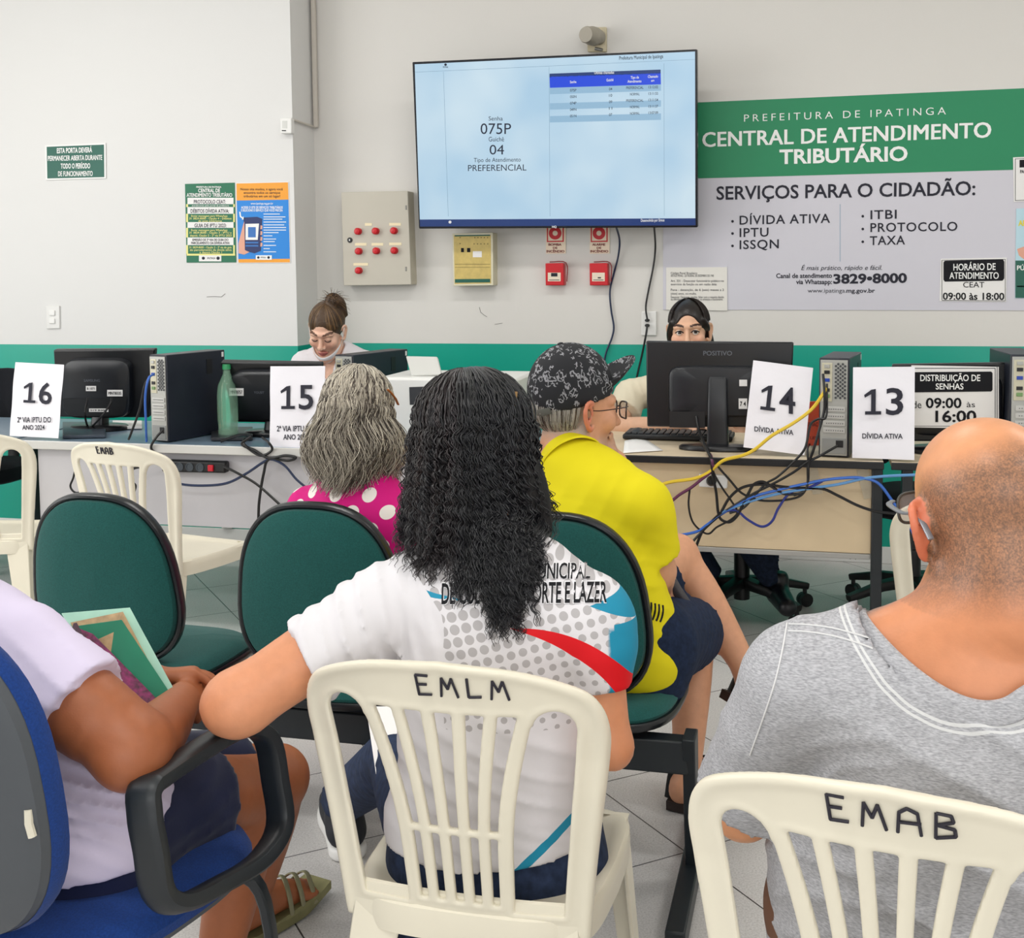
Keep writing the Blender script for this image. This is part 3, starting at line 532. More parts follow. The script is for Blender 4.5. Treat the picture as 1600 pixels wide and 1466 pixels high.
# ------------------------------------------------------------------ counters and what stands on them
DZ = 0.74
m_top = mat('desk_slate_top', '#6c7f90', 0.28, 0.5, var=(18, 0.06)); m_edge = mat('desk_light_edge', '#c9c8c4', 0.4); m_pgrey = mat('desk_grey_panel', '#c4c2c6', 0.5, var=(6, 0.03))
m_wood = mat('desk_maple_top', '#d3c2a6', 0.4, var=(9, 0.06)); m_wpanel = mat('desk_maple_panel', '#d2bd9b', 0.45, var=(7, 0.05)); m_steel = mat('black_steel', '#1b2024', 0.4, bump=(300, 0.15, 0.001))
m_silver = mat('silver_edge', '#a9a8a4', 0.4, metal=0.3)
def desk(name, label, x0, x1, y0, mtop, medge, mpanel, edge_th, z_panel, legs, pan=None, depth=0.66):
    t = thing(name, label, 'desk', ((x0+x1)/2, y0+depth/2, 0))
    mb = MB(); mb.box(((x0+x1)/2, y0+depth/2, DZ-edge_th/2), (x1-x0-0.004, depth-0.004, edge_th-0.002)); loc_build(mb, 'worktop', mtop, t, bevel=0.002)
    mb = MB(); mb.box(((x0+x1)/2, y0+0.001, DZ-edge_th/2-0.0015), (x1-x0, 0.008, edge_th)); loc_build(mb, 'front_edge', medge, t, bevel=0.003)
    p0, p1 = pan or (x0+0.04, x1-0.04)
    mb = MB(); mb.box(((p0+p1)/2, y0+0.055, (DZ-edge_th+z_panel)/2), (p1-p0, 0.018, DZ-edge_th-z_panel)); loc_build(mb, 'modesty_panel', mpanel, t, bevel=0.002)
    for x in legs:
        mb = MB(); mb.box((x, y0+0.05, (DZ-edge_th)/2), (0.036, 0.05, DZ-edge_th-0.002)); loc_build(mb, 'leg', m_steel, t, bevel=0.004)
        mb = MB(); mb.box((x, y0+0.22, 0.02), (0.05, 0.42, 0.035)); loc_build(mb, 'foot_rail', m_steel, t, bevel=0.006)
    return t
dl = desk('counter_desk', 'long grey counter desk under screens numbered 16 and 15', -3.14, -1.02, 4.14, m_top, m_edge, m_pgrey, 0.034, 0.41, (-3.095, -1.06), pan=(-3.06, -1.1))
dl2 = desk('counter_desk', 'grey desk end by the dark office chair, beyond number sign 16', -4.4, -3.155, 4.14, m_top, m_edge, m_pgrey, 0.034, 0.44, (-4.3,), pan=(-4.25, -3.4))
dr = desk('counter_desk', 'maple counter desk with black edge below number signs 14 and 13', -1.0, 0.222, 4.2, m_wood, m_black, m_wpanel, 0.026, 0.41, (-0.95, 0.202), pan=(-0.9, 0.184))
mb = MB(); mb.box((-0.358, 4.252, 0.4), (1.08, 0.02, 0.018)); loc_build(mb, 'bottom_trim', m_silver, dr, bevel=0.002)
mb = MB(); 
for k in (0, 1): mb.add([(0.107+k*0.018, 4.244, 0.405), (0.125+k*0.018, 4.244, 0.405), (0.116+k*0.018, 4.244, 0.388)], [(0, 1, 2)])
loc_build(mb, 'logo_print', m_ink, dr, smooth=False)
dr2 = desk('counter_desk', 'second maple counter desk behind the bald man', 0.245, 1.5, 4.2, m_wood, m_black, m_wpanel, 0.026, 0.41, (0.3, 1.45), pan=(0.62, 1.4))
# tape on the panel
for i, (x, y) in enumerate(((1272, 745), (1352, 752))):
    mb = MB(); b = Board((x-14, y-18), (x+4, y-20), (x+14, y+26), (x-2, y+28), 4.243); b.slab(mb, 0.0004, lift=0.0012)
    tag(mb.build('adhesive_tape', mat('clear_tape', '#d8ccb4', 0.12, 0.7, alpha=0.55), origin=b.BL), ['crumpled clear tape on maple panel below the upright computer', 'crumpled clear tape on maple panel beside the black desk leg'][i], 'tape')

def ztop(A, px, py): return onY(px, py, A[1])[2]
m_case = mat('pc_case', '#1a1f2b', 0.38, 0.5, bump=(500, 0.12, 0.0005)); m_rear = mat('pc_rear_steel', '#a7a7a2', 0.42, metal=0.35); m_perf = mat('pc_vent', '#3a3c3f', 0.5)
def pc(label, A, B, Cc, h, back=False):
    """A: near vertical edge on the desk, B: other rear corner, Cc: far corner of the long side"""
    A, B, Cc = np3(A), np3(B), np3(Cc); A[2] = B[2] = Cc[2] = DZ+0.002; u = Cc-A; w = unit(B-A); ul = np.linalg.norm(u); d = unit(u); w = unit(w-d*np.dot(w, d)); ww = np.linalg.norm(B-A); Z = np.array([0, 0, 1.0])
    t = thing('computer_tower', label, 'computer', tuple((A+B+Cc+(Cc+B-A))/4))
    mb = MB(); a = A+d*0.004; q = [a, a+w*ww, a+w*ww+d*(ul-0.004), a+d*(ul-0.004)]
    if np.cross(q[1]-q[0], q[3]-q[0])[2] < 0: q = [q[0], q[3], q[2], q[1]]
    mb.hexa(q+[p+Z*h for p in q]); loc_build(mb, 'case', m_case, t, bevel=0.003)
    P = lambda x, z, o=0.0: A + w*ww*x + Z*h*z - d*o
    def pl(name, x0, x1, z0, z1, m, o=0.002, bev=0.001):
        mb = MB(); mb.hexa([P(x0, z0, o), P(x1, z0, o), P(x1, z0, -0.004), P(x0, z0, -0.004)]+[P(x0, z1, o), P(x1, z1, o), P(x1, z1, -0.004), P(x0, z1, -0.004)]); return loc_build(mb, name, m, t, bevel=bev)
    pl('rear_plate', 0.06, 0.95, 0.015, 0.98, m_rear, 0.001)
    pl('port_shield', 0.56, 0.9, 0.56, 0.95, mat('port_shield', '#c2bda6', 0.4, metal=0.2), 0.003)
    for z, m_, n_ in ((0.76, mat('vga_blue', '#1f3f9e', 0.4), 'video_port'), (0.66, m_black, 'usb_port'), (0.84, m_black, 'usb_port'), (0.6, mat('audio_port', '#6d8f5a', 0.4), 'audio_port'), (0.9, m_rear, 'serial_port')): pl(n_, 0.64, 0.82, z, z+0.035, m_, 0.007)
    mb = MB(); 
    for i in range(9):
        for j in range(5):
            c = P(0.14+0.075*j, 0.6+i*0.04+(j % 2)*0.02, 0.0032); r = h*0.013
            mb.add([c+w*r*math.cos(k*math.pi/3)+Z*r*math.sin(k*math.pi/3) for k in range(6)], [tuple(range(6))])
    loc_build(mb, 'vent_lattice', m_perf, t, smooth=False)
    for i in range(4):
        z = 0.51-i*0.072; pl('slot_cover', 0.12, 0.84, z-0.05, z, mat('slot_cover', '#b9b8b4', 0.4, metal=0.3), 0.005)
        mb = MB()
        for k in range(8): c = P(0.2+k*0.075, z-0.025, 0.0065); mb.add([c+w*0.0022*math.cos(a)+Z*0.0022*math.sin(a) for a in (0, 1.57, 3.14, 4.71)], [(0, 1, 2, 3)])
        loc_build(mb, 'slot_vent', m_perf, t, smooth=False)
    pl('power_supply', 0.1, 0.88, 0.03, 0.19, mat('psu_grey', '#8b8c8a', 0.45, metal=0.3), 0.004); pl('power_inlet', 0.18, 0.42, 0.1, 0.17, m_black, 0.007)
    mb = MB(); c = A+d*ul*0.72+Z*h*0.82; o = unit(np.cross(d, Z)); o = o if np.dot(o, A-B) > 0 else -o
    mb.hexa([c+d*x+o*y+Z*z for z in (-0.03, 0.03) for x, y in ((-0.016, 0), (0.016, 0), (0.016, 0.0015), (-0.016, 0.0015))]); loc_build(mb, 'side_vent', m_black, t)
    mb = MB(); c = A+d*(ul-0.014)+Z*(h-0.016); mb.hexa([c+d*x+o*y+Z*z for z in (-0.012, 0.008) for x, y in ((-0.006, 0), (0.006, 0), (0.006, 0.001), (-0.006, 0.001))]); loc_build(mb, 'label', m_white, t)
    return t
A = onZ(263, 692, DZ); pc('dark computer tower with its ports facing out, beside the screen with number sign 16', A, onZ(232, 691, DZ), A+np.array([0.085, 0.36, 0])*0.92, ztop(A, 262, 556)-DZ)
A = onZ(1326, 716, DZ); pc('upright computer with yellow network lead between number signs 14 and 13', A, onZ(1282, 712, DZ), A+np.array([0.05, 0.33, 0]), ztop(A, 1328, 561)-DZ)
A = onY(553, 668, 4.6); A[2] = DZ; pc('dark computer tower behind the grey haired woman', A, A+np.array([-0.09, -0.02, 0]), A+np.array([0.10, 0.40, 0]), ztop(A, 553, 556)-DZ)
A = np3((0.86, 4.35, 0)); A[0] = onY(1634, 600, 4.33)[0]; pc('dark computer tower at the picture edge behind the bald man', A, A+np.array([-0.11, 0.0, 0]), A+np.array([-0.02, 0.36, 0]), ztop(A, 1590, 555)-DZ)

# screens seen from behind ---------------------------------------------------
m_mon = mat('monitor_black', '#0c0d11', 0.3, 0.5); m_mon2 = mat('monitor_shell', '#15171c', 0.36, 0.5, bump=(600, 0.1, 0.0004)); m_scrn = mat('screen_glass', '#0d1016', 0.12)
def monitor(label, corners, Yt, Yb, shell, stand, base, rnd=0.25, brand=None, labels=(), inset=None, th=0.03):
    pts = [onY(*corners[0], Yt), onY(*corners[1], Yt), onY(*corners[2], Yb), onY(*corners[3], Yb)]
    b = Board(*corners, pts=pts); bx, by = base[0][0], base[0][1]
    t = thing('computer_monitor', label, 'monitor', (bx, by, DZ))
    mb = MB(); b.slab(mb, th); loc_build(mb, 'screen_frame', m_mon, t, bevel=0.006, seg=3)
    mb = MB(); o = -b.n*(th+0.001); mb.quadp(b.at(0.04, 0.05)+o, b.at(0.04, 0.95)+o, b.at(0.96, 0.95)+o, b.at(0.96, 0.05)+o); loc_build(mb, 'screen', m_scrn, t, smooth=False)
    # rounded rear shell, lofted from wide to narrow
    x0, y0, x1, y1 = shell; mb = MB(); cx, cy, hx, hy = (x0+x1)/2, (y0+y1)/2, (x1-x0)/2, (y1-y0)/2; N = 40; rings = []
    for k, (sc_, lift) in enumerate(((1.0, -0.002), (0.995, 0.012), (0.97, 0.026), (0.9, 0.033), (0.5, 0.035), (0.0, 0.035))):
        for i in range(N):
            a = 2*math.pi*i/N; c, s = math.cos(a), math.sin(a); p = 2.0/(2.0+6*(1-rnd))
            rings.append(b.p(cx+hx*sc_*math.copysign(abs(c)**p, c), cy-hy*sc_*math.copysign(abs(s)**p, s))+b.n*lift)
    mb.add(rings, [(k*N+i, k*N+(i+1) % N, (k+1)*N+(i+1) % N, (k+1)*N+i) for k in range(5) for i in range(N)]); loc_build(mb, 'rear_shell', m_mon2, t)
    lf = 0.037
    if inset: mb = MB(); b.poly(mb, inset, lf); loc_build(mb, 'port_bay', m_black, t, smooth=False)
    if brand: mb = MB(); b.text(mb, *brand, lift=lf if brand[3] > y0 else 0.002); loc_build(mb, 'lettering', mat('monitor_brand', '#5d6068', 0.4), t, smooth=False)
    for (lx0, ly0, lx1, ly1, tx, lh) in labels:
        mb = MB(); b.rect(mb, lx0, ly0, lx1, ly1, lh); loc_build(mb, 'sticker', m_paper, t, smooth=False)
        if tx: mb = MB(); b.text(mb, tx, lx0+2, lx1-2, ly1-(ly1-ly0)*0.28, ly0+(ly1-ly0)*0.3, 0.02, lift=lh+0.0006); loc_build(mb, 'sticker_print', m_ink, t, smooth=False)
    if stand: mb = MB(); mb.sweep([np3(s_[0]) for s_ in stand], [s_[1] for s_ in stand], [s_[2] for s_ in stand], n=16, up=(0, -1, 0), power=5); loc_build(mb, 'stand', m_mon2, t)
    c, rx, ry = base; mb = MB(); vs = []; n = 36
    for r, z in ((1, 0.002), (1, 0.012), (0.93, 0.018), (0.4, 0.022), (0, 0.022)): vs += [(c[0]+rx*r*math.cos(2*math.pi*k/n), c[1]+ry*r*math.sin(2*math.pi*k/n), DZ+z) for k in range(n)]
    mb.add(vs, [(i*n+k, i*n+(k+1) % n, (i+1)*n+(k+1) % n, (i+1)*n+k) for i in range(4) for k in range(n)]+[tuple(reversed(range(n)))]); loc_build(mb, 'base', m_mon, t)
    return t, b
c0 = onZ(150, 672, DZ); c0 = np.array([c0[0], 4.46, DZ])
monitor('black screen seen from behind, beside paper number 16', [(83, 547), (241, 546), (232, 653), (90, 652)], 4.44, 4.50, (102, 560, 209, 652), [((c0[0], 4.49, DZ+0.005), 0.03, 0.03), ((c0[0], 4.50, DZ+0.06), 0.03, 0.03), ((c0[0], 4.51, DZ+0.12), 0.03, 0.02)], ((c0[0], 4.49, 0), 0.13, 0.1), rnd=0.45,
        brand=('SAMSUNG', 139, 164, 595, 591.2, 0.02), labels=[(142, 601.5, 158, 609.5, 'B 1071', 0.037), (175, 607.5, 199, 617.5, 'MNT8335', 0.037), (147, 635.5, 177, 640.5, 'S19 B300', 0.0375)], inset=[(106, 621), (206, 620), (203, 638), (196, 646), (116, 647), (108, 638)])
c1 = np.array([onY(425, 660, 4.45)[0], 4.46, DZ])
monitor('black screen seen from behind, hidden partly by paper number 15', [(344, 566), (502, 569), (500, 662), (364, 660)], 4.36, 4.46, (362, 578, 492, 655), [((c1[0], 4.46, DZ+0.005), 0.035, 0.03), ((c1[0], 4.475, DZ+0.1), 0.03, 0.02)], ((c1[0], 4.46, 0), 0.125, 0.09), rnd=0.4,
        brand=('YOUSIT', 404, 420, 611.5, 608, 0.02), labels=[(365, 603, 388, 615, 'MNT8757', 0.037)])
c2 = np.array([onY(1122, 690, 4.4)[0], 4.39, DZ])
monitor('large black widescreen monitor hiding a clerk, seen from behind', [(1009, 533), (1240, 535), (1234, 668), (1011, 667)], 4.43, 4.43, (1046, 572, 1207, 652), None, ((c2[0], 4.37, 0), 0.14, 0.055), rnd=0.12,
        brand=('POSITIVO', 1101, 1146, 556, 549, 0.01), labels=[(1158, 593, 1170, 603, '', 0.037), (1157, 622, 1170, 638, '7 4', 0.037)], inset=[(1049, 642), (1105, 642), (1105, 667), (1049, 666)])
mon3 = [o for o in bpy.data.objects if o.get('label', '').startswith('large black widescreen')][0]
mb = MB(); mb.sweep([(c2[0], 4.385, DZ+0.015), (c2[0], 4.385, DZ+0.1), (c2[0], 4.383, DZ+0.255), (c2[0], 4.385, DZ+0.262)], [0.040, 0.037, 0.034, 0.030], [0.022, 0.02, 0.018, 0.014], n=16, up=(0, -1, 0), power=6); loc_build(mb, 'stand_column', m_mon2, mon3)
mb = MB(); b = Board((1096, 579), (1151, 579), (1150, 632), (1097, 632), 4.4); b.slab(mb, 0.02); loc_build(mb, 'mount_plate', m_mon, mon3, bevel=0.004)
# network / video leads that only belong to one screen stay with the loose cables below

# number signs ------------------------------------------------------------
m_sleeve = mat('sleeved_paper', '#e6e4ea', 0.38, 0.5, bump=(30, 0.25, 0.004))
def number_sign(label, tl, tr, br, bl, num, nb, nx0, nx1, cap, sub, Yt, Yb):
    """paper in a clear sleeve leaning back from the desk's front edge"""
    pts = [onY(*tl, Yt), onY(*tr, Yt), onY(*br, Yb), onY(*bl, Yb)]; b = Board(tl, tr, br, bl, pts=pts)
    t = thing('number_sign', label, 'sign', tuple((b.BL+b.BR)/2)); n = 12; vs = []; 
    for j in range(n+1):
        for i in range(n+1):
            u, v = i/n, j/n; w = 0.0022*math.sin(u*7+v*3+len(label))+0.0015*math.sin(v*11+u*2); vs.append(b.at(u, v)+b.n*w)
    back = [p-b.n*0.0012 for p in vs]; f = []; K = (n+1)*(n+1)
    for j in range(n):
        for i in range(n):
            q = (j*(n+1)+i, j*(n+1)+i+1, (j+1)*(n+1)+i+1, (j+1)*(n+1)+i); f += [q, tuple(K+x for x in reversed(q))]
    mb = MB(); mb.add(vs+back, f); loc_build(mb, 'paper_sheet', m_sleeve, t)
    sl = (tr[1]-tl[1])/(tr[0]-tl[0]); lean = (bl[0]-tl[0])/(bl[1]-tl[1]); hgt = nb-cap; w1 = (nx1-nx0)*0.44
    q = lambda x, y: (nx0+x*w1-(1-y)*0+(1-y)*lean*hgt*0-y*lean*hgt, nb-y*hgt+x*w1*sl)
    mb = MB()
    for poly in ([(0.08, 0), (1, 0), (1, 0.13), (0.08, 0.13)], [(0.42, 0.13), (0.68, 0.13), (0.68, 1), (0.42, 0.97)], [(0.42, 0.97), (0.42, 0.80), (0.06, 0.66), (0.02, 0.77)]): b.poly(mb, [q(x, y) for x, y in poly], 0.0045)
    xa = nx0+(nx1-nx0)*0.56; b.text(mb, num[1], xa, nx1, nb+sl*(xa-nx0), cap+sl*(xa-nx0), 0.014, lift=0.0045, y1=nb+sl*(nx1-nx0)); loc_build(mb, 'number_lettering', m_ink2, t, smooth=False)
    mb = MB()
    for tx, x0, x1, y, y1, c in sub: b.text(mb, tx, x0, x1, y, y-c, 0.02, lift=0.0045, y1=y1)
    loc_build(mb, 'small_lettering', m_ink2, t, smooth=False); return t
number_sign('sixteen: white paper counter sign beside the rounded back of a black screen', (24, 566), (100, 570), (91.5, 685), (15, 681), '16', 629, 36, 82, 597, [('2ª VIA IPTU DO', 28, 81, 660, 660, 8), ('ANO 2024', 36, 71, 671.5, 671.5, 7)], 4.19, 4.15)
number_sign('fifteen: white paper counter sign just beside the grey haired woman', (422.5, 572.5), (508.5, 572), (503, 703), (421, 699.5), '15', 641, 438, 490, 604, [('2ª VIA IPTU DO', 433, 492, 675, 675, 8), ('ANO 2024', 443, 482, 687.5, 687.5, 7.5)], 4.19, 4.15)
number_sign('fourteen: tilted white paper counter sign against the widescreen monitor', (1177, 563), (1270.5, 575), (1257, 711.5), (1161.5, 699), '14', 639, 1186, 1243, 600, [('DÍVIDA ATIVA', 1179, 1240, 673.5, 679.5, 7.5)], 4.30, 4.26)
number_sign('thirteen: upright white paper counter sign overlapping the ticket hours sheet', (1333, 574), (1429.5, 573), (1428.5, 719), (1331.5, 715.5), '13', 648, 1349, 1411, 608, [('DÍVIDA ATIVA', 1347, 1410, 685, 685.5, 7.5)], 4.25, 4.215)
# ticket hours sign on the screen behind
pts = [onY(1424, 571, 4.40), onY(1560.5, 573.5, 4.40), onY(1561, 670, 4.42), onY(1424, 668, 4.42)]
monitor('black screen seen from behind, carrying the ticket hours sheet', [(1394, 570), (1588, 567), (1584, 690), (1398, 690)], 4.44, 4.46, (1420, 585, 1566, 680), [((pts[0][0]+0.12, 4.46, DZ+0.005), 0.03, 0.03), ((pts[0][0]+0.12, 4.475, DZ+0.1), 0.03, 0.02)], ((pts[0][0]+0.12, 4.46, 0), 0.13, 0.09), rnd=0.2)
b = Board((1424, 571), (1560.5, 573.5), (1561, 670), (1424, 668), pts=pts)
t = thing('hours_sign', 'white ticket hours sheet leaning behind number sign 13', 'sign', tuple((b.BL+b.BR)/2)); mb = MB(); b.slab(mb, 0.002); loc_build(mb, 'paper_sheet', m_paper, t)
mb = MB(); b.poly(mb, [(1420, 581.5), (1549, 580.5), (1551, 583), (1551, 609), (1549, 611.5), (1420, 613)])
for q in ((1424, 575, 1555, 576), (1424, 665.5, 1556, 666.3)): b.rect(mb, *q)
b.rect(mb, 1554.5, 575, 1555.5, 666); b.rect(mb, 1557.5, 573, 1558.5, 669)
loc_build(mb, 'heading_print', m_ink, t, smooth=False)
mb = MB(); b.text(mb, 'de', 1426, 1440, 637.5, 626.5, 0.0); b.text(mb, '09:00', 1447, 1503, 637, 622, 0.022); b.text(mb, 'às', 1511, 1524, 636, 627.5, 0); b.text(mb, '16:00', 1462, 1526, 659, 642, 0.022); loc_build(mb, 'hours_lettering', m_ink, t, smooth=False)
mb = MB(); b.text(mb, 'DISTRIBUIÇÃO DE', 1438, 1532, 595, 585.5, 0.015, lift=0.003); b.text(mb, 'SENHAS', 1462.5, 1506, 608, 599, 0.015, lift=0.003); loc_build(mb, 'white_lettering', m_wink, t, smooth=False)

# printer on the counter -----------------------------------------------------
m_prn = mat('printer_white', '#e2e2de', 0.4); px0, px1 = onY(600, 600, 4.55)[0], onY(812, 600, 4.55)[0]
t = thing('printer', 'white multifunction printer between the two seated customers', 'printer', ((px0+px1)/2, 4.66, DZ)); zt = onY(700, 590, 4.5)[2]
mb = MB(); mb.box(((px0+px1)/2, 4.66, (DZ+zt)/2), (px1-px0, 0.36, zt-DZ)); loc_build(mb, 'body', m_prn, t, bevel=0.012)
mb = MB(); b = Board((634, 556), (683, 557), (690, 585), (642, 587), pts=[onY(634, 556, 4.60), onY(683, 557, 4.60), onY(690, 585, 4.54), onY(642, 587, 4.54)]); b.slab(mb, 0.02); loc_build(mb, 'control_panel', mat('panel_grey', '#c9c9c4', 0.4), t, bevel=0.004)
mb = MB(); b = Board((639, 605), (668, 604), (668, 632), (640, 633), 4.478); b.slab(mb, 0.004); loc_build(mb, 'paper_tray', m_dkgrey, t, bevel=0.003)
mb = MB(); b = Board((672, 596), (800, 592), (800, 600), (672, 604), 4.478); b.slab(mb, 0.004); loc_build(mb, 'lid_gap', mat('gap_grey', '#8f8f8c', 0.5), t)

# small things on the desks ------------------------------------------------
c = onY(357, 684, 4.36); t = thing('plastic_bottle', 'translucent green plastic bottle between tower and screen', 'bottle', (c[0], 4.36, DZ))
mb = MB(); mb.lathe([(0, 0.004), (0.03, 0.0), (0.04, 0.01), (0.038, 0.05), (0.041, 0.07), (0.041, 0.17), (0.036, 0.21), (0.018, 0.25), (0.014, 0.26), (0.014, 0.275)], (c[0], 4.36, DZ), n=24); loc_build(mb, 'body', mat('green_bottle', '#b4e8c6', 0.08, 0.5, trans=0.6, alpha=0.55), t)
mb = MB(); mb.lathe([(0, 0.295), (0.016, 0.295), (0.017, 0.275), (0.0, 0.274)], (c[0], 4.36, DZ), n=18); loc_build(mb, 'cap', mat('green_cap', '#2f8f5a', 0.4), t)
c = np3((onY(1060, 686, 4.62)[0], 4.64, DZ)); t = thing('keyboard', 'black keyboard under the clerk arm, behind the widescreen monitor', 'keyboard', tuple(c))
mb = MB(); mb.box(c+np.array([0, 0, 0.012]), (0.42, 0.15, 0.02)); loc_build(mb, 'body', m_black, t, bevel=0.006)
mb = MB(); 
for j in range(5):
    for i in range(16): mb.box(c+np.array([-0.19+i*0.0252, -0.05+j*0.026, 0.025]), (0.02, 0.02, 0.008))
loc_build(mb, 'keys', m_dkgrey, t, bevel=0.002); [o for o in t.children if o.name.startswith('keys')][0].name = 'key_bed'
c = onZ(996, 684, DZ); t = tag(MB().sweep([c+np.array([0, -0.05, 0.012]), c+np.array([0, -0.03, 0.017]), c+np.array([0, 0.02, 0.02]), c+np.array([0, 0.05, 0.01])], [0.018, 0.03, 0.03, 0.016], [0.008, 0.016, 0.018, 0.008], 14).build('computer_mouse', m_dkgrey, origin=(c[0], c[1], DZ)), 'dark grey mouse on the maple desk beside the man in yellow', 'mouse')
a = [onZ(976, 690, DZ), onZ(1012, 688, DZ), onZ(1036, 705, DZ), onZ(974, 709, DZ)]
mb = MB(); vs = []
for j in range(7):
    for i in range(7):
        u, v = i/6, j/6; p = (a[3]*(1-u)+a[2]*u)*(1-v)+(a[0]*(1-u)+a[1]*u)*v; vs.append(p+np.array([0, 0, 0.003+0.004*math.sin(u*4)*v]))
mb.add(vs, [(j*7+i, j*7+i+1, (j+1)*7+i+1, (j+1)*7+i) for j in range(6) for i in range(6)]); o = mb.build('document', m_paper, origin=a[3]); o.modifiers.new('sheet', 'SOLIDIFY').thickness = 0.001; tag(o, 'loose white sheet on the maple desk near the mouse', 'paper')
t = thing('booklet', 'orange red booklet standing behind number sign 14', 'booklet', tuple(onY(1272, 697, 4.36)))
b = Board((1262, 628), (1284, 627), (1284, 696), (1256, 697), 4.36); mb = MB(); b.slab(mb, 0.012); loc_build(mb, 'cover', mat('booklet_orange', '#e2512a', 0.45), t)
mb = MB(); b.text(mb, 'SENAC', 1262, 1278, 662, 656, 0.01); b.text(mb, 'LEI 1', 1266, 1280, 684, 679, 0.01); loc_build(mb, 'cover_print', mat('booklet_print', '#6d1a14', 0.5), t, smooth=False)
for i, (x0, x1, y0, y1, mm, lab) in enumerate(((330, 395, 672, 690, mat('folder_black', '#22242a', 0.4), 'dark folder lying below the partly hidden screen'), (98, 165, 664, 686, mat('folder_slate', '#39424e', 0.35), 'dark slate folder lying under the screen by number 16'), (176, 222, 662, 672, m_paper, 'white papers lying at the tower foot near number 16'))):
    q = [onZ(x0, y1, DZ), onZ(x1, y1-1, DZ), onZ(x1, y0, DZ), onZ(x0, y0, DZ)]; mb = MB(); mb.hexa([p+np.array([0, 0, 0.002]) for p in q]+[p+np.array([0, 0, 0.014]) for p in q]); tag(mb.build('document_folder' if mm is not m_paper else 'document', mm, origin=q[0], bevel=0.002), lab, 'folder' if mm is not m_paper else 'paper')
# white trunking socket on the maple panel, power strip on the grey one
PY_R, PY_L = 4.246, 4.186
b = Board((1092, 741), (1137, 744), (1136, 764), (1092, 761), PY_R-0.035); t = thing('socket_block', 'white socket block with a black plug on the maple panel', 'socket', tuple(b.at(0.5, 0)))
mb = MB(); b.slab(mb, 0.034); loc_build(mb, 'block', m_white, t, bevel=0.004)
mb = MB(); p = b.p(1112, 751); mb.sweep([p, p+b.n*0.015, p+b.n*0.03], [0.018, 0.018, 0.011], n=16); loc_build(mb, 'plug', m_black, t)
b = Board((252, 719), (352, 722), (352, 740), (252, 738), PY_L-0.04); t = thing('power_strip', 'black power strip with a red switch fixed under the grey counter', 'power strip', tuple(b.at(0.5, 0)))
mb = MB(); b.slab(mb, 0.038); loc_build(mb, 'body', m_black, t, bevel=0.008)
for k in range(4):
    mb = MB(); mb.lathe([(0.017, 0), (0.017, 0.003), (0.013, 0.003), (0.012, 0.001), (0, 0.001)], b.p(266+k*16, 729+k*0.5), b.n, 18); loc_build(mb, 'outlet', mat('outlet_grey', '#3a4148', 0.35), t)
mb = MB(); mb.box(b.p(331, 731.5)+b.n*0.003, (0.022, 0.01, 0.024)); loc_build(mb, 'switch', mat('switch_red', '#c0182a', 0.3), t, bevel=0.002)
b = Board((346, 816), (362, 816), (362, 826), (346, 826), LY-0.03)
t = thing('floor_socket', 'white double socket box low on the wall beyond the plastic chair seat', 'socket', tuple(b.at(0.5, 0))); mb = MB(); b.slab(mb, 0.03); loc_build(mb, 'box', m_white, t, bevel=0.003)
mb = MB(); mb.box(b.at(0.5, 0.5)+b.n*0.001, (0.03, 0.003, 0.022)); loc_build(mb, 'cover', mat('white_plate2', '#cfcfcc', 0.35), t, bevel=0.001)
# cables -----------------------------------------------------------------
F = lambda x, y, d=0.01: onY(x, y, 4.18-d)      # in front of the right desk
G = lambda x, y, d=0.0: onY(x, y, 4.13-d)       # in front of the left desk
on = lambda x, y: onZ(x, y, DZ+0.006)
m_yc = mat('yellow_cable', '#d8b82e', 0.45); m_bc = mat('blue_cable', '#2f62b8', 0.4); m_lb = mat('pale_blue_cable', '#5d8fc0', 0.4); m_pc = mat('purple_cable', '#5a2146', 0.4)
cable('network_cable', 'yellow network lead drooping from the upright computer past number sign 14', [onY(1291, 606, 4.2), onY(1285, 617, 4.16), F(1268, 640, 0.02), F(1240, 661, 0.03), F(1206, 681, 0.04), F(1180, 702, 0.04), F(1160, 712, 0.04), F(1130, 720, 0.02), F(1108, 738, 0.01), F(1085, 748), F(1050, 753), F(1032, 759), F(1010, 775), F(985, 800), F(970, 860), F(966, 950), onZ(962, 985, 0.008)], 0.0058, m_yc)
cable('network_cable', 'blue lead waving across the maple panel to the next desk', [onZ(940, 990, 0.008), F(950, 930), F(965, 860), F(1000, 840), F(1040, 839), F(1085, 832), F(1105, 820), F(1128, 803), F(1170, 779), F(1215, 766), F(1255, 757), F(1290, 750), F(1320, 747), F(1345, 747), F(1372, 755), F(1395, 784), F(1420, 820), F(1434, 850)], 0.005, m_bc)
cable('network_cable', 'pale blue lead running level from the panel towards the second maple desk', [F(1128, 801), F(1165, 786), F(1215, 772), F(1262, 764), F(1310, 757), F(1350, 748), F(1390, 744), F(1440, 742)], 0.005, m_lb)
cable('network_cable', 'dark blue loop drooping low on the maple panel', [F(1128, 800), F(1150, 798), F(1168, 812), F(1190, 823), F(1206, 815), F(1217, 793), F(1235, 770), F(1262, 763), F(1285, 752)], 0.0045, mat('indigo_cable', '#25307c', 0.4))
cable('video_cable', 'dark purple lead crossing from the panel behind the man in yellow', [onZ(955, 995, 0.008), F(960, 930), F(975, 845), F(1010, 802), F(1042, 788), F(1062, 773), F(1080, 762), F(1095, 750), F(1112, 735), F(1112, 716), on(1106, 706)], 0.0055, m_pc)
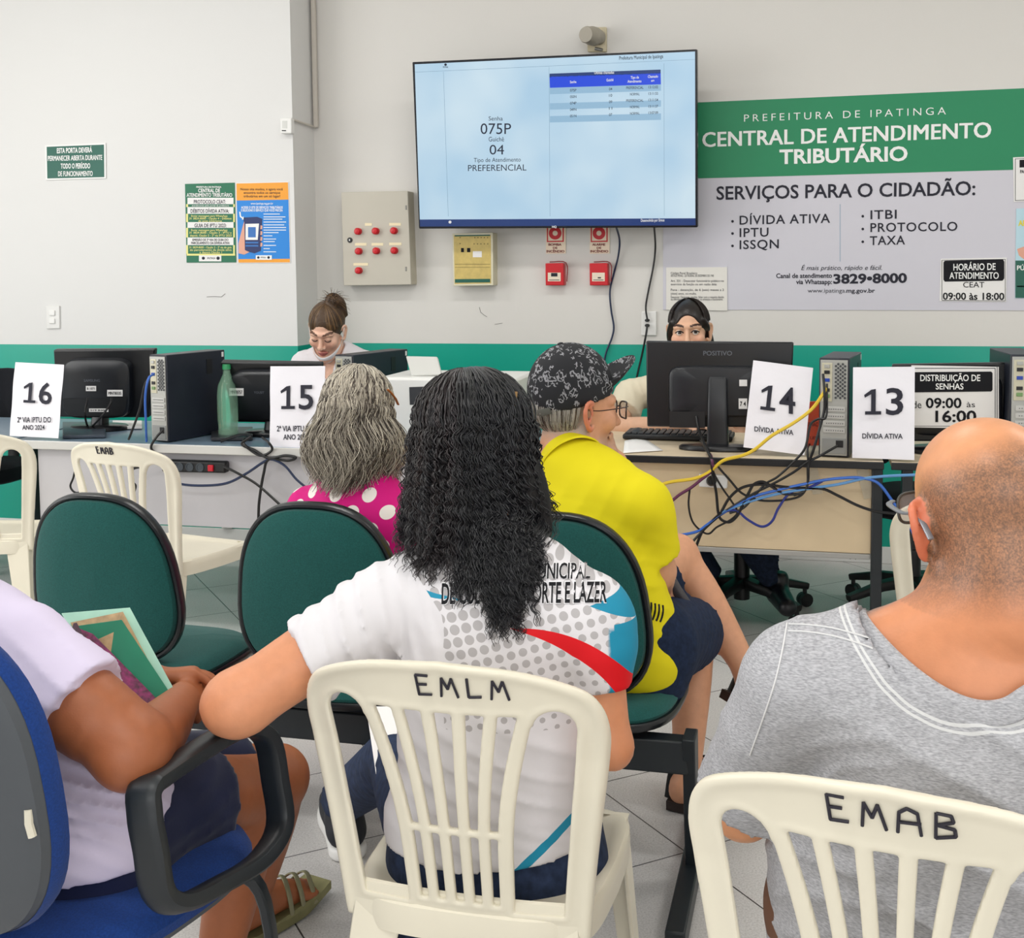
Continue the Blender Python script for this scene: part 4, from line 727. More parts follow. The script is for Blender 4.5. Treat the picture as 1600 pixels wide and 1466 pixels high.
BL = [('black lead dropping from the widescreen monitor down the panel', [onY(1088, 651, 4.38), onY(1092, 672, 4.34), onY(1100, 692, 4.24), F(1110, 715), F(1114, 745), F(1119, 770), F(1122, 800), F(1127, 812), F(1140, 816), F(1152, 806), F(1160, 790), F(1170, 770), F(1178, 757), F(1192, 753), F(1208, 762), F(1226, 772), F(1252, 772)], 0.005),
      ('second black lead from the widescreen monitor base looping to the floor bundle', [on(1094, 688), onY(1104, 704, 4.2), F(1120, 727), F(1140, 750), F(1158, 770), F(1180, 780), F(1200, 783), F(1230, 781), F(1252, 774), F(1262, 755), F(1263, 725), onY(1262, 700, 4.22), on(1270, 690)], 0.004),
      ('black lead sweeping from the upright computer across the socket block', [onY(1308, 697, 4.21), onY(1296, 704, 4.17), F(1280, 713, 0.03), F(1262, 722), F(1240, 738), F(1210, 755), F(1180, 770), F(1155, 785), F(1132, 800), F(1110, 818), F(1090, 838), F(1075, 855)], 0.005),
      ('black lead arching over the panel to the leg of the desk', [F(1127, 800), F(1140, 778), F(1160, 762), F(1190, 757), F(1225, 761), F(1255, 763), F(1285, 764), F(1310, 775), F(1340, 790), F(1368, 799), F(1400, 803), F(1432, 806)], 0.005),
      ('thin black lead hanging in a long loop beneath the purple one', [F(1078, 762), F(1076, 790), F(1082, 815), F(1096, 830), F(1108, 834), F(1120, 824), F(1142, 812), F(1152, 800), F(1142, 782), F(1130, 765), F(1118, 745), F(1112, 730)], 0.0035),
      ('black lead falling from the ports of the upright computer behind number 14', [onY(1286, 585, 4.2), onY(1288, 610, 4.16), onY(1288, 640, 4.16), onY(1280, 672, 4.15), onY(1272, 700, 4.15), F(1263, 728), F(1262, 755), F(1256, 768), F(1240, 774)], 0.005),
      ('second black lead from the ports of the upright computer', [onY(1292, 560+40, 4.2), onY(1291, 650, 4.15), onY(1278, 655, 4.15), onY(1266, 665, 4.15), onY(1258, 700, 4.14), F(1240, 722, 0.02), F(1215, 745), F(1195, 757), F(1175, 780), F(1160, 795), F(1140, 802)], 0.0045),
      ('black lead trailing from the panel down to the floor near the bare knee', [F(1128, 800), F(1112, 815), F(1098, 830), F(1090, 848), F(1086, 862), onY(1078, 905, 4.15), onY(1076, 985, 4.1), onY(1076, 1010, 4.1)], 0.005)]
for i, (lab, p, r) in enumerate(BL): cable('computer_cable', lab, p, r, m_cable)
LL = [('black lead from the screen by number 16 to its tower', [onY(137, 622, 4.40), onY(133, 648, 4.30), onZ(139, 668, DZ+0.01), onY(155, 655, 4.33), onY(172, 632, 4.38), onY(174, 622, 4.41)], 0.0045),
      ('dark lead hanging from the tower ports by number 16 over the desk edge', [onY(234, 590, 4.14), onY(226, 603, 4.10), onY(218, 640, 4.10), onY(206, 674, 4.11), onY(201, 687, 4.12)], 0.0045),
      ('black lead from tower by number 16 falling behind the plastic chair', [onY(255, 672, 4.13), onY(244, 684, 4.11), G(236, 700), G(246, 716), G(225, 728), G(207, 734), G(206, 752), G(212, 760), G(205, 780), G(202, 795)], 0.005),
      ('black lead looping under the grey counter edge behind the plastic chair', [G(121, 716), G(115, 745), G(110, 760), G(118, 770), G(133, 768)], 0.0045),
      ('navy lead drooping from behind the chair to the counter edge', [G(262, 748), G(285, 757), G(320, 759), G(355, 755), G(385, 740), G(412, 722), G(425, 718), G(445, 728), G(462, 748), G(478, 762)], 0.005),
      ('black lead from the power strip slanting down to the floor', [onY(350, 729, 4.15), G(372, 740), G(400, 756), G(430, 782), G(455, 806), G(475, 830)], 0.0055),
      ('black coiled lead spilling over the counter edge below sign 15', [on(345, 690), onY(375, 680, 4.2), onY(392, 682, 4.14), G(378, 694), G(398, 704), G(420, 716), G(445, 712), G(462, 715), G(450, 720), G(420, 718), G(412, 740), G(406, 775), G(404, 800), G(404, 830)], 0.0055),
      ('second black lead looping over the counter edge below sign 15', [on(398, 676), onY(380, 690, 4.15), G(395, 706), G(410, 712), G(425, 703), G(420, 692, 0.02), onY(410, 684, 4.14)], 0.005)]
for i, (lab, p, r) in enumerate(LL): cable('computer_cable', lab, p, r, m_cable if 'navy' not in lab else mat('navy_cable', '#1d2b4a', 0.4))
cable('network_cable', 'blue lead plugged into the tower by number 16', [onY(240, 585, 4.14), onY(232, 592, 4.08), onY(227, 620, 4.08), onY(228, 660, 4.1), onZ(229, 690, DZ+0.006)], 0.0045, m_bc)

# office chairs behind the counters ----------------------------------------
m_fab_k = mat('black_chair_fabric', '#15171c', 0.85, 0.2, bump=(260, 0.3, 0.001))
def office_chair(label, loc, rz):
    t = thing('office_chair', label, 'chair', loc, rz)
    for k in range(5):
        a = 2*math.pi*k/5+0.3; e = np.array([math.cos(a), math.sin(a), 0]); mb = MB(); mb.sweep([e*0.02+np.array([0, 0, 0.13]), e*0.15+np.array([0, 0, 0.12]), e*0.3+np.array([0, 0, 0.085])], [0.028, 0.024, 0.018], [0.024, 0.02, 0.014], 10, power=4); o = mb.build('base_leg', m_black, t)
        mb = MB(); 
        for s in (-0.011, 0.011):
            q = e*0.29+np.array([-e[1], e[0], 0])*s; mb.cyl(q+np.array([-e[1], e[0], 0])*0.009+np.array([0, 0, 0.029]), q-np.array([-e[1], e[0], 0])*0.009+np.array([0, 0, 0.029]), 0.028, 16)
        mb.cyl(e*0.29+np.array([0, 0, 0.04]), e*0.29+np.array([0, 0, 0.09]), 0.009, 8); mb.build('caster', m_black, o)
    mb = MB(); mb.cyl((0, 0, 0.06), (0, 0, 0.26), 0.032, 20); mb.cyl((0, 0, 0.26), (0, 0, 0.39), 0.022, 16); mb.box((0, 0, 0.4), (0.16, 0.2, 0.03)); mb.build('column', m_black, t)
    mb = MB(); R_ = []; n = 28
    for sc_, z in ((0.86, 0.412), (0.98, 0.425), (1.0, 0.455), (0.97, 0.485), (0.8, 0.5), (0, 0.498)):
        for k in range(n):
            a = 2*math.pi*k/n; c, s = math.cos(a), math.sin(a); R_.append((0.235*sc_*math.copysign(abs(c)**0.6, c), 0.225*sc_*math.copysign(abs(s)**0.6, s), z))
    mb.add(R_, [(i*n+k, i*n+(k+1) % n, (i+1)*n+(k+1) % n, (i+1)*n+k) for i in range(5) for k in range(n)]+[tuple(reversed(range(n)))]); mb.build('seat', m_fab_k, t)
    mb = MB(); R_ = []
    for sc_, y in ((0.0, 0.205), (0.85, 0.208), (0.98, 0.222), (1.0, 0.24), (0.96, 0.256), (0.0, 0.262)):
        for k in range(n):
            a = 2*math.pi*k/n; c, s = math.cos(a), math.sin(a); x = 0.205*sc_*math.copysign(abs(c)**0.65, c); R_.append((x, y+(0.05-abs(x)*0.25)*(abs(x) > -1)-0.03, 0.745+0.19*sc_*math.copysign(abs(s)**0.65, s)))
    mb.add(R_, [(i*n+k, (i+1)*n+k, (i+1)*n+(k+1) % n, i*n+(k+1) % n) for i in range(5) for k in range(n)]); mb.build('backrest', m_fab_k, t)
    mb = MB(); mb.sweep(cat([(0, 0.08, 0.4), (0, 0.24, 0.41), (0, 0.285, 0.5), (0, 0.275, 0.72)], 5), 0.03, 0.01, 10, up=(0, -1, 0), power=4); mb.build('back_bar', m_black, t); return t
oc = office_chair('black office chair under the seated clerk behind the widescreen monitor', (-0.29, 4.86, 0), 0.25)
copy_thing(oc, (0.38, 5.02, 0), 0.9, 'empty black office chair standing behind the second maple desk')
copy_thing(oc, (onY(-22, 640, 5.0)[0], 4.95, 0), 0.1, 'black office chair behind the grey desk end, mostly outside the picture')
copy_thing(oc, (onY(512, 700, 5.1)[0], 5.12, 0), -0.1, 'black office chair under the clerk with the hair bun')
# ------------------------------------------------------------------ smooth solid modelling: distance fields meshed by surface nets
def axis_pts(lo, hi, h, fine=()):
    """grid coordinates with step h, finer inside the given (a, b, step) ranges"""
    xs = [lo]
    while xs[-1] < hi:
        s = h
        for a, b, f in fine:
            if a-1e-9 <= xs[-1] < b: s = min(s, f)
            elif xs[-1] < a < xs[-1]+s: s = max(f, a-xs[-1]) if a-xs[-1] > f else s
        xs.append(xs[-1]+s)
    return np.array(xs, np.float32)
def surface_nets(D, xs, ys, zs):
    S = D < 0; c = S[:-1, :-1, :-1]; allin = c.copy(); anyin = c.copy()
    for i in (0, 1):
        for j in (0, 1):
            for k in (0, 1):
                q = S[i:S.shape[0]-1+i, j:S.shape[1]-1+j, k:S.shape[2]-1+k]; allin &= q; anyin |= q
    act = anyin & ~allin; I, J, K = np.nonzero(act); n = len(I)
    idx = np.full(act.shape, -1, np.int32); idx[I, J, K] = np.arange(n)
    acc = np.zeros((n, 3), np.float32); cnt = np.zeros(n, np.float32)
    cor = [(i, j, k) for i in (0, 1) for j in (0, 1) for k in (0, 1)]
    val = {o: D[I+o[0], J+o[1], K+o[2]] for o in cor}
    for a in cor:
        for ax in range(3):
            if a[ax]: continue
            b = list(a); b[ax] = 1; b = tuple(b); va, vb = val[a], val[b]; m = (va < 0) != (vb < 0); t = np.where(m, va/np.where(m, va-vb, 1), 0)
            p = np.stack([xs[I+a[0]], ys[J+a[1]], zs[K+a[2]]], 1); q = np.stack([xs[I+b[0]], ys[J+b[1]], zs[K+b[2]]], 1)
            acc += np.where(m[:, None], p+(q-p)*t[:, None], 0); cnt += m
    V = acc/cnt[:, None]; F = []
    for ax in range(3):
        sl0 = [slice(1, -1)]*3; sl1 = [slice(1, -1)]*3; sl0[ax] = slice(0, -1); sl1[ax] = slice(1, None)
        a, b = S[tuple(sl0)], S[tuple(sl1)]
        for flip, m in ((False, a & ~b), (True, ~a & b)):
            P = np.array(np.nonzero(m)).T
            if not len(P): continue
            off = np.ones(3, int); off[ax] = 0; P = P+off; u, v = (ax+1) % 3, (ax+2) % 3; e = np.eye(3, dtype=int)
            q = [P-e[u]-e[v], P-e[v], P, P-e[u]]
            q = np.stack([idx[x[:, 0], x[:, 1], x[:, 2]] for x in q], 1)
            F.append(q[:, ::-1] if flip else q)
    F = np.concatenate(F); F = F[(F >= 0).all(1)]
    return V, F
class Fld:
    def __init__(s, lo, hi, h, fx=(), fy=(), fz=()):
        s.xs, s.ys, s.zs = axis_pts(lo[0], hi[0], h, fx), axis_pts(lo[1], hi[1], h, fy), axis_pts(lo[2], hi[2], h, fz)
        s.d = np.full((len(s.xs), len(s.ys), len(s.zs)), 1.0, np.float32); s.h = h
    def like(s):
        o = object.__new__(Fld); o.xs, o.ys, o.zs, o.h = s.xs, s.ys, s.zs, s.h; o.d = np.full(s.d.shape, 1.0, np.float32); return o
    def win(s, lo, hi):
        sl = []
        for a, l, h in zip((s.xs, s.ys, s.zs), lo, hi):
            i, j = np.searchsorted(a, [l, h]); sl.append(slice(max(0, i-1), min(len(a), j+1)))
        return tuple(sl)
    def grid(s, w):
        return np.meshgrid(s.xs[w[0]], s.ys[w[1]], s.zs[w[2]], indexing='ij', sparse=True)
    def put(s, fn, lo, hi, k, op='add'):
        m = k+3*s.h; w = s.win(np.asarray(lo)-m, np.asarray(hi)+m)
        if any(x.stop <= x.start for x in w): return s
        v = fn(*s.grid(w)).astype(np.float32); d = s.d[w]
        if op == 'sub': v = -v; d2 = -d
        else: d2 = d
        if op == 'sub':   # max(d, -v) smooth
            a, b = d2, -v; h = np.clip(0.5+0.5*(b-a)/max(k, 1e-5), 0, 1); r = -(b*(1-h)+a*h - k*h*(1-h)); s.d[w] = -(-r) if False else np.maximum(r, d) if k < 1e-4 else r
        else:
            h = np.clip(0.5+0.5*(v-d2)/max(k, 1e-5), 0, 1); s.d[w] = v*(1-h)+d2*h-k*h*(1-h)
        return s
    def ell(s, c, r, k=0.01, R=None, op='add'):
        """ellipsoid; R rows are its axes"""
        c = np3(c); r = np.array(r if hasattr(r, '__len__') else (r, r, r), float); mr = r.max()
        def fn(X, Y, Z):
            X, Y, Z = X-c[0], Y-c[1], Z-c[2]
            if R is not None: X, Y, Z = (R[i][0]*X+R[i][1]*Y+R[i][2]*Z for i in range(3))
            k0 = np.sqrt((X/r[0])**2+(Y/r[1])**2+(Z/r[2])**2); k1 = np.sqrt((X/r[0]**2)**2+(Y/r[1]**2)**2+(Z/r[2]**2)**2)
            return k0*(k0-1)/np.maximum(k1, 1e-6)
        return s.put(fn, c-mr, c+mr, k, op)
    def limb(s, pts, rad, k=0.01, flat=None, op='add', smooth=4):
        """tapered tube through points; flat = (direction, factor) thins it along a direction"""
        pts = [np3(p) for p in pts]; rad = list(rad) if hasattr(rad, '__len__') else [rad]*len(pts)
        if len(pts) > 2 and smooth > 1:
            q = cat([np.append(p, r) for p, r in zip(pts, rad)], smooth); pts = [x[:3] for x in q]; rad = [float(max(x[3], 0.002)) for x in q]
        P = np.array(pts); mr = max(rad)
        fn_dir = None if flat is None else (unit(flat[0]), flat[1])
        def fn(X, Y, Z):
            best = None
            for a, b, ra, rb in zip(pts[:-1], pts[1:], rad[:-1], rad[1:]):
                d = b-a; L2 = max(1e-9, d@d); px, py, pz = X-a[0], Y-a[1], Z-a[2]
                t = np.clip((px*d[0]+py*d[1]+pz*d[2])/L2, 0, 1)
                qx, qy, qz = px-t*d[0], py-t*d[1], pz-t*d[2]
                if fn_dir is not None:
                    n, f = fn_dir; g = (qx*n[0]+qy*n[1]+qz*n[2])*(1/f-1); qx, qy, qz = qx+g*n[0], qy+g*n[1], qz+g*n[2]
                v = np.sqrt(qx*qx+qy*qy+qz*qz)-(ra+t*(rb-ra)); 
                best = v if best is None else np.minimum(best, v)
            return best if fn_dir is None else best*min(1.0, fn_dir[1]*1.2)
        return s.put(fn, P.min(0)-mr, P.max(0)+mr, k, op)
    def loft(s, secs, k=0.02, n=5, op='add', pw=2.0):
        """elliptic trunk: sections (centre, right axis, half width, half depth)"""
        q = cat([np.concatenate([np3(c), unit(r), [w, d]]) for c, r, w, d in secs], n)
        C = [x[:3] for x in q]; Rr = [x[3:6] for x in q]; W = [float(x[6]) for x in q]; Dp = [float(x[7]) for x in q]; P = np.array(C); mr = max(W+Dp)
        def fn(X, Y, Z):
            best = None
            for i in range(len(C)-1):
                a, b = C[i], C[i+1]; d = b-a; L = np.linalg.norm(d); t_ = d/L; r = unit((Rr[i]+Rr[i+1])-t_*np.dot(Rr[i]+Rr[i+1], t_)); f = np.cross(t_, r)
                px, py, pz = X-a[0], Y-a[1], Z-a[2]; al = px*t_[0]+py*t_[1]+pz*t_[2]; t = np.clip(al/L, 0, 1); ov = al-t*L
                w = W[i]+t*(W[i+1]-W[i]); dp = Dp[i]+t*(Dp[i+1]-Dp[i]); x = (px*r[0]+py*r[1]+pz*r[2])/w; y = (px*f[0]+py*f[1]+pz*f[2])/dp; m = np.minimum(w, dp); z = ov/m
                v = (np.sqrt(x*x+y*y+z*z)-1)*m if pw == 2.0 else ((np.abs(x)**pw+np.abs(y)**pw+np.abs(z)**pw)**(1/pw)-1)*m
                best = v if best is None else np.minimum(best, v)
            return best
        return s.put(fn, P.min(0)-mr, P.max(0)+mr, k, op)
    def cut(s, p, n, k=0.0):  # keep the side the normal points away from
        p, n = np3(p), unit(n); X, Y, Z = np.meshgrid(s.xs, s.ys, s.zs, indexing='ij', sparse=True)
        s.d = np.maximum(s.d, ((X-p[0])*n[0]+(Y-p[1])*n[1]+(Z-p[2])*n[2]).astype(np.float32)); return s
    def warp(s, fn): X, Y, Z = np.meshgrid(s.xs, s.ys, s.zs, indexing='ij', sparse=True); s.d = s.d+fn(X, Y, Z).astype(np.float32); return s
    def mesh(s): return surface_nets(s.d, s.xs, s.ys, s.zs)
def cling(G, F, off, c, r, k=0.012):
    """cloth follows the body at a fixed distance inside a ball"""
    c = np3(c); w = G.win(c-r, c+r); ax = []
    for A, B, sl in ((F.xs, G.xs, w[0]), (F.ys, G.ys, w[1]), (F.zs, G.zs, w[2])):
        q = np.clip(B[sl], A[0], A[-1]-1e-5); i = np.clip(np.searchsorted(A, q, 'right')-1, 0, len(A)-2); ax.append((i, (q-A[i])/(A[i+1]-A[i])))
    (i, a), (j, b), (l, e) = ax; v = 0
    for di in (0, 1):
        for dj in (0, 1):
            for dl in (0, 1): v = v+F.d[np.ix_(i+di, j+dj, l+dl)]*((a if di else 1-a)[:, None, None])*((b if dj else 1-b)[None, :, None])*((e if dl else 1-e)[None, None, :])
    X, Y, Z = G.grid(w); v = v-off+np.maximum(0, np.sqrt((X-c[0])**2+(Y-c[1])**2+(Z-c[2])**2)-r*0.85)*2; d = G.d[w]
    h = np.clip(0.5+0.5*(v-d)/k, 0, 1); G.d[w] = (v*(1-h)+d*h-k*h*(1-h)).astype(np.float32)
def relax(V, F, it=2, lam=0.5):
    E = np.concatenate([F[:, [0, 1]], F[:, [1, 2]], F[:, [2, 3]], F[:, [3, 0]]]); E = np.concatenate([E, E[:, ::-1]])
    deg = np.bincount(E[:, 0], minlength=len(V)).astype(np.float32)[:, None]; deg[deg == 0] = 1
    for i in range(it):
        for l in (lam, -lam*0.95):
            A = np.stack([np.bincount(E[:, 0], weights=V[E[:, 1], k], minlength=len(V)) for k in range(3)], 1).astype(np.float32)
            V = V+l*(A/deg-V)
    return V
def poly_sd(poly, U, Vv):
    """signed distance to a closed polygon, negative inside"""
    P = np.array(poly, float); Q = np.roll(P, -1, 0); best = None; ins = np.zeros(np.broadcast(U, Vv).shape, bool)
    for a, b in zip(P, Q):
        e = b-a; t = np.clip(((U-a[0])*e[0]+(Vv-a[1])*e[1])/max(1e-12, e@e), 0, 1); d = (U-a[0]-t*e[0])**2+(Vv-a[1]-t*e[1])**2; best = d if best is None else np.minimum(best, d)
        c = ((a[1] > Vv) != (b[1] > Vv)); den = (b[1]-a[1]) if abs(b[1]-a[1]) > 1e-12 else 1e-12
        ins ^= c & (U < (b[0]-a[0])*(Vv-a[1])/den+a[0])
    d = np.sqrt(best); return np.where(ins, -d, d)
# ------------------------------------------------------------------ white plastic chairs
m_plastic = mat('ivory_plastic', '#e6dfcb', 0.33, 0.5, var=(5, 0.035), bump=(260, 0.05, 0.0005)); m_marker = mat('marker_ink', '#23202c', 0.6)
def chair_back_warp(U, V, W):
    """panel coordinates to chair space: u across, v up the back, w towards the sitter"""
    y = -0.195-0.20*V-0.05*np.clip(V, 0, 1)**2+0.95*U*U*(0.35+0.65*np.clip(V/0.3, 0, 1)); z = 0.405+0.965*V
    return np.stack([U*(0.93+0.40*V), y+W, z], 1)
def make_mono_mesh():
    us = np.arange(-0.242, 0.2421, 0.0036, dtype=np.float32); vs = np.arange(-0.03, 0.475, 0.0036, dtype=np.float32); ws = np.arange(-0.02, 0.0201, 0.0031, dtype=np.float32)
    U, Vv = np.meshgrid(us, vs, indexing='ij')
    out = cat([np.array(p) for p in [(0.212, -0.02), (0.214, 0.1), (0.218, 0.2), (0.222, 0.29), (0.221, 0.345), (0.207, 0.39), (0.176, 0.42), (0.1, 0.446), (0, 0.456)]], 5)
    out = [tuple(p) for p in out]; full = out+[(-x, y) for x, y in reversed(out)]
    d = poly_sd(full, U, Vv); hole = np.full(U.shape, 1.0)
    def bb(v):
        t = np.clip((0.372-v)/0.335, 0, 1); return math.sin(min(1.0, t*1.35)*math.pi/2)
    TOP = [0.1205, 0.102, 0.0745, 0.058, 0.0305, 0.0135]; BOT = [0.088, 0.067, 0.054, 0.0375, 0.0235, 0.0075]   # half fan: bar and gap edges, outside in
    pos = lambda i, v: TOP[i]*(1-bb(v))+BOT[i]*bb(v)
    vv = np.linspace(0.372, 0.04, 14)
    for l, r_ in ((1, 2), (3, 4), (5, None)):
        for s in (-1, 1):
            if r_ is None:
                if s > 0: hole = np.minimum(hole, poly_sd([(-pos(5, v), v) for v in vv]+[(pos(5, v), v) for v in vv[::-1]], U, Vv)+0.0008)
            else: hole = np.minimum(hole, poly_sd([(s*pos(l, v), v) for v in vv]+[(s*pos(r_, v), v) for v in vv[::-1]], U, Vv)+0.0008)
    bridge = np.abs(Vv-0.165)-0.006
    hole = np.maximum(hole, np.where(np.abs(U) < 0.068, -bridge, -1))
    for s in (-1, 1):   # side openings: arched top, running down beside the fan
        inner = [(s*(pos(0, v)+0.0005), v) for v in np.linspace(0.355, 0.03, 12)]
        outer = [(s*(0.168+0.012*max(0, v)/0.345), v) for v in np.linspace(0.03, 0.345, 12)]
        arch = [(s*(0.1495+0.0305*math.cos(a)), 0.349+0.034*math.sin(a)) for a in np.linspace(0.1, math.pi-0.1, 9)]
        hole = np.minimum(hole, poly_sd(inner+outer+arch, U, Vv)+0.001)
    d2 = np.maximum(d, -hole)
    rim = 0.0055+0.0045*np.clip(1-np.abs(np.maximum(d, -1)+0.008)/0.012, 0, 1)+0.002*np.clip(1-np.abs(hole-0.006)/0.008, 0, 1)
    D = np.empty((len(us), len(vs), len(ws)), np.float32); r = 0.004
    for i, w in enumerate(ws):
        b = np.abs(w)-rim; x = d2+r; y = b+r
        D[:, :, i] = np.minimum(np.maximum(x, y), 0)+np.sqrt(np.maximum(x, 0)**2+np.maximum(y, 0)**2)-r
    D[:, 0, :] = np.maximum(D[:, 0, :], 0.001)
    V, F = surface_nets(D, us, vs, ws); V = relax(V, F, 1, 0.4)
    P = chair_back_warp(V[:, 0], V[:, 1], V[:, 2]); return P.astype(np.float32), F[:, ::-1]
def seat_mesh():
    n = 64; vs = []
    def ring(sc_, z, dish):
        for k in range(n):
            a = 2*math.pi*k/n; c, s_ = math.cos(a), math.sin(a); x = 0.206*sc_*math.copysign(abs(c)**0.42, c); y = 0.212*sc_*math.copysign(abs(s_)**0.42, s_)
            w = 1-0.05*(y < 0)*abs(y)/0.2; vs.append((x*w, y+0.005, z+dish*(x*x*0.5+y*y*0.25)-0.010*max(0, y/0.2)**4))
    for sc_, z in ((0.0, 0.413), (0.3, 0.413), (0.6, 0.414), (0.8, 0.416), (0.86, 0.421), (0.92, 0.428), (0.975, 0.428), (1.0, 0.422), (1.005, 0.405), (1.0, 0.375), (0.985, 0.375), (0.985, 0.41), (0.5, 0.405), (0.0, 0.405)): ring(sc_, z, 0.12)
    m = len(vs)//n; return vs, [(i*n+(k+1) % n, i*n+k, (i+1)*n+k, (i+1)*n+(k+1) % n) for i in range(m-1) for k in range(n)]
def leg_mb(sx, front):
    mb = MB(); N = 10; ring = []
    for i in range(N+1):
        t = i/N; z = 0.425*(1-t)
        if front: x, y, wx, wy = 0.19+0.03*t, 0.185+0.03*t, 0.05-0.018*t, 0.055-0.02*t; sy = -1
        else: x, y, wx, wy = 0.18+0.04*t, -0.188-0.085*t-0.02*(1-t)*0, 0.085-0.045*t, 0.06-0.022*t; sy = 1
        th = 0.008   # L section open to the inside
        L = [(0, 0), (-wx, 0), (-wx, th*sy), (-th, th*sy), (-th, wy*sy), (0, wy*sy)]
        ring += [(sx*(x+a), y+b, z) for a, b in L]
    f = [(i*6+k, i*6+(k+1) % 6, (i+1)*6+(k+1) % 6, (i+1)*6+k) for i in range(N) for k in range(6)]+[tuple(range(6)), tuple(N*6+k for k in reversed(range(6)))]
    mb.add(ring, f); return mb
_mono = make_mono_mesh(); _seatm = seat_mesh()
STROKES = {'E': [[(0.7, 1), (0, 1), (0.1, 0), (0.85, 0.05)], [(0.05, 0.52), (0.6, 0.55)]], 'M': [[(0, 0), (0.08, 0.95), (0.4, 0.4), (0.62, 0.95), (0.95, 0)]], 'L': [[(0.1, 1), (0.15, 0.05), (0.85, 0.1)]],
           'A': [[(0, 0), (0.05, 0.8), (0.35, 1), (0.75, 0.85), (0.9, 0)], [(0, 0.42), (0.9, 0.45)]], 'B': [[(0.05, 0), (0.05, 1), (0.6, 0.95), (0.7, 0.7), (0.1, 0.52), (0.75, 0.42), (0.8, 0.15), (0.05, 0)]]}
def hand_lettering(word, u0, u1, v0, v1, parent, tilt=0.0, r=0.0016):
    """marker strokes lying on the back of the chair's top band"""
    n = len(word); w = (u1-u0)/(n-0.25); mb = MB()
    for i, ch in enumerate(word):
        for st in STROKES[ch]:
            P = []
            for a, b in zip(st, st[1:]):
                for t in np.linspace(0, 1, 6): P.append((a[0]+(b[0]-a[0])*t, a[1]+(b[1]-a[1])*t))
            pts = [chair_back_warp(np.array([u0+w*(i+0.72*x)]), np.array([v0+(v1-v0)*y+tilt*(i+x)]), np.array([-0.0078]))[0] for x, y in P]
            mb.sweep(pts, r, n=6)
    return mb.build('lettering', m_marker, parent)
def plastic_chair(label, loc, rz, word=None, box=(-0.08, 0.07, 0.4, 0.43), tilt=0.0, r=0.0016, group='white plastic chairs'):
    t = thing('plastic_chair', label, 'chair', loc, rz, None)
    mesh_obj('backrest', _mono[0], _mono[1], m_plastic, t)
    mesh_obj('seat', *_seatm, m_plastic, t)
    for sx in (-1, 1):
        leg_mb(sx, True).build('leg', m_plastic, t, bevel=0.0025); leg_mb(sx, False).build('leg', m_plastic, t, bevel=0.0025)
    mb = MB(); a = chair_back_warp(np.linspace(-0.195, 0.195, 12), np.full(12, 0.012), np.zeros(12)); mb.sweep(list(a), 0.006, 0.035, n=10, up=(0, 0, 1), power=5); mb.build('rear_rail', m_plastic, t)
    if word: hand_lettering(word, *box, t, tilt, r)
    return t
plastic_chair('white plastic chair marked EMLM carrying the woman in the white jersey', (-0.516, 1.885, 0), math.radians(-1), 'EMLM', (-0.030, 0.096, 0.402, 0.434), 0.0, 0.0021)
plastic_chair('white plastic chair marked EMAB carrying the bald man', (0.125, 1.594, 0), math.radians(-10.1), 'EMAB', (-0.055, 0.072, 0.404, 0.436), 0.0, 0.0021)
plastic_chair('empty white plastic chair marked EMAB facing the grey counter', (-2.22, 3.78, 0), math.radians(-12), 'EMAB', (-0.05, 0.02, 0.412, 0.436), 0.0, 0.0019)
p_ = onZ(-50, 668, 0.85); plastic_chair('white plastic chair cut by the picture edge near number sign 16', (p_[0]-0.045, p_[1]+0.215, 0), math.radians(14))
plastic_chair('white plastic chair mostly hidden by the bald man, near the second maple desk', (0.40, 3.35, 0), math.radians(4))
# ------------------------------------------------------------------ green bench
m_gfab = mat('green_bench_fabric', '#1d5450', 0.85, 0.2, bump=(420, 0.5, 0.0012), var=(300, 0.16), sheen=0.1); m_pvc = mat('black_pvc_edge', '#111418', 0.3); m_beam = mat('bench_steel', '#161d22', 0.42, bump=(300, 0.12, 0.001))
BX0, BX1, BY_ = -2.05, -0.255, 2.62
t = thing('waiting_bench', 'three seat green upholstered bench on a black steel beam', 'bench', ((BX0+BX1)/2, BY_, 0)); bench = t
mb = MB(); mb.box(((BX0+BX1)/2, 2.61, 0.318), (BX1-BX0-0.03, 0.05, 0.075)); loc_build(mb, 'beam', m_beam, t, bevel=0.004)
for x in (BX0+0.013, BX1-0.013):
    mb = MB(); mb.hexa([(x-0.014, 2.635, 0.05), (x+0.014, 2.635, 0.05), (x+0.014, 2.685, 0.05), (x-0.014, 2.685, 0.05), (x-0.014, 2.575, 0.365), (x+0.014, 2.575, 0.365), (x+0.014, 2.65, 0.365), (x-0.014, 2.65, 0.365)]); o = loc_build(mb, 'leg', m_beam, t, bevel=0.003)
    mb = MB(); mb.box((x-0.004, 2.66, 0.027), (0.042, 0.62, 0.05)); loc_build(mb, 'foot_rail', m_beam, t, bevel=0.004)
def rr(n, w, h, p): return [(w*math.copysign(abs(math.cos(2*math.pi*k/n))**(2/p), math.cos(2*math.pi*k/n)), h*math.copysign(abs(math.sin(2*math.pi*k/n))**(2/p), math.sin(2*math.pi*k/n))) for k in range(n)]
def pad(n, W, H, p, layers, place):
    """cushion: outline shrunk per layer; place(x, y, lift) -> point"""
    mb = MB(); R_ = []
    for sc_, l in layers: R_ += [place(x*sc_, y*sc_, l) for x, y in rr(n, W, H, p)]
    m = len(layers); mb.add(R_, [(i*n+k, i*n+(k+1) % n, (i+1)*n+(k+1) % n, (i+1)*n+k) for i in range(m-1) for k in range(n)]); return mb
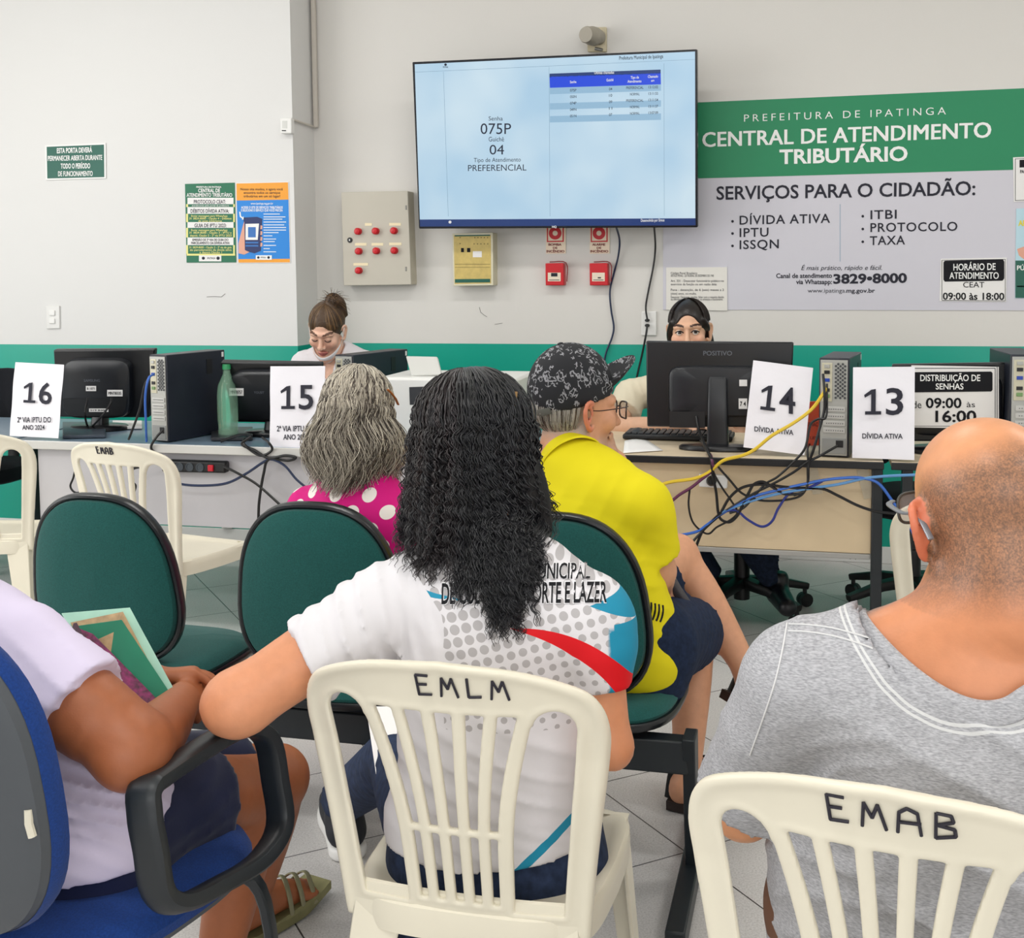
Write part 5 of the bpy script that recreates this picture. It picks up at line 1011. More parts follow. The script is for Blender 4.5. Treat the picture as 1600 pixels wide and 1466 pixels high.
def bench_seat(x, rz=0.0):
    c, s = math.cos(rz), math.sin(rz); rot = lambda p: np.array([x+c*p[0]-s*p[1], 2.66+s*p[0]+c*p[1], p[2]])
    n = 56
    def bp(u, v, l):   # back: v up, l towards the viewer (-y)
        w = u*(1-0.13*v/0.215); yy = -0.045-0.13*(v+0.215)*0.9+0.75*u*u*0.6; return rot((w, yy-l, 0.64+v))
    o = pad(n, 0.203, 0.215, 2.7, [(0.0, 0.026), (0.5, 0.026), (0.85, 0.023), (0.95, 0.014), (0.965, 0.004), (0.965, -0.02), (0.94, -0.038), (0.8, -0.045), (0, -0.047)], bp); o.f = [tuple(reversed(f)) for f in o.f]; b = loc_build(o, 'backrest', m_gfab, bench)
    mb = MB(); ring = [bp(a*1.0, b_*1.0, -0.006) for a, b_ in rr(n, 0.203, 0.215, 2.7)]; ring.append(ring[0]); ring.append(ring[1]); mb.sweep(ring, 0.0075, 0.0145, n=10, up=(0, -1, 0.1), cap=False, power=3); loc_build(mb, 'edge_trim', m_pvc, bench)
    sp = lambda u, v, l: rot((u, 0.125+v, 0.402+l-0.02*(v/0.22)*(v > 0.1)))
    o = pad(n, 0.25, 0.24, 3.2, [(0, 0.028), (0.6, 0.028), (0.88, 0.024), (0.97, 0.012), (1.0, 0.0), (0.99, -0.012)], sp); o.f = [tuple(reversed(f)) for f in o.f]; o.f = [tuple(reversed(f)) for f in o.f]; loc_build(o, 'seat', m_gfab, bench)
    mb = MB(); ring = [sp(a, b_, -0.016) for a, b_ in rr(n, 0.252, 0.242, 3.2)]; ring += ring[:2]; mb.sweep(ring, 0.007, 0.010, n=8, up=(0, 0, 1), cap=False, power=3); loc_build(mb, 'edge_trim', m_pvc, bench)
    o = pad(n, 0.235, 0.23, 3.2, [(1.0, -0.014), (0.97, -0.026), (0.5, -0.034), (0, -0.034)], sp); loc_build(o, 'seat_pan', m_black, bench)
    mb = MB(); mb.sweep(cat([rot((0, 0.05, 0.366)), rot((0, -0.02, 0.372)), rot((0, -0.04, 0.43)), rot((0, -0.048, 0.50))], 5), 0.035, 0.006, n=8, up=(0, -1, 0), power=4); loc_build(mb, 'back_bracket', m_beam, bench)
for x, r in ((-1.725, -0.04), (-1.15, 0.0), (-0.562, -0.05)): bench_seat(x, r)
# ------------------------------------------------------------------ people
def skin_mat(name, rough=0.48, hair_noise=None):
    m = bpy.data.materials.new(name); m.use_nodes = True; nt = m.node_tree; L = nt.links; b = nt.nodes['Principled BSDF']
    at = nt.nodes.new('ShaderNodeAttribute'); at.attribute_name = 'Col'; tc = nt.nodes.new('ShaderNodeTexCoord')
    n = nt.nodes.new('ShaderNodeTexNoise'); n.inputs['Scale'].default_value = 55; n.inputs['Detail'].default_value = 5; L.new(tc.outputs['Object'], n.inputs['Vector'])
    mr = nt.nodes.new('ShaderNodeMapRange'); L.new(n.outputs['Fac'], mr.inputs[0]); mr.inputs[1].default_value = 0.25; mr.inputs[2].default_value = 0.75; mr.inputs[3].default_value = 0.94; mr.inputs[4].default_value = 1.05
    mx = nt.nodes.new('ShaderNodeMixRGB'); mx.blend_type = 'MULTIPLY'; mx.inputs[0].default_value = 1; L.new(at.outputs['Color'], mx.inputs[1]); L.new(mr.outputs[0], mx.inputs[2])
    out = mx.outputs[0]
    if hair_noise:   # cropped hair: alpha of the attribute says how much, broken up by fine speckle
        n2 = nt.nodes.new('ShaderNodeTexNoise'); n2.inputs['Scale'].default_value = 420; n2.inputs['Detail'].default_value = 2; L.new(tc.outputs['Object'], n2.inputs['Vector'])
        n3 = nt.nodes.new('ShaderNodeTexNoise'); n3.inputs['Scale'].default_value = 150; n3.inputs['Detail'].default_value = 3; L.new(tc.outputs['Object'], n3.inputs['Vector'])
        ad = nt.nodes.new('ShaderNodeMath'); ad.operation = 'MULTIPLY_ADD'; L.new(n3.outputs['Fac'], ad.inputs[0]); ad.inputs[1].default_value = 0.6; L.new(n2.outputs['Fac'], ad.inputs[2])
        sp = nt.nodes.new('ShaderNodeMapRange'); L.new(ad.outputs[0], sp.inputs[0]); sp.inputs[1].default_value = 0.5; sp.inputs[2].default_value = 0.95; sp.inputs[3].default_value = 0.42; sp.inputs[4].default_value = 0.95
        mu = nt.nodes.new('ShaderNodeMath'); mu.operation = 'MULTIPLY'; L.new(sp.outputs[0], mu.inputs[0]); L.new(at.outputs['Alpha'], mu.inputs[1])
        m2 = nt.nodes.new('ShaderNodeMixRGB'); L.new(mu.outputs[0], m2.inputs[0]); L.new(out, m2.inputs[1]); m2.inputs[2].default_value = (*lin(hair_noise), 1); out = m2.outputs[0]
    L.new(out, b.inputs['Base Color']); b.inputs['Roughness'].default_value = rough; b.inputs['Specular IOR Level'].default_value = 0.45
    b.inputs['Subsurface Weight'].default_value = 0.08; b.inputs['Subsurface Radius'].default_value = (0.012, 0.005, 0.003); b.inputs['Subsurface Scale'].default_value = 1.0
    bp = nt.nodes.new('ShaderNodeBump'); bp.inputs['Strength'].default_value = 0.18; bp.inputs['Distance'].default_value = 0.001
    n4 = nt.nodes.new('ShaderNodeTexNoise'); n4.inputs['Scale'].default_value = 240; L.new(tc.outputs['Object'], n4.inputs['Vector']); L.new(n4.outputs['Fac'], bp.inputs['Height']); L.new(bp.outputs['Normal'], b.inputs['Normal'])
    return m
m_skin = skin_mat('skin')
class Head:
    def __init__(s, C, f, up=(0, 0, 1), s_=1.0):
        s.C = np3(C); s.f = unit(f); s.r = unit(np.cross(s.f, up)); s.u = np.cross(s.r, s.f); s.k = s_; s.R = np.array([s.r, s.f, s.u])
    def P(s, x, y, z): return s.C+s.k*(x*s.r+y*s.f+z*s.u)
    def loc(s, V): return ((V-s.C) @ s.R.T)/s.k
    def build(s, F, ears=True, nose=1.0, fat=0.0, lips=True, eo=0.0):
        k = s.k; E = lambda c, r, kk=0.012, op='add': F.ell(s.P(*c), np.array(r)*k, kk*k, s.R, op)
        E((0, -0.010, 0.043), (0.074, 0.096, 0.083)); E((0, 0.028, -0.02), (0.061+fat, 0.064, 0.086), 0.02)
        F.limb([s.P(-0.056-fat, -0.005, -0.045), s.P(-0.046-fat, 0.035, -0.085), s.P(0, 0.072, -0.1), s.P(0.046+fat, 0.035, -0.085), s.P(0.056+fat, -0.005, -0.045)], np.array([0.016, 0.02, 0.021, 0.02, 0.016])*k, 0.022*k)
        for x in (-1, 1): E((x*0.042, 0.066, -0.018), (0.024, 0.024, 0.026), 0.015)
        F.limb([s.P(-0.046, 0.074, 0.03), s.P(-0.018, 0.088, 0.033), s.P(0.018, 0.088, 0.033), s.P(0.046, 0.074, 0.03)], 0.010*k, 0.012*k)
        for x in (-1, 1): E((x*0.031, 0.103, 0.012), (0.018, 0.014, 0.011), 0.008, 'sub')
        for x in (-1, 1): E((x*0.031, 0.0795, 0.0105), (0.015, 0.0125, 0.0125), 0.004)
        F.limb([s.P(0, 0.088, 0.024), s.P(0, 0.099, 0.0), s.P(0, 0.111*nose+0.0, -0.026)], np.array([0.0075, 0.0085, 0.0115])*k, 0.008*k)
        for x in (-1, 1): E((x*0.0125, 0.099, -0.030), (0.008, 0.010, 0.0075), 0.005)
        if lips:
            F.limb([s.P(-0.023, 0.086, -0.060), s.P(-0.008, 0.097, -0.0565), s.P(0.008, 0.097, -0.0565), s.P(0.023, 0.086, -0.060)], np.array([0.003, 0.0055, 0.0055, 0.003])*k, 0.004*k)
            F.limb([s.P(-0.021, 0.086, -0.0655), s.P(0, 0.0975, -0.0685), s.P(0.021, 0.086, -0.0655)], np.array([0.003, 0.0065, 0.003])*k, 0.004*k)
        E((0, 0.082, -0.1), (0.021, 0.017, 0.018), 0.014)
        if ears:
            for x in (-1, 1):
                F.limb([s.P(x*(0.071+eo*0.3), 0.012, -0.026), s.P(x*(0.078+eo*0.5), 0.002, -0.034), s.P(x*(0.084+eo*0.9), -0.012, -0.015), s.P(x*(0.089+eo), -0.019, 0.012), s.P(x*(0.086+eo), -0.012, 0.03), s.P(x*(0.076+eo*0.6), 0.006, 0.03), s.P(x*(0.072+eo*0.4), 0.012, 0.015)], np.array([0.0065, 0.007, 0.0055, 0.0055, 0.0055, 0.0055, 0.004])*k, 0.004*k)
                E((x*(0.079+eo*0.6), -0.006, 0.004), (0.004+eo*0.4, 0.014, 0.026), 0.006)
    def color(s, V, C, lip=None, brow=None, cheek=None, brow_z=0.036):
        q = s.loc(V); x, y, z = q[:, 0], q[:, 1], q[:, 2]; g = lambda d: np.clip(d, 0, 1)[:, None]
        if cheek is not None:
            w = g(1-np.sqrt((np.abs(x)-0.042)**2+(z+0.022)**2)/0.03)*(y > 0.04)[:, None]*0.55; C = C*(1-w)+np.array(cheek)*w
        if lip is not None:
            m = (y > 0.075) & (np.abs(x) < 0.024) & (np.abs(z+0.0625) < 0.0115*(1-(x/0.03)**2)); C[m] = lip
            m = (y > 0.075) & (np.abs(x) < 0.022) & (np.abs(z+0.0622) < 0.0012); C[m] = np.array(lip)*0.5
        if brow is not None:
            a = np.abs(x); c = brow_z+0.006*np.sin(np.clip((a-0.012)/0.042, 0, 1)*math.pi*0.8); m = (y > 0.05) & (a > 0.012) & (a < 0.054) & (np.abs(z-c) < 0.0045-0.05*np.clip(a-0.035, 0, 1)); C[m] = brow
        return C
def eyes(h, parent, look, iris='#3a2415', lid=0.0, closed=False):
    for x in (-1, 1):
        if not closed:
            c = h.P(x*0.031, 0.083, 0.0105); mb = MB(); mb.sphere(c, 0.0122*h.k, 16); V = np.array(mb.v); fc = np.array([V[list(f)].mean(0) for f in mb.f]); d = ((fc-c)/np.linalg.norm(fc-c, axis=1)[:, None]) @ unit(look)
            mb.m = [2 if a > 0.93 else 1 if a > 0.80 else 0 for a in d]
            loc_build(mb, 'eye', [mat('eye_white', '#e8e4de', 0.2), mat('iris_'+iris, iris, 0.2), mat('pupil', '#0c0808', 0.2)], parent)
            mb = MB(); mb.sweep(cat([h.P(x*0.015, 0.089, 0.010), h.P(x*0.024, 0.0955, 0.0175), h.P(x*0.036, 0.0945, 0.0175), h.P(x*0.047, 0.083, 0.010)], 5), 0.0022*h.k, n=6); loc_build(mb, 'eyelashes', mat('lash', '#1c120d', 0.6), parent)
        else:
            mb = MB(); mb.sweep(cat([h.P(x*0.017, 0.089, 0.006), h.P(x*0.026, 0.0935, 0.0015), h.P(x*0.036, 0.0925, 0.001), h.P(x*0.046, 0.085, 0.005)], 5), 0.0017*h.k, n=6); loc_build(mb, 'eyelashes', mat('lash', '#1c120d', 0.6), parent)
def hand(F, wrist, fwd, palm_n, s=1.0, curl=0.5, thumb=1, spread=0.12, k=0.005, curls=None):
    """palm and five fingers: fwd along the hand, palm_n out of the palm, thumb side = thumb * cross(fwd, palm_n)"""
    w = np3(wrist); f = unit(fwd); n = unit(np3(palm_n)-f*np.dot(palm_n, f)); r = np.cross(f, n)*thumb
    P = lambda x, y, z: w+s*(x*r+y*f+z*n)
    F.limb([P(-0.012, 0.0, 0), P(-0.024, 0.075, 0.002)], np.array([0.017, 0.0125])*s, 0.012); F.limb([P(0.01, 0.0, 0), P(0.026, 0.08, 0.002)], np.array([0.018, 0.0125])*s, 0.012); F.limb([P(0, 0.01, 0.002), P(0, 0.082, 0.0)], np.array([0.017, 0.0125])*s, 0.012)
    for i, (x, L) in enumerate(((0.029, 0.070), (0.0105, 0.078), (-0.008, 0.073), (-0.026, 0.057))):
        c = curl if curls is None else curls[i]; a = 0.0; p = np.array([x, 0.080-0.006*abs(i-1), 0.0]); pts = [P(*p)]; d0 = spread*(1.5-i)*0.5
        for seg, ln in enumerate((0.45, 0.32, 0.23)):
            a += c*(0.75, 1.0, 0.7)[seg]; p = p+L*ln*np.array([math.sin(d0)*math.cos(a), math.cos(d0)*math.cos(a), math.sin(a)]); pts.append(P(*p))
        F.limb(pts, np.array([0.0095, 0.009, 0.008, 0.0068])*s*(0.9 if i == 3 else 1), k, smooth=3)
    F.limb([P(0.016, 0.018, 0.008), P(0.038, 0.045, 0.018), P(0.046, 0.068, 0.026+0.01*curl), P(0.045, 0.09, 0.03+0.018*curl)], np.array([0.014, 0.0115, 0.0095, 0.0075])*s, 0.007)
def person(name, label, base, F, skin, paint=None, mtl=None, relax_it=1):
    V, Q = F.mesh(); V = relax(V, Q, relax_it, 0.4) if relax_it else V; C = np.tile(np.array(lin(skin), np.float32), (len(V), 1)); A = np.zeros((len(V), 1), np.float32)
    if paint:
        C = paint(V, C)
        if isinstance(C, tuple): C, A = C
    o = mesh_obj(name, V, Q, mtl or m_skin, None, smooth='all', origin=base, attrs={'Col': np.concatenate([C, A], 1)})
    return tag(o, label, 'person')
def garment(name, F, mtl, parent, attr=None, it=1):
    V, Q = F.mesh(); V = relax(V, Q, it, 0.4) if it else V
    o = mesh_obj(name, V-base_of(parent).astype(np.float32), Q, mtl, parent, smooth='all', attrs=None if attr is None else {'Pat': attr(V)})
    return o, V, Q
def project_text(mb, s, to_world, tree, n, cap, bold, x0, x1, yb, lift=0.0012, mi=0, shear=0.0, sub=0.006):
    """lettering laid on cloth: (u, v) panel coordinates -> a world ray along n"""
    global CAPH
    if CAPH is None: CAPH = text_mesh('H')[0][:, 1].max()
    v, f = text_mesh(s, bold, 1.0, shear); x = (v[:, 0]-v[:, 0].min())/max(1e-6, np.ptp(v[:, 0])); y = v[:, 1]/CAPH
    out = []
    for a, b in zip(x, y):
        p = to_world(x0+(x1-x0)*a, yb+cap*b); h = tree.ray_cast(Vector(p-n*0.5), Vector(n), 1.0)
        out.append(np.array(h[0])-n*lift if h[0] is not None else p)
    mb.add(out, f, mi)
def strands(name, paths, rad, mtl, parent, sides=3, taper=True, attr=None):
    """many hair strands as thin tubes in one mesh; paths: list of (n, 3) arrays"""
    Vs, Fs, Cs, off = [], [], [], 0
    for pi, P in enumerate(paths):
        P = np.asarray(P, np.float32); N = len(P); T = np.gradient(P, axis=0); T /= np.maximum(1e-6, np.linalg.norm(T, axis=1))[:, None]
        ref = np.tile(np.array([[0.31, 0.2, 0.93]], np.float32), (N, 1)); a = np.cross(T, ref); a /= np.maximum(1e-4, np.linalg.norm(a, axis=1))[:, None]; b = np.cross(T, a)
        r = (rad[pi] if hasattr(rad, '__len__') else rad)*(np.linspace(1, 0.35, N) if taper else np.ones(N))[:, None]
        ring = np.stack([P+a*r*math.cos(2*math.pi*k/sides)+b*r*math.sin(2*math.pi*k/sides) for k in range(sides)], 1).reshape(-1, 3)
        i = np.arange(N-1)[:, None]*sides; k = np.arange(sides)[None, :]; k2 = (k+1) % sides
        Fs.append(np.stack([i+k, i+sides+k, i+sides+k2, i+k2], -1).reshape(-1, 4)+off); Vs.append(ring); off += len(ring)
        if attr is not None: Cs.append(np.tile(np.array(attr[pi], np.float32), (len(ring), 1)))
    V = np.concatenate(Vs); F = np.concatenate(Fs)
    return mesh_obj(name, V-base_of(parent).astype(np.float32), F, mtl, parent, smooth='all', attrs=None if attr is None else {'Col': np.concatenate(Cs)})
def hair_mat(name, rough=0.4, spec=0.5, attr=True, color=None, aniso=0.5):
    m = bpy.data.materials.new(name); m.use_nodes = True; nt = m.node_tree; b = nt.nodes['Principled BSDF']
    if attr:
        at = nt.nodes.new('ShaderNodeAttribute'); at.attribute_name = 'Col'; nt.links.new(at.outputs['Color'], b.inputs['Base Color'])
    else: b.inputs['Base Color'].default_value = (*lin(color), 1)
    b.inputs['Roughness'].default_value = rough; b.inputs['Specular IOR Level'].default_value = spec; return m
def on_ball(x, y, c, r):
    """where the pixel's ray first meets a ball"""
    d = unit(_ray(x, y)); q = CAM-np3(c); b = q @ d; return CAM+d*(-b-math.sqrt(max(0.0, b*b-(q @ q-r*r))))
def wr(*waves):
    """cloth folds: sum of (direction, wavelength, amplitude, phase, (centre, reach))"""
    def fn(X, Y, Z):
        t = 0
        for d, L, A, ph, reg in waves:
            d = unit(d); s = (X*d[0]+Y*d[1]+Z*d[2])*2*math.pi/L+ph; bend = 0.6*np.sin((X*0.7+Z*1.3-Y)*2*math.pi/(L*3.7)+ph*2)
            q = np.sin(s+bend); q = -(1-np.abs(q))**2 if A < 0 else q
            w = A if A > 0 else -A
            if reg is not None:
                c, r = reg; w = w*np.exp(-((X-c[0])**2+(Y-c[1])**2+(Z-c[2])**2)/(r*r))
            t = t+w*q
        return t
    return fn
# ------------------------------------------------------------------ woman in the white jersey on the EMLM chair
def build_jersey_woman():
    pel = onY(768, 1330, 1.85); wst = onY(778, 1200, 1.83); chs = onY(792, 1050, 1.815); top = onY(795, 945, 1.815); nb = onY(778, 862, 1.825)
    hc = onY(738, 700, 1.90); shL = onY(668, 915, 1.83); shR = onY(926, 955, 1.795); elL = onY(372, 1098, 1.68); wrL = onY(395, 1080, 1.92)
    elR = onY(955, 1168, 1.775); wrR = np.array([-0.40, 2.02, 0.60]); f = np.array([-0.25, 0.968, 0]); rt = np.array([0.968, 0.25, 0])
    hipL, hipR = pel+np.array([-0.085, 0.03, -0.02]), pel+np.array([0.09, 0.03, -0.02]); knL = onY(628, 1180, 2.2); anL = np.array([-1.115, 2.645, 0.115]); knR = np.array([-0.52, 2.32, 0.52]); anR = np.array([-0.60, 2.48, 0.1])
    base = (pel[0], pel[1], 0.0)
    h = Head(hc, (-0.42, 0.9, -0.12), (-0.06, 0, 1), 0.95)
    F = Fld((-1.45, 1.55, 0.0), (-0.18, 3.05, 1.27), 0.011, fx=((-0.68, -0.47, 0.005),), fy=((1.78, 2.04, 0.005),), fz=((0.98, 1.25, 0.005),))
    h.build(F, ears=False)
    F.limb([h.P(0, -0.02, -0.05), nb+np.array([0, 0.0, 0.02]), top], [0.052, 0.056, 0.07], 0.02)
    trunk = [(pel, rt, 0.165, 0.115), (wst, rt, 0.140, 0.10), (chs, rt, 0.148, 0.105), (top, rt, 0.135, 0.085), (nb+np.array([0, 0, -0.01]), rt, 0.06, 0.05)]
    F.loft(trunk, 0.02); F.limb([top, shL], [0.06, 0.052], 0.03); F.limb([top, shR], [0.06, 0.052], 0.03)
    F.limb([shL, (shL*0.45+elL*0.55)+np.array([0, 0, 0.004]), elL+np.array([0.01, 0.0, 0.004])], [0.054, 0.054, 0.05], 0.02); F.limb([elL, elL*0.5+wrL*0.5, wrL], [0.047, 0.044, 0.029], 0.03); F.ell(elL+np.array([-0.012, -0.012, -0.004]), 0.037, 0.03)
    hand(F, wrL, wrL-elL+np.array([0.1, 0, 0]), (0, 0, -1), 0.95, 0.4, 1)
    F.limb([shR, shR*0.5+elR*0.5, elR], [0.045, 0.036, 0.031], 0.02); F.limb([elR, elR*0.5+wrR*0.5, wrR], [0.032, 0.032, 0.025], 0.02); hand(F, wrR, wrR-elR, (0, 0, -1), 0.95, 0.35, -1)
    for hp, kn, an in ((hipL, knL, anL), (hipR, knR, anR)): F.limb([hp, hp*0.5+kn*0.5, kn], [0.085, 0.075, 0.058], 0.03); F.limb([kn, kn*0.6+an*0.4, an], [0.055, 0.052, 0.036], 0.02)
    def paint(V, C):
        q = h.loc(V); C = C*1.0; d = np.linalg.norm(V-np.array(elL), axis=1); w = np.clip(1-d/0.09, 0, 1)[:, None]; C = C*(1-0.25*w)+np.array(lin('#f0a27c'))*0.25*w; return C
    o = person('person', 'woman in a white dotted jersey with long black curls, elbow out, seated on chair EMLM', base, F, '#d9946c', paint)
    # jersey
    up = unit(nb-pel)
    G = Fld((-0.98, 1.60, 0.40), (-0.18, 2.02, 1.08), 0.0065)
    G.loft([(pel+np.array([0, 0, -0.055]), rt, 0.178, 0.128), (pel+np.array([0.0, 0, 0.04]), rt, 0.176, 0.125), (wst, rt, 0.166, 0.115), (chs, rt, 0.166, 0.117), (top, rt, 0.148, 0.098), (nb+np.array([0, 0, -0.012]), rt, 0.075, 0.062)], 0.02)
    G.limb([top+np.array([0, 0, 0.006]), shL], [0.068, 0.064], 0.035); G.limb([top, shR], [0.068, 0.06], 0.035)
    slL = shL*0.36+elL*0.64
    S = G.like(); S.limb([shL, shL*0.6+elL*0.4, slL+(slL-shL)*0.4], [0.064, 0.068, 0.074], 0.01); axL = unit(elL-shL); S.cut(slL, axL); G.d = np.minimum(G.d, S.d)-0.0
    S = G.like(); slR = shR*0.42+elR*0.58; S.limb([shR, shR*0.6+elR*0.4, slR+(slR-shR)*0.4], [0.052, 0.047, 0.045], 0.01); S.cut(slR, elR-shR); G.d = np.minimum(G.d, S.d)
    # soften the armpit joins
    G.limb([shL*0.8+chs*0.2, shL*0.75+elL*0.25], [0.056, 0.056], 0.05); G.limb([shR*0.85+chs*0.15, shR*0.8+elR*0.2], [0.05, 0.05], 0.05)
    G.ell(h.P(0, -0.02, -0.13), (0.066, 0.066, 0.06), 0.004, None, 'sub'); G.limb([nb+np.array([0, 0, -0.01]), nb+np.array([-0.005, 0.02, 0.1])], [0.052, 0.06], 0.003, None, 'sub')
    hemp = []
    G.warp(wr(((1, 0.2, 0.35), 0.062, -0.011, 0.4, (shL*0.4+slL*0.6, 0.13)), ((0.9, 0, 0.6), 0.05, 0.0026, 1.3, (shL*0.5+slL*0.5, 0.14)), ((0.5, 0, 1), 0.11, -0.006, 0.2, (wst+np.array([0.05, -0.1, 0.02]), 0.16)), ((0.4, 0, 1), 0.085, -0.004, 2.0, (pel+np.array([0, -0.1, 0.06]), 0.15)), ((0.25, 0, 1), 0.2, 0.0025, 0.5, None)))
    G.cut(onY(760, 1384, 1.70), (0, 0.12, -1))
    def pat(V):   # panel coordinates on the back: u across, v up; third value marks the sleeves
        u = (V-top) @ rt; v = V[:, 2]-top[2]
        sl = np.clip(((V-shL) @ axL-0.0+(-(V-shL) @ rt)*0.0)/0.03, 0, 1)*((V-top) @ rt < -0.10); axR = unit(elR-shR); sr = np.clip(((V-shR) @ axR-0.02)/0.004, 0, 1)*((V-top) @ rt > 0.15)*(V[:, 2] < shR[2])
        front = ((V-wst) @ f > 0.03).astype(float); return np.stack([u, v, np.maximum(sl, 0), sr+0*front], 1)
    m = bpy.data.materials.new('printed_jersey'); m.use_nodes = True; nt = m.node_tree; L = nt.links; b = nt.nodes['Principled BSDF']; b.inputs['Roughness'].default_value = 0.62; b.inputs['Specular IOR Level'].default_value = 0.3
    def M(op, a, bb=None, c=None):
        n = nt.nodes.new('ShaderNodeMath'); n.operation = op
        for i, x in enumerate((a, bb, c)):
            if x is None: continue
            if isinstance(x, (int, float)): n.inputs[i].default_value = x
            else: L.new(x, n.inputs[i])
        return n.outputs[0]
    at = nt.nodes.new('ShaderNodeAttribute'); at.attribute_name = 'Pat'; sp = nt.nodes.new('ShaderNodeSeparateXYZ'); L.new(at.outputs['Vector'], sp.inputs[0]); u, v, sl = sp.outputs; srm = at.outputs['Alpha']
    # dots on a slanted staggered grid, growing towards the top left
    uu = M('DIVIDE', M('ADD', M('MULTIPLY', u, 0.97), M('MULTIPLY', v, 0.26)), 0.0185); vw = M('DIVIDE', M('SUBTRACT', M('MULTIPLY', v, 0.97), M('MULTIPLY', u, 0.26)), 0.0185)
    def dots(du):
        a = M('SUBTRACT', M('FRACT', M('ADD', uu, du)), 0.5); c = M('SUBTRACT', M('FRACT', M('ADD', vw, du)), 0.5); return M('SQRT', M('ADD', M('MULTIPLY', a, a), M('MULTIPLY', c, c)))
    rad = M('MINIMUM', M('MAXIMUM', M('SUBTRACT', M('ADD', M('MULTIPLY', v, 0.9), 0.40), M('MULTIPLY', u, 0.5)), 0.14), 0.42)
    dm = M('LESS_THAN', dots(0.0), rad); zone = M('MULTIPLY', M('GREATER_THAN', v, -0.165), M('LESS_THAN', sl, 0.3))
    def rgb(c): n = nt.nodes.new('ShaderNodeRGB'); n.outputs[0].default_value = (*lin(c), 1); return n.outputs[0]
    def mix(fac, a, c): n = nt.nodes.new('ShaderNodeMixRGB'); L.new(fac, n.inputs[0]); L.new(a, n.inputs[1]); L.new(c, n.inputs[2]); return n.outputs[0]
    col = mix(M('MULTIPLY', dm, zone), rgb('#e2dfe2'), rgb('#b5b1b2'))
    # red swoosh: band between two curves, sweeping from the middle of the back to the side
    t = M('DIVIDE', M('SUBTRACT', u, 0.0), 0.17); tc_ = M('MAXIMUM', M('MINIMUM', t, 1.3), -0.3); t2 = M('MULTIPLY', tc_, tc_); t4 = M('MULTIPLY', t2, t2)
    upper = M('SUBTRACT', M('SUBTRACT', -0.006, M('MULTIPLY', t2, 0.028)), M('MULTIPLY', t4, 0.030)); wid = M('MINIMUM', M('MULTIPLY', M('MAXIMUM', t, 0.0), 0.05), 0.028); lower = M('SUBTRACT', M('SUBTRACT', upper, wid), M('MULTIPLY', t4, 0.03))
    red = M('MULTIPLY', M('MULTIPLY', M('LESS_THAN', v, upper), M('GREATER_THAN', v, lower)), M('MULTIPLY', M('GREATER_THAN', u, 0.0), M('GREATER_THAN', v, -0.13)))
    # blue: thin wedge across the shoulders, side panel and right sleeve
    bl1 = M('MULTIPLY', M('LESS_THAN', M('ABSOLUTE', M('SUBTRACT', v, M('SUBTRACT', 0.030, M('MULTIPLY', u, 0.02)))), M('ADD', 0.0012, M('MAXIMUM', M('MULTIPLY', M('SUBTRACT', u, 0.125), 0.35), M('MULTIPLY', M('SUBTRACT', -0.075, u), 0.06)))), M('LESS_THAN', sl, 0.3))
    bl2 = M('MULTIPLY', M('LESS_THAN', M('ABSOLUTE', M('SUBTRACT', v, M('ADD', -0.385, M('MULTIPLY', M('SUBTRACT', u, 0.03), 0.85)))), 0.010), M('MULTIPLY', M('GREATER_THAN', u, -0.005), M('LESS_THAN', v, -0.26)))
    bl3 = M('MULTIPLY', M('GREATER_THAN', u, 0.158), M('LESS_THAN', v, 0.0))
    col = mix(M('MINIMUM', M('ADD', M('ADD', bl1, bl2), M('MAXIMUM', srm, M('MULTIPLY', bl3, M('GREATER_THAN', v, -0.2)))), 1.0), col, rgb('#1f8fb0')); col = mix(red, col, rgb('#e0121e'))
    yoke = M('MULTIPLY', M('LESS_THAN', M('ABSOLUTE', M('SUBTRACT', v, 0.118)), 0.006), M('LESS_THAN', M('ABSOLUTE', M('SUBTRACT', u, -0.02)), 0.05)); col = mix(yoke, col, rgb('#d01424'))
    L.new(col, b.inputs['Base Color'])
    tcx = nt.nodes.new('ShaderNodeTexCoord'); nz = nt.nodes.new('ShaderNodeTexNoise'); nz.inputs['Scale'].default_value = 14; nz.inputs['Detail'].default_value = 3; L.new(tcx.outputs['Object'], nz.inputs['Vector']); bp = nt.nodes.new('ShaderNodeBump'); bp.inputs['Strength'].default_value = 0.35; bp.inputs['Distance'].default_value = 0.006; L.new(nz.outputs['Fac'], bp.inputs['Height']); L.new(bp.outputs['Normal'], b.inputs['Normal'])
    g, GV, GQ = garment('jersey', G, m, o, pat)
    tree = BVHTree.FromPolygons([tuple(x) for x in GV], [tuple(int(i) for i in q) for q in GQ]); n = np.array([-0.15, 0.985, -0.08]); n = unit(n)
    def pxw(x, y): return onY(x, y, 1.70)
    mb = MB(); mbw = MB()
    for tx, xa, xb, ya, yb, cp in (('SECRETARIA MUNICIPAL', 718, 922, 905, 903, 24), ('DE CULTURA, ESPORTE E LAZER', 690, 948, 943, 940, 31)):
        for bold, mbx, li in ((0.055, mbw, 0.0016), (0.02, mb, 0.0026)):
            v_, f_ = text_mesh(tx, bold, 1.0, 0.08); x = (v_[:, 0]-v_[:, 0].min())/np.ptp(v_[:, 0]); y = v_[:, 1]/(CAPH or 0.7); P = []
            for a_, b_, e_ in zip(x, y, v_[:, 2]):
                d = _ray(xa+(xb-xa)*a_, ya+(yb-ya)*a_-cp*b_); d = unit(d); hit = tree.ray_cast(Vector(CAM), Vector(d), 5.0); P.append(np.array(hit[0])-n*(li+e_) if hit[0] is not None else CAM+d*1.75)
            mbx.add(P, f_)
    mb.v = [tuple(np.array(p)-np.array(base)) for p in mb.v]; mbw.v = [tuple(np.array(p)-np.array(base)) for p in mbw.v]
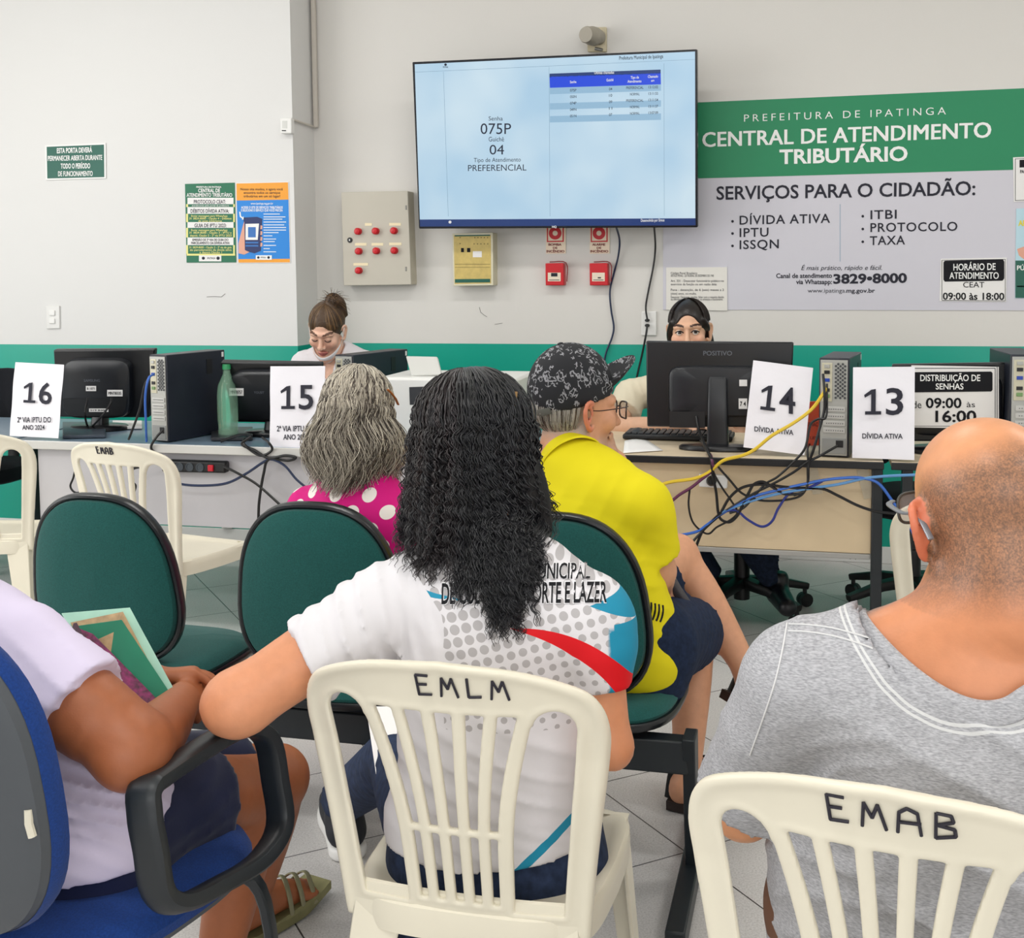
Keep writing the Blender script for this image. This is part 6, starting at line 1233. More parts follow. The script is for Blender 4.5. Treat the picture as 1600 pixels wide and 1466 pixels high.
    mbw.build('lettering_outline_print', mat('shirt_white_print', '#f4f2f4', 0.6), g, smooth=False); mb.build('lettering', m_ink, g, smooth=False)
    # sheet of paper in the lap
    q = [onY(572, 1104, 2.24), onY(640, 1104, 2.20), onY(650, 1240, 2.0), onY(590, 1228, 2.03)]; mb = MB(); mb.slab(q[3], q[2], q[1], q[0], 0.0015); pp = mb.build('document', m_paper, origin=q[3]); tag(pp, 'printed white sheet in the lap of the woman in the white jersey', 'paper')
    mb = MB(); U_ = [q[3]*(1-t)+q[0]*t for t in (0.05, 0.1, 0.15, 0.8, 0.85, 0.9, 0.94)]; n_ = unit(np.cross(q[2]-q[3], q[0]-q[3]))
    for k_, u_ in enumerate(U_): d_ = (q[2]-q[3])*(0.35+0.1*(k_ % 3)); mb.add([u_+d_*0.12+n_*0.001, u_+d_+n_*0.001, u_+d_+n_*0.001+(q[0]-q[3])*0.015, u_+d_*0.12+n_*0.001+(q[0]-q[3])*0.015], [(0, 1, 2, 3)])
    b_ = base_of(pp); mb.v = [tuple(np.array(x)-b_) for x in mb.v]; mb.build('print', m_ink2, pp, smooth=False)
    # jeans, shoes
    J = Fld((-1.25, 1.68, 0.02), (-0.3, 2.85, 0.66), 0.0085)
    J.loft([(pel+np.array([0, 0.0, -0.09]), rt, 0.175, 0.13), (pel+np.array([0, 0, -0.02]), rt, 0.172, 0.122), (pel+np.array([0, 0, 0.035]), rt, 0.168, 0.117)], 0.02)
    J.cut(pel+np.array([0, 0, 0.05]), (0, 0, 1))
    for hp, kn, an in ((hipL, knL, anL), (hipR, knR, anR)): J.limb([hp, hp*0.5+kn*0.5, kn], [0.098, 0.085, 0.068], 0.03); S = J.like(); S.limb([kn, kn*0.6+an*0.4, an+(an-kn)*0.2], [0.066, 0.062, 0.054], 0.02); S.cut(an+np.array([0, 0, 0.02]), an-kn); J.d = np.minimum(J.d, S.d)
    J.warp(wr(((0.5, 0.6, 1), 0.05, -0.006, 0, (anL+np.array([0, 0, 0.1]), 0.13)), ((0.3, 1, 0.2), 0.06, -0.004, 1, (knL, 0.2))))
    garment('jeans', J, mat('dark_denim', '#28344e', 0.8, 0.2, var=(60, 0.35), bump=(400, 0.3, 0.0006)), o)
    for an, d in ((anL, unit(np.array([-0.22, 0.35, 0]))), (anR, unit(np.array([-0.1, 1, 0])))):
        side = np.cross(d, (0, 0, 1)); A = np.array([an[0], an[1], 0.0])-d*0.02
        S = Fld((A[0]-0.32, A[1]-0.14, -0.005), (A[0]+0.16, A[1]+0.34, 0.2), 0.006); S.limb([A-d*0.03+np.array([0, 0, 0.055]), A+d*0.05+np.array([0, 0, 0.06]), A+d*0.13+np.array([0, 0, 0.045]), A+d*0.2+np.array([0, 0, 0.038])], [0.042, 0.046, 0.042, 0.032], 0.01, ((0, 0, 1), 0.95)); S.limb([A-d*0.02+np.array([0, 0, 0.06]), an], [0.045, 0.045], 0.02); S.cut((0, 0, 0.024), (0, 0, -1)); S.cut((0, 0, 0.125), (0, 0, 1))
        sh, _, _ = garment('shoe', S, mat('black_knit', '#1a1c24', 0.7, bump=(300, 0.4, 0.001)), o)
        S = Fld((A[0]-0.32, A[1]-0.14, -0.01), (A[0]+0.16, A[1]+0.34, 0.06), 0.005); S.limb([A-d*0.035+np.array([0, 0, 0.015]), A+d*0.05+np.array([0, 0, 0.015]), A+d*0.14+np.array([0, 0, 0.015]), A+d*0.2+np.array([0, 0, 0.015])], [0.046, 0.041, 0.046, 0.034], 0.01); S.cut((0, 0, 0.03), (0, 0, 1)); S.cut((0, 0, 0.002), (0, 0, -1)); garment('sole', S, m_white, sh)
        mb = MB(); 
        for i in range(4): c = A+d*(0.06+0.03*i)+np.array([0, 0, 0.098-0.011*i]); mb.sweep(cat([c-side*0.022, c+np.array([0, 0, 0.006]), c+side*0.022], 3), 0.003, n=6)
        loc_build(mb, 'lace', m_black, sh)
    # hair: solid core and ringlets
    H = Fld((-0.86, 1.66, 0.82), (-0.34, 2.06, 1.26), 0.008)
    H.ell(h.P(0, -0.022, 0.047), np.array([0.085, 0.101, 0.09])*0.95, 0.01, h.R); H.limb([h.P(0.0, -0.06, 0.03), h.P(0.01, -0.075, -0.06), h.P(0.02, -0.075, -0.13)], [0.07, 0.078, 0.05], 0.03, (h.f, 0.5)); H.limb([h.P(-0.065, -0.02, 0.0), h.P(-0.075, -0.03, -0.1), h.P(-0.07, -0.04, -0.16)], [0.03, 0.034, 0.022], 0.02); H.limb([h.P(0.07, -0.02, 0.0), h.P(0.085, -0.03, -0.08), h.P(0.10, -0.05, -0.15)], [0.03, 0.036, 0.02], 0.02)
    H.put(lambda X, Y, Z: -(((X-h.P(0, 0.075, 0)[0])*h.f[0]+(Y-h.P(0, 0.075, 0)[1])*h.f[1])+0.0*Z), (-2, 1, 0), (2, 3, 2), 0.0, 'sub') if False else None
    H.ell(h.P(0, 0.09, -0.04), np.array([0.062, 0.07, 0.09]), 0.01, h.R, 'sub')
    m_core = mat('black_hair_core', '#0d0a0c', 0.6, 0.3, bump=(140, 0.5, 0.003)); hg, HV, HQ = garment('hair', H, m_core, o)
    BV = np.array([tuple(v.co) for v in o.data.vertices])+np.array(base); BQ = [tuple(p.vertices) for p in o.data.polygons]; keep_ = BV[:, 2] < hc[2]-0.09
    BQ = [q for q in BQ if all(keep_[i] for i in q)]
    tr = BVHTree.FromPolygons([tuple(x) for x in GV]+[tuple(x) for x in BV], [tuple(int(i) for i in q) for q in GQ]+[tuple(i+len(GV) for i in q) for q in BQ])
    paths, rads, cols = [], [], []
    r2 = np.random.default_rng(5)
    for i in range(260):
        fine = i >= 205
        a = r2.uniform(0.7, 2*math.pi-0.7); el = r2.uniform(0.4, 1.5) if i % 2 else r2.uniform(-0.15, 1.1)   # azimuth from the face, all round the back
        dx, dy = math.sin(a), math.cos(a); back = max(0.0, -dy); path = []; rb = r2.random()
        for e in np.linspace(el, min(el, -0.05), 12 if el > 0.3 else 3): kq = 1.0+0.10*math.cos(max(0.0, e))**2*rb; path.append((kq*math.sin(a)*math.cos(e)*0.089, -0.022+0.106*kq*math.cos(a)*math.cos(e), 0.047+0.094*math.sin(e)))
        path = [h.P(*p) for p in path]; q = path[-1]; outw = unit(dx*h.r+dy*h.f); side = dx
        ln = 0.175+0.04*r2.random()+0.03*back; ln += 0.085*math.exp(-((side-0.55)/0.27)**2)*(dy < 0.1)*r2.random()**0.7 - 0.02*(side < -0.3)
        tip_z = h.C[2]+0.02-ln; L_ = max(0.02, q[2]-tip_z); spread = r2.uniform(0.010, 0.034)*(0.6+0.5*abs(dx)); turns = r2.uniform(0.017, 0.030); ph = r2.uniform(0, 6.28); cr = r2.uniform(0.0026, 0.0058); wig = r2.uniform(0, 6.28); lay = r2.uniform(0.004, 0.020)
        for t in np.linspace(0.05, 1, 12): path.append(q+outw*spread*(0.5-0.5*math.cos(t*2.4))+h.r*(0.010*math.sin(t*4+wig)+0.034*t*t*max(0, side)-0.002*t)+np.array([0, -0.006*t*back, -L_*t]))
        path = np.array(cat(path, 4)); seglen = np.concatenate([[0], np.cumsum(np.linalg.norm(np.diff(path, axis=0), axis=1))]); n_ = int(max(24, seglen[-1]/0.0030)); s_ = np.linspace(0, seglen[-1], n_); C_ = np.stack([np.interp(s_, seglen, path[:, k]) for k in range(3)], 1)
        push = np.zeros(n_)
        if dy < 0.35:
            for j in range(0, n_, 3):
                if C_[j, 2] < 1.08:
                    hit = tr.ray_cast(Vector((C_[j, 0], 1.2, C_[j, 2])), Vector((0, 1, 0)), 1.0)
                    if hit[0] is not None: push[j:j+3] = min(0.0, hit[0][1]-lay-C_[j, 1])
            kk = np.ones(11)/11; push = np.minimum(np.convolve(np.pad(push, 5, 'edge'), kk, 'valid'), push); C_[:, 1] += push
        grow = np.clip((s_-0.01)/0.15, 0.05, 1.0); w = r2.random(); brown = 0.5*(dx < -0.3)*r2.random()
        for m_ in range(4 if fine else 11):
            ofs = r2.normal(size=3)*np.array([0.0042, 0.0030, 0.0])*(0.7 if fine else 1.0); p2 = ph+r2.normal()*0.55; sp_ = C_+ofs*(0.55+0.5*grow)[:, None]*np.array([1.0, 1.0, 0.0])+np.outer(1-grow, h.r)*r2.normal()*0.004
            cut_ = n_-int(r2.integers(0, max(1, n_//9))); am = cr*grow*r2.uniform(0.8, 1.15); tt = s_/turns*2*math.pi
            sp_ = sp_+np.stack([np.cos(tt+p2)*am, np.sin(tt+p2)*am*0.8, np.zeros(n_)], 1); paths.append(sp_[:cut_]); rads.append(r2.uniform(0.0010, 0.0019)); cols.append((np.array([0.006, 0.006, 0.008])*(0.6+1.4*w)+np.array([0.03, 0.014, 0.010])*brown)*r2.uniform(0.7, 1.3))
    strands('hair_curls', paths, rads, hair_mat('black_curls', 0.34, 0.6), hg, 3, attr=cols)
    mb = MB(); cb_ = h.P(0, -0.022, 0.047); a_, b_ = on_ball(806, 613, cb_, 0.102), on_ball(802, 634, cb_, 0.102); mb.sweep([a_, (a_+b_)/2+unit((a_+b_)/2-cb_)*0.001, b_], 0.0035, 0.002, n=6); loc_build(mb, 'hair_clip', mat('clip_brass', '#9a7a52', 0.35, metal=0.6), o)
    return o
build_jersey_woman()
# ------------------------------------------------------------------ bald man on the front EMAB chair
def build_bald_man():
    hc = onY(1542, 815, 1.58); nb = onY(1530, 1015, 1.55); top = onY(1530, 1085, 1.545); chs = onY(1500, 1230, 1.56); wst = onY(1452, 1450, 1.62); pel = np.array([wst[0]-0.01, 1.63, 0.52])
    f = unit((0.17, 0.985, 0)); rt = np.array([f[1], -f[0], 0]); shL = onY(1256, 1062, 1.54); shR = shL+rt*0.40+np.array([0, 0, -0.03]); elL = onY(1160, 1235, 1.60)+np.array([0, 0.02, -0.03]); wrL = np.array([-0.03, 1.92, 0.60]); elR = shR+np.array([0.07, 0.06, -0.28]); wrR = np.array([0.36, 1.95, 0.6])
    base = (pel[0], pel[1], 0.0); h = Head(hc, (-0.36, 0.93, -0.10), (-0.08, 0, 1), 0.99)
    F = Fld((-0.32, 1.34, 0.35), (0.72, 2.42, 1.28), 0.0105, fx=((hc[0]-0.14, hc[0]+0.13, 0.0038),), fy=((hc[1]-0.13, hc[1]+0.15, 0.0038),), fz=((hc[2]-0.15, 1.25, 0.0038),))
    h.build(F, ears=True, fat=0.006, eo=0.016)
    F.ell(h.P(0, -0.012, 0.044), np.array([0.080, 0.100, 0.083]), 0.02, h.R); F.ell(h.P(0, -0.065, -0.035), np.array([0.058, 0.045, 0.05]), 0.03, h.R)
    F.limb([h.P(0, -0.03, -0.03), h.P(0, -0.04, -0.10), nb, top], [0.066, 0.068, 0.078, 0.08], 0.025); F.limb([h.P(-0.02, -0.06, -0.10), nb*0.5+shL*0.5+np.array([0, 0, 0.03])], [0.045, 0.042], 0.05); F.limb([h.P(0.02, -0.06, -0.10), nb*0.5+shR*0.5+np.array([0, 0, 0.03])], [0.045, 0.042], 0.05)
    for x in (-1, 1):   # ear hollow
        F.ell(h.P(x*0.099, -0.002, 0.002), np.array([0.009, 0.008, 0.017]), 0.004, h.R, 'sub')
    F.loft([(pel, rt, 0.18, 0.135), (wst, rt, 0.18, 0.13), (chs, rt, 0.185, 0.125), (top, rt, 0.17, 0.10), (nb, rt, 0.09, 0.07)], 0.02)
    F.limb([top, shL], [0.07, 0.062], 0.04); F.limb([top, shR], [0.07, 0.062], 0.04)
    for a, b, c, th in ((shL, elL, wrL, -1), (shR, elR, wrR, 1)):
        F.limb([a, a*0.5+b*0.5, b], [0.058, 0.052, 0.043], 0.02); F.limb([b, b*0.5+c*0.5, c], [0.044, 0.042, 0.03], 0.02); hand(F, c, c-b, (0, 0, -1), 1.0, 0.4, -th)
    for s in (-1, 1): hp = pel+rt*0.095*s; kn = hp+f*0.45+rt*0.05*s+np.array([0, 0, -0.03]); F.limb([hp, kn], [0.1, 0.07], 0.03)
    def paint(V, C):
        q = h.loc(V); x, y, z = q.T; C = np.array(C); red = np.array(lin('#d4644c'), np.float32)
        ear = (np.abs(x) > 0.0855) & (np.abs(z) < 0.045) & (np.abs(y) < 0.04); C[ear] = C[ear]*0.35+red*0.65
        nk = np.clip((-z-0.03)/0.05, 0, 1)*(z < 0)*(z > -0.3); C = C*(1-0.35*nk[:, None])+np.array(lin('#c4714c'))*0.35*nk[:, None]
        hm = np.clip((0.088-z+0.30*np.clip(-y-0.02, -0.1, 0.1)-0.25*np.clip(np.abs(x)-0.05, -1, 0.02))/0.035, 0, 1)*np.clip((z+0.105)/0.05, 0, 1)*np.clip((0.030-y+0.0*z)/0.03, 0, 1)*(~ear)*(np.linalg.norm(q-np.array([0, -0.01, 0.0]), axis=1) < 0.15)
        front = np.clip((np.abs(x)-0.055)/0.02, 0, 1); hm = hm*np.where(y > -0.02, front, 1)
        beard = np.clip((-z-0.05)/0.02, 0, 1)*np.clip((y-0.015)/0.02, 0, 1)*(z > -0.14)*0.8; A = np.clip(np.maximum(hm*0.85, beard), 0, 1)[:, None]
        C = C*(1-0.35*beard[:, None])+0.35*beard[:, None]*np.array(lin('#d9cfc6')); return C.astype(np.float32), A.astype(np.float32)
    o = person('person', 'bald man with cropped grey hair and heather grey T-shirt, seen from behind', base, F, '#dd9a6e', paint, skin_mat('skin_cropped_hair', 0.4, '#55463d'))
    G = Fld((-0.32, 1.36, 0.38), (0.72, 1.86, 1.0), 0.0062)
    G.loft([(pel+np.array([0, 0, -0.06]), rt, 0.20, 0.15), (wst, rt, 0.218, 0.15), (chs, rt, 0.212, 0.142), (top, rt, 0.19, 0.112), (nb+np.array([0, 0.0, 0.02]), rt, 0.118, 0.10)], 0.02)
    for q_ in (shL, shR): G.limb([nb+np.array([0, -0.01, -0.02]), nb*0.5+q_*0.5+np.array([0, 0, 0.02])], [0.075, 0.055], 0.05)
    G.limb([top+np.array([0, 0, 0.01]), shL], [0.08, 0.075], 0.05); G.limb([top+np.array([0, 0, 0.01]), shR], [0.08, 0.075], 0.05)
    for a, b in ((shL, elL), (shR, elR)):
        e = a*0.12+b*0.88; S = G.like(); S.limb([a, a*0.5+b*0.5, e+(e-a)*0.3], [0.07, 0.073, 0.078], 0.02); S.cut(e, b-a); k = 0.02; hh = np.clip(0.5+0.5*(G.d-S.d)/k, 0, 1); G.d = S.d*hh+G.d*(1-hh)-k*hh*(1-hh)
    cling(G, F, 0.011, nb, 0.26, 0.02)
    ncut = G.like(); ncut.limb([top+np.array([0, -0.02, 0.055]), nb+np.array([-0.01, 0.0, 0.03]), h.P(0, -0.02, -0.06)], [0.098, 0.135, 0.17], 0.01, smooth=1); G.d = np.maximum(G.d, -ncut.d)
    G.warp(wr(((0.45, 0.2, 1), 0.15, -0.015, 0.7, (chs+rt*0.0+np.array([0.05, -0.12, -0.04]), 0.19)), ((-0.5, 0.2, 1), 0.07, -0.006, 0.9, (chs+np.array([-0.12, -0.1, 0.02]), 0.10)), ((-0.3, 0.1, 1), 0.10, -0.007, 2.1, (wst+np.array([-0.1, -0.1, 0.1]), 0.15)), ((1, 0.1, 0.5), 0.09, -0.006, 0.3, (shL*0.5+elL*0.5, 0.10)), ((0.2, 0, 1), 0.22, 0.003, 0, None)))
    def pat(V): return np.stack([(V-top) @ rt, V[:, 2]-top[2], ncut_d(V)], 1)
    Pn = np.array([top+np.array([0, -0.02, 0.055]), nb+np.array([-0.01, 0, 0.03]), h.P(0, -0.02, -0.06)]); Rn = (0.098, 0.135, 0.17)
    def ncut_d(V):
        best = None
        for a, b, ra, rb in zip(Pn[:-1], Pn[1:], Rn[:-1], Rn[1:]):
            d = b-a; t = np.clip(((V-a) @ d)/(d @ d), 0, 1); v = np.linalg.norm(V-a-t[:, None]*d, axis=1)-ra-t*(rb-ra); best = v if best is None else np.minimum(best, v)
        return best
    m = bpy.data.materials.new('heather_grey_jersey'); m.use_nodes = True; nt = m.node_tree; L = nt.links; b = nt.nodes['Principled BSDF']; b.inputs['Roughness'].default_value = 0.9; b.inputs['Specular IOR Level'].default_value = 0.15
    tc = nt.nodes.new('ShaderNodeTexCoord'); mp = nt.nodes.new('ShaderNodeMapping'); mp.inputs['Rotation'].default_value = (0, 0.5, 0); mp.inputs['Scale'].default_value = (110, 110, 420); L.new(tc.outputs['Object'], mp.inputs[0])
    n = nt.nodes.new('ShaderNodeTexNoise'); n.inputs['Scale'].default_value = 1.6; n.inputs['Detail'].default_value = 5; L.new(mp.outputs[0], n.inputs['Vector']); r = nt.nodes.new('ShaderNodeValToRGB'); r.color_ramp.elements[0].position = 0.32; r.color_ramp.elements[0].color = (*lin('#96969a'), 1); r.color_ramp.elements[1].position = 0.68; r.color_ramp.elements[1].color = (*lin('#c2c2c6'), 1); L.new(n.outputs['Fac'], r.inputs[0])
    at = nt.nodes.new('ShaderNodeAttribute'); at.attribute_name = 'Pat'; sp = nt.nodes.new('ShaderNodeSeparateXYZ'); L.new(at.outputs['Vector'], sp.inputs[0])
    def M(op, a, bb):
        q = nt.nodes.new('ShaderNodeMath'); q.operation = op
        for i, x in enumerate((a, bb)):
            if isinstance(x, (int, float)): q.inputs[i].default_value = x
            else: L.new(x, q.inputs[i])
        return q.outputs[0]
    st = None
    for d in (0.017, 0.0225): e = M('LESS_THAN', M('ABSOLUTE', M('SUBTRACT', sp.outputs[2], d), 0), 0.0013); st = e if st is None else M('MAXIMUM', st, e)
    mx = nt.nodes.new('ShaderNodeMixRGB'); L.new(M('MULTIPLY', st, 0.8), mx.inputs[0]); L.new(r.outputs[0], mx.inputs[1]); mx.inputs[2].default_value = (*lin('#dededd'), 1); L.new(mx.outputs[0], b.inputs['Base Color'])
    bp = nt.nodes.new('ShaderNodeBump'); bp.inputs['Strength'].default_value = 0.3; bp.inputs['Distance'].default_value = 0.001; L.new(n.outputs['Fac'], bp.inputs['Height']); L.new(bp.outputs['Normal'], b.inputs['Normal'])
    g, GV, GQ = garment('t_shirt', G, m, o, pat)
    tree = BVHTree.FromPolygons([tuple(x) for x in GV], [tuple(int(i) for i in q) for q in GQ])
    def seam(pts, name='seam'):
        P = []
        for x, y in cat([np.array(p_, float) for p_ in pts], 6):
            d = unit(_ray(x, y)); hit = tree.ray_cast(Vector(CAM), Vector(d), 5.0)
            if hit[0] is not None: P.append(np.array(hit[0])+np.array(hit[1])*0.0008)
        if len(P) > 2: mb = MB(); mb.sweep(P, 0.0011, n=5); loc_build(mb, name, mat('pale_thread', '#dcdcdc', 0.8), g)
    for pts in ([(1233, 976), (1260, 977), (1300, 982), (1340, 992), (1368, 1000)], [(1232, 987), (1260, 988), (1300, 994), (1340, 1005), (1364, 1014)], [(1230, 975), (1222, 1020), (1210, 1070), (1190, 1130), (1172, 1180)]): seam(pts)
    ax0 = unit(Pn[1]-Pn[0]); e1 = unit(np.cross(ax0, (0, 1, 0))); e2 = np.cross(ax0, e1); nd = ncut_d(GV); sel = GV[(nd > -0.003) & (nd < 0.007)]; an_ = np.arctan2((sel-Pn[0]) @ e2, (sel-Pn[0]) @ e1); lift_ = (sel-Pn[0]) @ ax0; loop = []
    for k in range(64):
        th = -math.pi+2*math.pi*k/64; dd = np.abs((an_-th+math.pi) % (2*math.pi)-math.pi) < 0.12
        if dd.any(): q_ = sel[dd]; l_ = lift_[dd]; loop.append(q_[l_ > np.quantile(l_, 0.8)].mean(0))
    loop = np.array(loop); 
    for _ in range(6): loop = (np.roll(loop, 1, 0)+loop*2+np.roll(loop, -1, 0))/4
    loop = loop-ax0*0.005; mb = MB(); lp = cat(list(loop)+[loop[0], loop[1]], 3)[:-3]; mb.sweep(lp, 0.006, 0.015, n=10, up=tuple(ax0), cap=False, power=3); loc_build(mb, 'collar', m, g)
    # trousers
    J = Fld((-0.3, 1.42, 0.32), (0.7, 2.4, 0.66), 0.01)
    for s in (-1, 1): hp = pel+rt*0.095*s; kn = hp+f*0.45+rt*0.05*s+np.array([0, 0, -0.03]); J.limb([hp, kn], [0.112, 0.083], 0.03)
    J.loft([(pel+np.array([0, 0, -0.08]), rt, 0.19, 0.14), (pel, rt, 0.188, 0.14)], 0.03); garment('shorts', J, mat('shorts_brown', '#6d4a36', 0.85), o)
    # glasses
    gl = thing('glasses', 'dark framed glasses with white lens edge worn by the bald man', 'glasses', tuple(h.P(0, 0.1, 0.0))); mg = mat('glasses_frame', '#4a4a46', 0.3); mt_ = mat('glasses_temple', '#8e9096', 0.3, metal=0.4)
    for x in (-1, 1):
        mb = MB(); mb.sweep(cat([h.P(x*0.0736, 0.108, 0.024), h.P(x*0.0866, 0.09, 0.022), h.P(x*0.0921, 0.04, 0.017), h.P(x*0.0931, 0.0, 0.020), h.P(x*0.0931, -0.014, 0.014), h.P(x*0.0921, -0.034, -0.008)], 5), 0.002, 0.0042, n=8, up=tuple(h.r)); loc_build(mb, 'temple', mt_, gl)
        c = h.P(x*0.040, 0.115, 0.012); ring = [c+h.r*0.029*math.copysign(abs(math.cos(a))**0.6, math.cos(a))+h.u*0.020*math.copysign(abs(math.sin(a))**0.6, math.sin(a))-h.f*0.012*abs(math.cos(a))*(1 if x*math.cos(a) > 0 else 0) for a in np.linspace(0, 2*math.pi, 33)]
        mb = MB(); mb.sweep(ring, 0.0022, n=8, cap=False); loc_build(mb, 'rim', mg, gl)
        mb = MB(); mb.add([c]+ring[:-1], [(0, i+1, (i+1) % 32+1) for i in range(32)]); loc_build(mb, 'lens', mat('lens_glass', '#dfe6e8', 0.05, 0.6, alpha=0.35), gl)
    mb = MB(); mb.sweep(cat([h.P(-0.008, 0.116, 0.016), h.P(0, 0.118, 0.019), h.P(0.008, 0.116, 0.016)], 3), 0.0018, n=6); loc_build(mb, 'bridge', mg, gl)
    return o
build_bald_man()

# ------------------------------------------------------------------ woman in the lilac T-shirt in the blue armchair
def build_lilac_woman():
    f = unit((0.22, 0.975, 0)); rt = np.array([f[1], -f[0], 0])
    shR = onY(36, 1022, 1.56); top = shR-rt*0.165+np.array([0, 0, 0.0]); nb = top+np.array([-0.02, -0.01, 0.07]); elR = onY(205, 1180, 1.53); wrR = onY(285, 1095, 1.83)
    pel = np.array([-1.185, 1.66, 0.53]); wst = pel*0.55+top*0.45+np.array([0, -0.01, 0]); chs = pel*0.25+top*0.75; shL = top-rt*0.16; elL = np.array([-1.36, 1.74, 0.68]); wrL = np.array([-1.15, 1.86, 0.68])
    hc = nb+np.array([-0.075, 0.03, 0.145]); h = Head(hc, (0.2, 0.95, -0.25), (0, 0, 1), 0.95); base = (pel[0], pel[1], 0.0)
    hipR, hipL = pel+rt*0.085, pel-rt*0.085; knR = onY(395, 1235, 1.98); anR = onY(335, 1530, 1.92); knL = onY(432, 1215, 2.10); anL = onY(392, 1408, 2.22)
    F = Fld((-1.55, 1.35, 0.0), (-0.80, 2.55, 1.36), 0.0095, fx=((wrR[0]-0.06, wrR[0]+0.12, 0.005),), fy=((wrR[1]-0.03, wrR[1]+0.13, 0.005),), fz=((wrR[2]-0.06, wrR[2]+0.08, 0.005),))
    h.build(F, ears=False); F.limb([h.P(0, -0.02, -0.05), nb, top], [0.055, 0.058, 0.07], 0.02)
    F.loft([(pel, rt, 0.175, 0.13), (wst, rt, 0.15, 0.115), (chs, rt, 0.15, 0.11), (top, rt, 0.14, 0.085), (nb, rt, 0.06, 0.055)], 0.02)
    F.limb([top, shR], [0.06, 0.055], 0.03); F.limb([top, shL], [0.06, 0.055], 0.03)
    F.limb([shR, shR*0.45+elR*0.55, elR+np.array([-0.012, 0.02, 0.012])], [0.058, 0.066, 0.054], 0.02); F.ell(elR+np.array([-0.01, 0, 0]), 0.042, 0.03); F.limb([elR, elR*0.55+wrR*0.45+np.array([0.004, 0, -0.004]), wrR], [0.05, 0.047, 0.03], 0.025)
    F.limb([shL, elL], [0.055, 0.045], 0.02); F.limb([elL, wrL], [0.044, 0.03], 0.02)
    hand(F, wrR, unit(wrR-elR)+np.array([0.15, 0.2, 0.05]), (-0.75, 0.25, -0.5), 0.95, 0.75, -1); hand(F, wrL, (0.6, 0.5, 0), (0.2, -0.2, -1), 0.95, 0.5, 1)
    for hp, kn, an in ((hipR, knR, anR), (hipL, knL, anL)): F.limb([hp, hp*0.5+kn*0.5, kn], [0.088, 0.08, 0.062], 0.03); F.limb([kn, kn*0.62+an*0.38, an], [0.058, 0.056, 0.036], 0.02)
    fd = []
    for an, d in ((anL, unit(np.array([0.10, 0.27, 0]))), (anR, unit(np.array([0.12, 0.25, 0])))):
        A = np.array([an[0], an[1], 0.0]); fd.append((A, d)); s_ = np.cross(d, (0, 0, 1)); F.limb([an, A+np.array([0, 0, 0.07])], [0.037, 0.036], 0.02); F.limb([A-d*0.03+np.array([0, 0, 0.052]), A+d*0.06+np.array([0, 0, 0.058]), A+d*0.135+np.array([0, 0, 0.04])], [0.03, 0.034, 0.026], 0.02)
        for i in range(5): F.limb([A+d*0.13+s_*(i-2)*0.0155+np.array([0, 0, 0.038]), A+d*(0.185-0.009*abs(i-(1 if s_[0] > 0 else 3)))+s_*(i-2)*0.0165+np.array([0, 0, 0.034])], [0.011, 0.0095], 0.005)
    def paint(V, C):
        w = np.clip(1-np.linalg.norm(V-elR, axis=1)/0.08, 0, 1)[:, None]; return C*(1-0.3*w)+np.array(lin('#7a4630'))*0.3*w
    o = person('person', 'woman in a lilac T-shirt and navy skirt holding a green folder in the blue armchair', base, F, '#a3603c', paint)
    G = Fld((-1.52, 1.36, 0.42), (-0.88, 1.90, 1.08), 0.0065)
    G.loft([(pel+np.array([0, 0, -0.02]), rt, 0.204, 0.158), (wst, rt, 0.17, 0.132), (chs, rt, 0.168, 0.125), (top, rt, 0.155, 0.10), (nb+np.array([0, 0, -0.02]), rt, 0.08, 0.07)], 0.02)
    G.limb([top, shR], [0.07, 0.068], 0.04); G.limb([top, shL], [0.07, 0.066], 0.04)
    for a, b, t_ in ((shR, elR, 0.52), (shL, elL, 0.5)):
        e = a*(1-t_)+b*t_; S = G.like(); S.limb([a, a*0.5+e*0.5, e+(e-a)*0.4], [0.068, 0.078, 0.088], 0.02); S.cut(e, b-a); k = 0.025; hh = np.clip(0.5+0.5*(G.d-S.d)/k, 0, 1); G.d = S.d*hh+G.d*(1-hh)-k*hh*(1-hh)
    G.ell(h.P(0, 0.0, -0.15), (0.075, 0.075, 0.07), 0.005, None, 'sub'); G.cut(pel+np.array([0, 0, -0.035]), (0.0, 0.1, -1))
    G.warp(wr(((0.2, 0.5, 1), 0.05, -0.010, 0.3, (pel+rt*0.13+np.array([0, -0.05, 0.10]), 0.12)), ((0.6, 0.3, 1), 0.075, -0.009, 1.0, (shR*0.6+elR*0.4, 0.12)), ((0.1, 0.2, 1), 0.14, 0.003, 0, None)))
    garment('t_shirt', G, mat('lilac_cotton', '#d9cfe6', 0.85, 0.2, bump=(350, 0.15, 0.0006)), o)
    J = Fld((-1.5, 1.42, 0.30), (-0.80, 2.3, 0.66), 0.0085)
    J.loft([(pel+np.array([0, 0, -0.09]), rt, 0.185, 0.145), (pel+np.array([0, 0, -0.02]), rt, 0.182, 0.137), (pel+np.array([0, 0, 0.02]), rt, 0.16, 0.12)], 0.03)
    for hp, kn in ((hipR, knR), (hipL, knL)): S = J.like(); S.limb([hp, hp*0.5+kn*0.5, kn+(kn-hp)*0.2], [0.105, 0.098, 0.085], 0.03); t_ = 0.60 if kn is knR else 0.80; S.cut(hp*(1-t_)+kn*t_, kn-hp); k = 0.03; hh = np.clip(0.5+0.5*(J.d-S.d)/k, 0, 1); J.d = S.d*hh+J.d*(1-hh)-k*hh*(1-hh)
    J.warp(wr(((0.4, -0.2, 1), 0.07, -0.005, 0, (hipR*0.6+knR*0.4, 0.18)))); garment('skirt', J, mat('navy_cloth', '#131a3c', 0.8, 0.2, sheen=0.2, bump=(200, 0.2, 0.0008)), o)
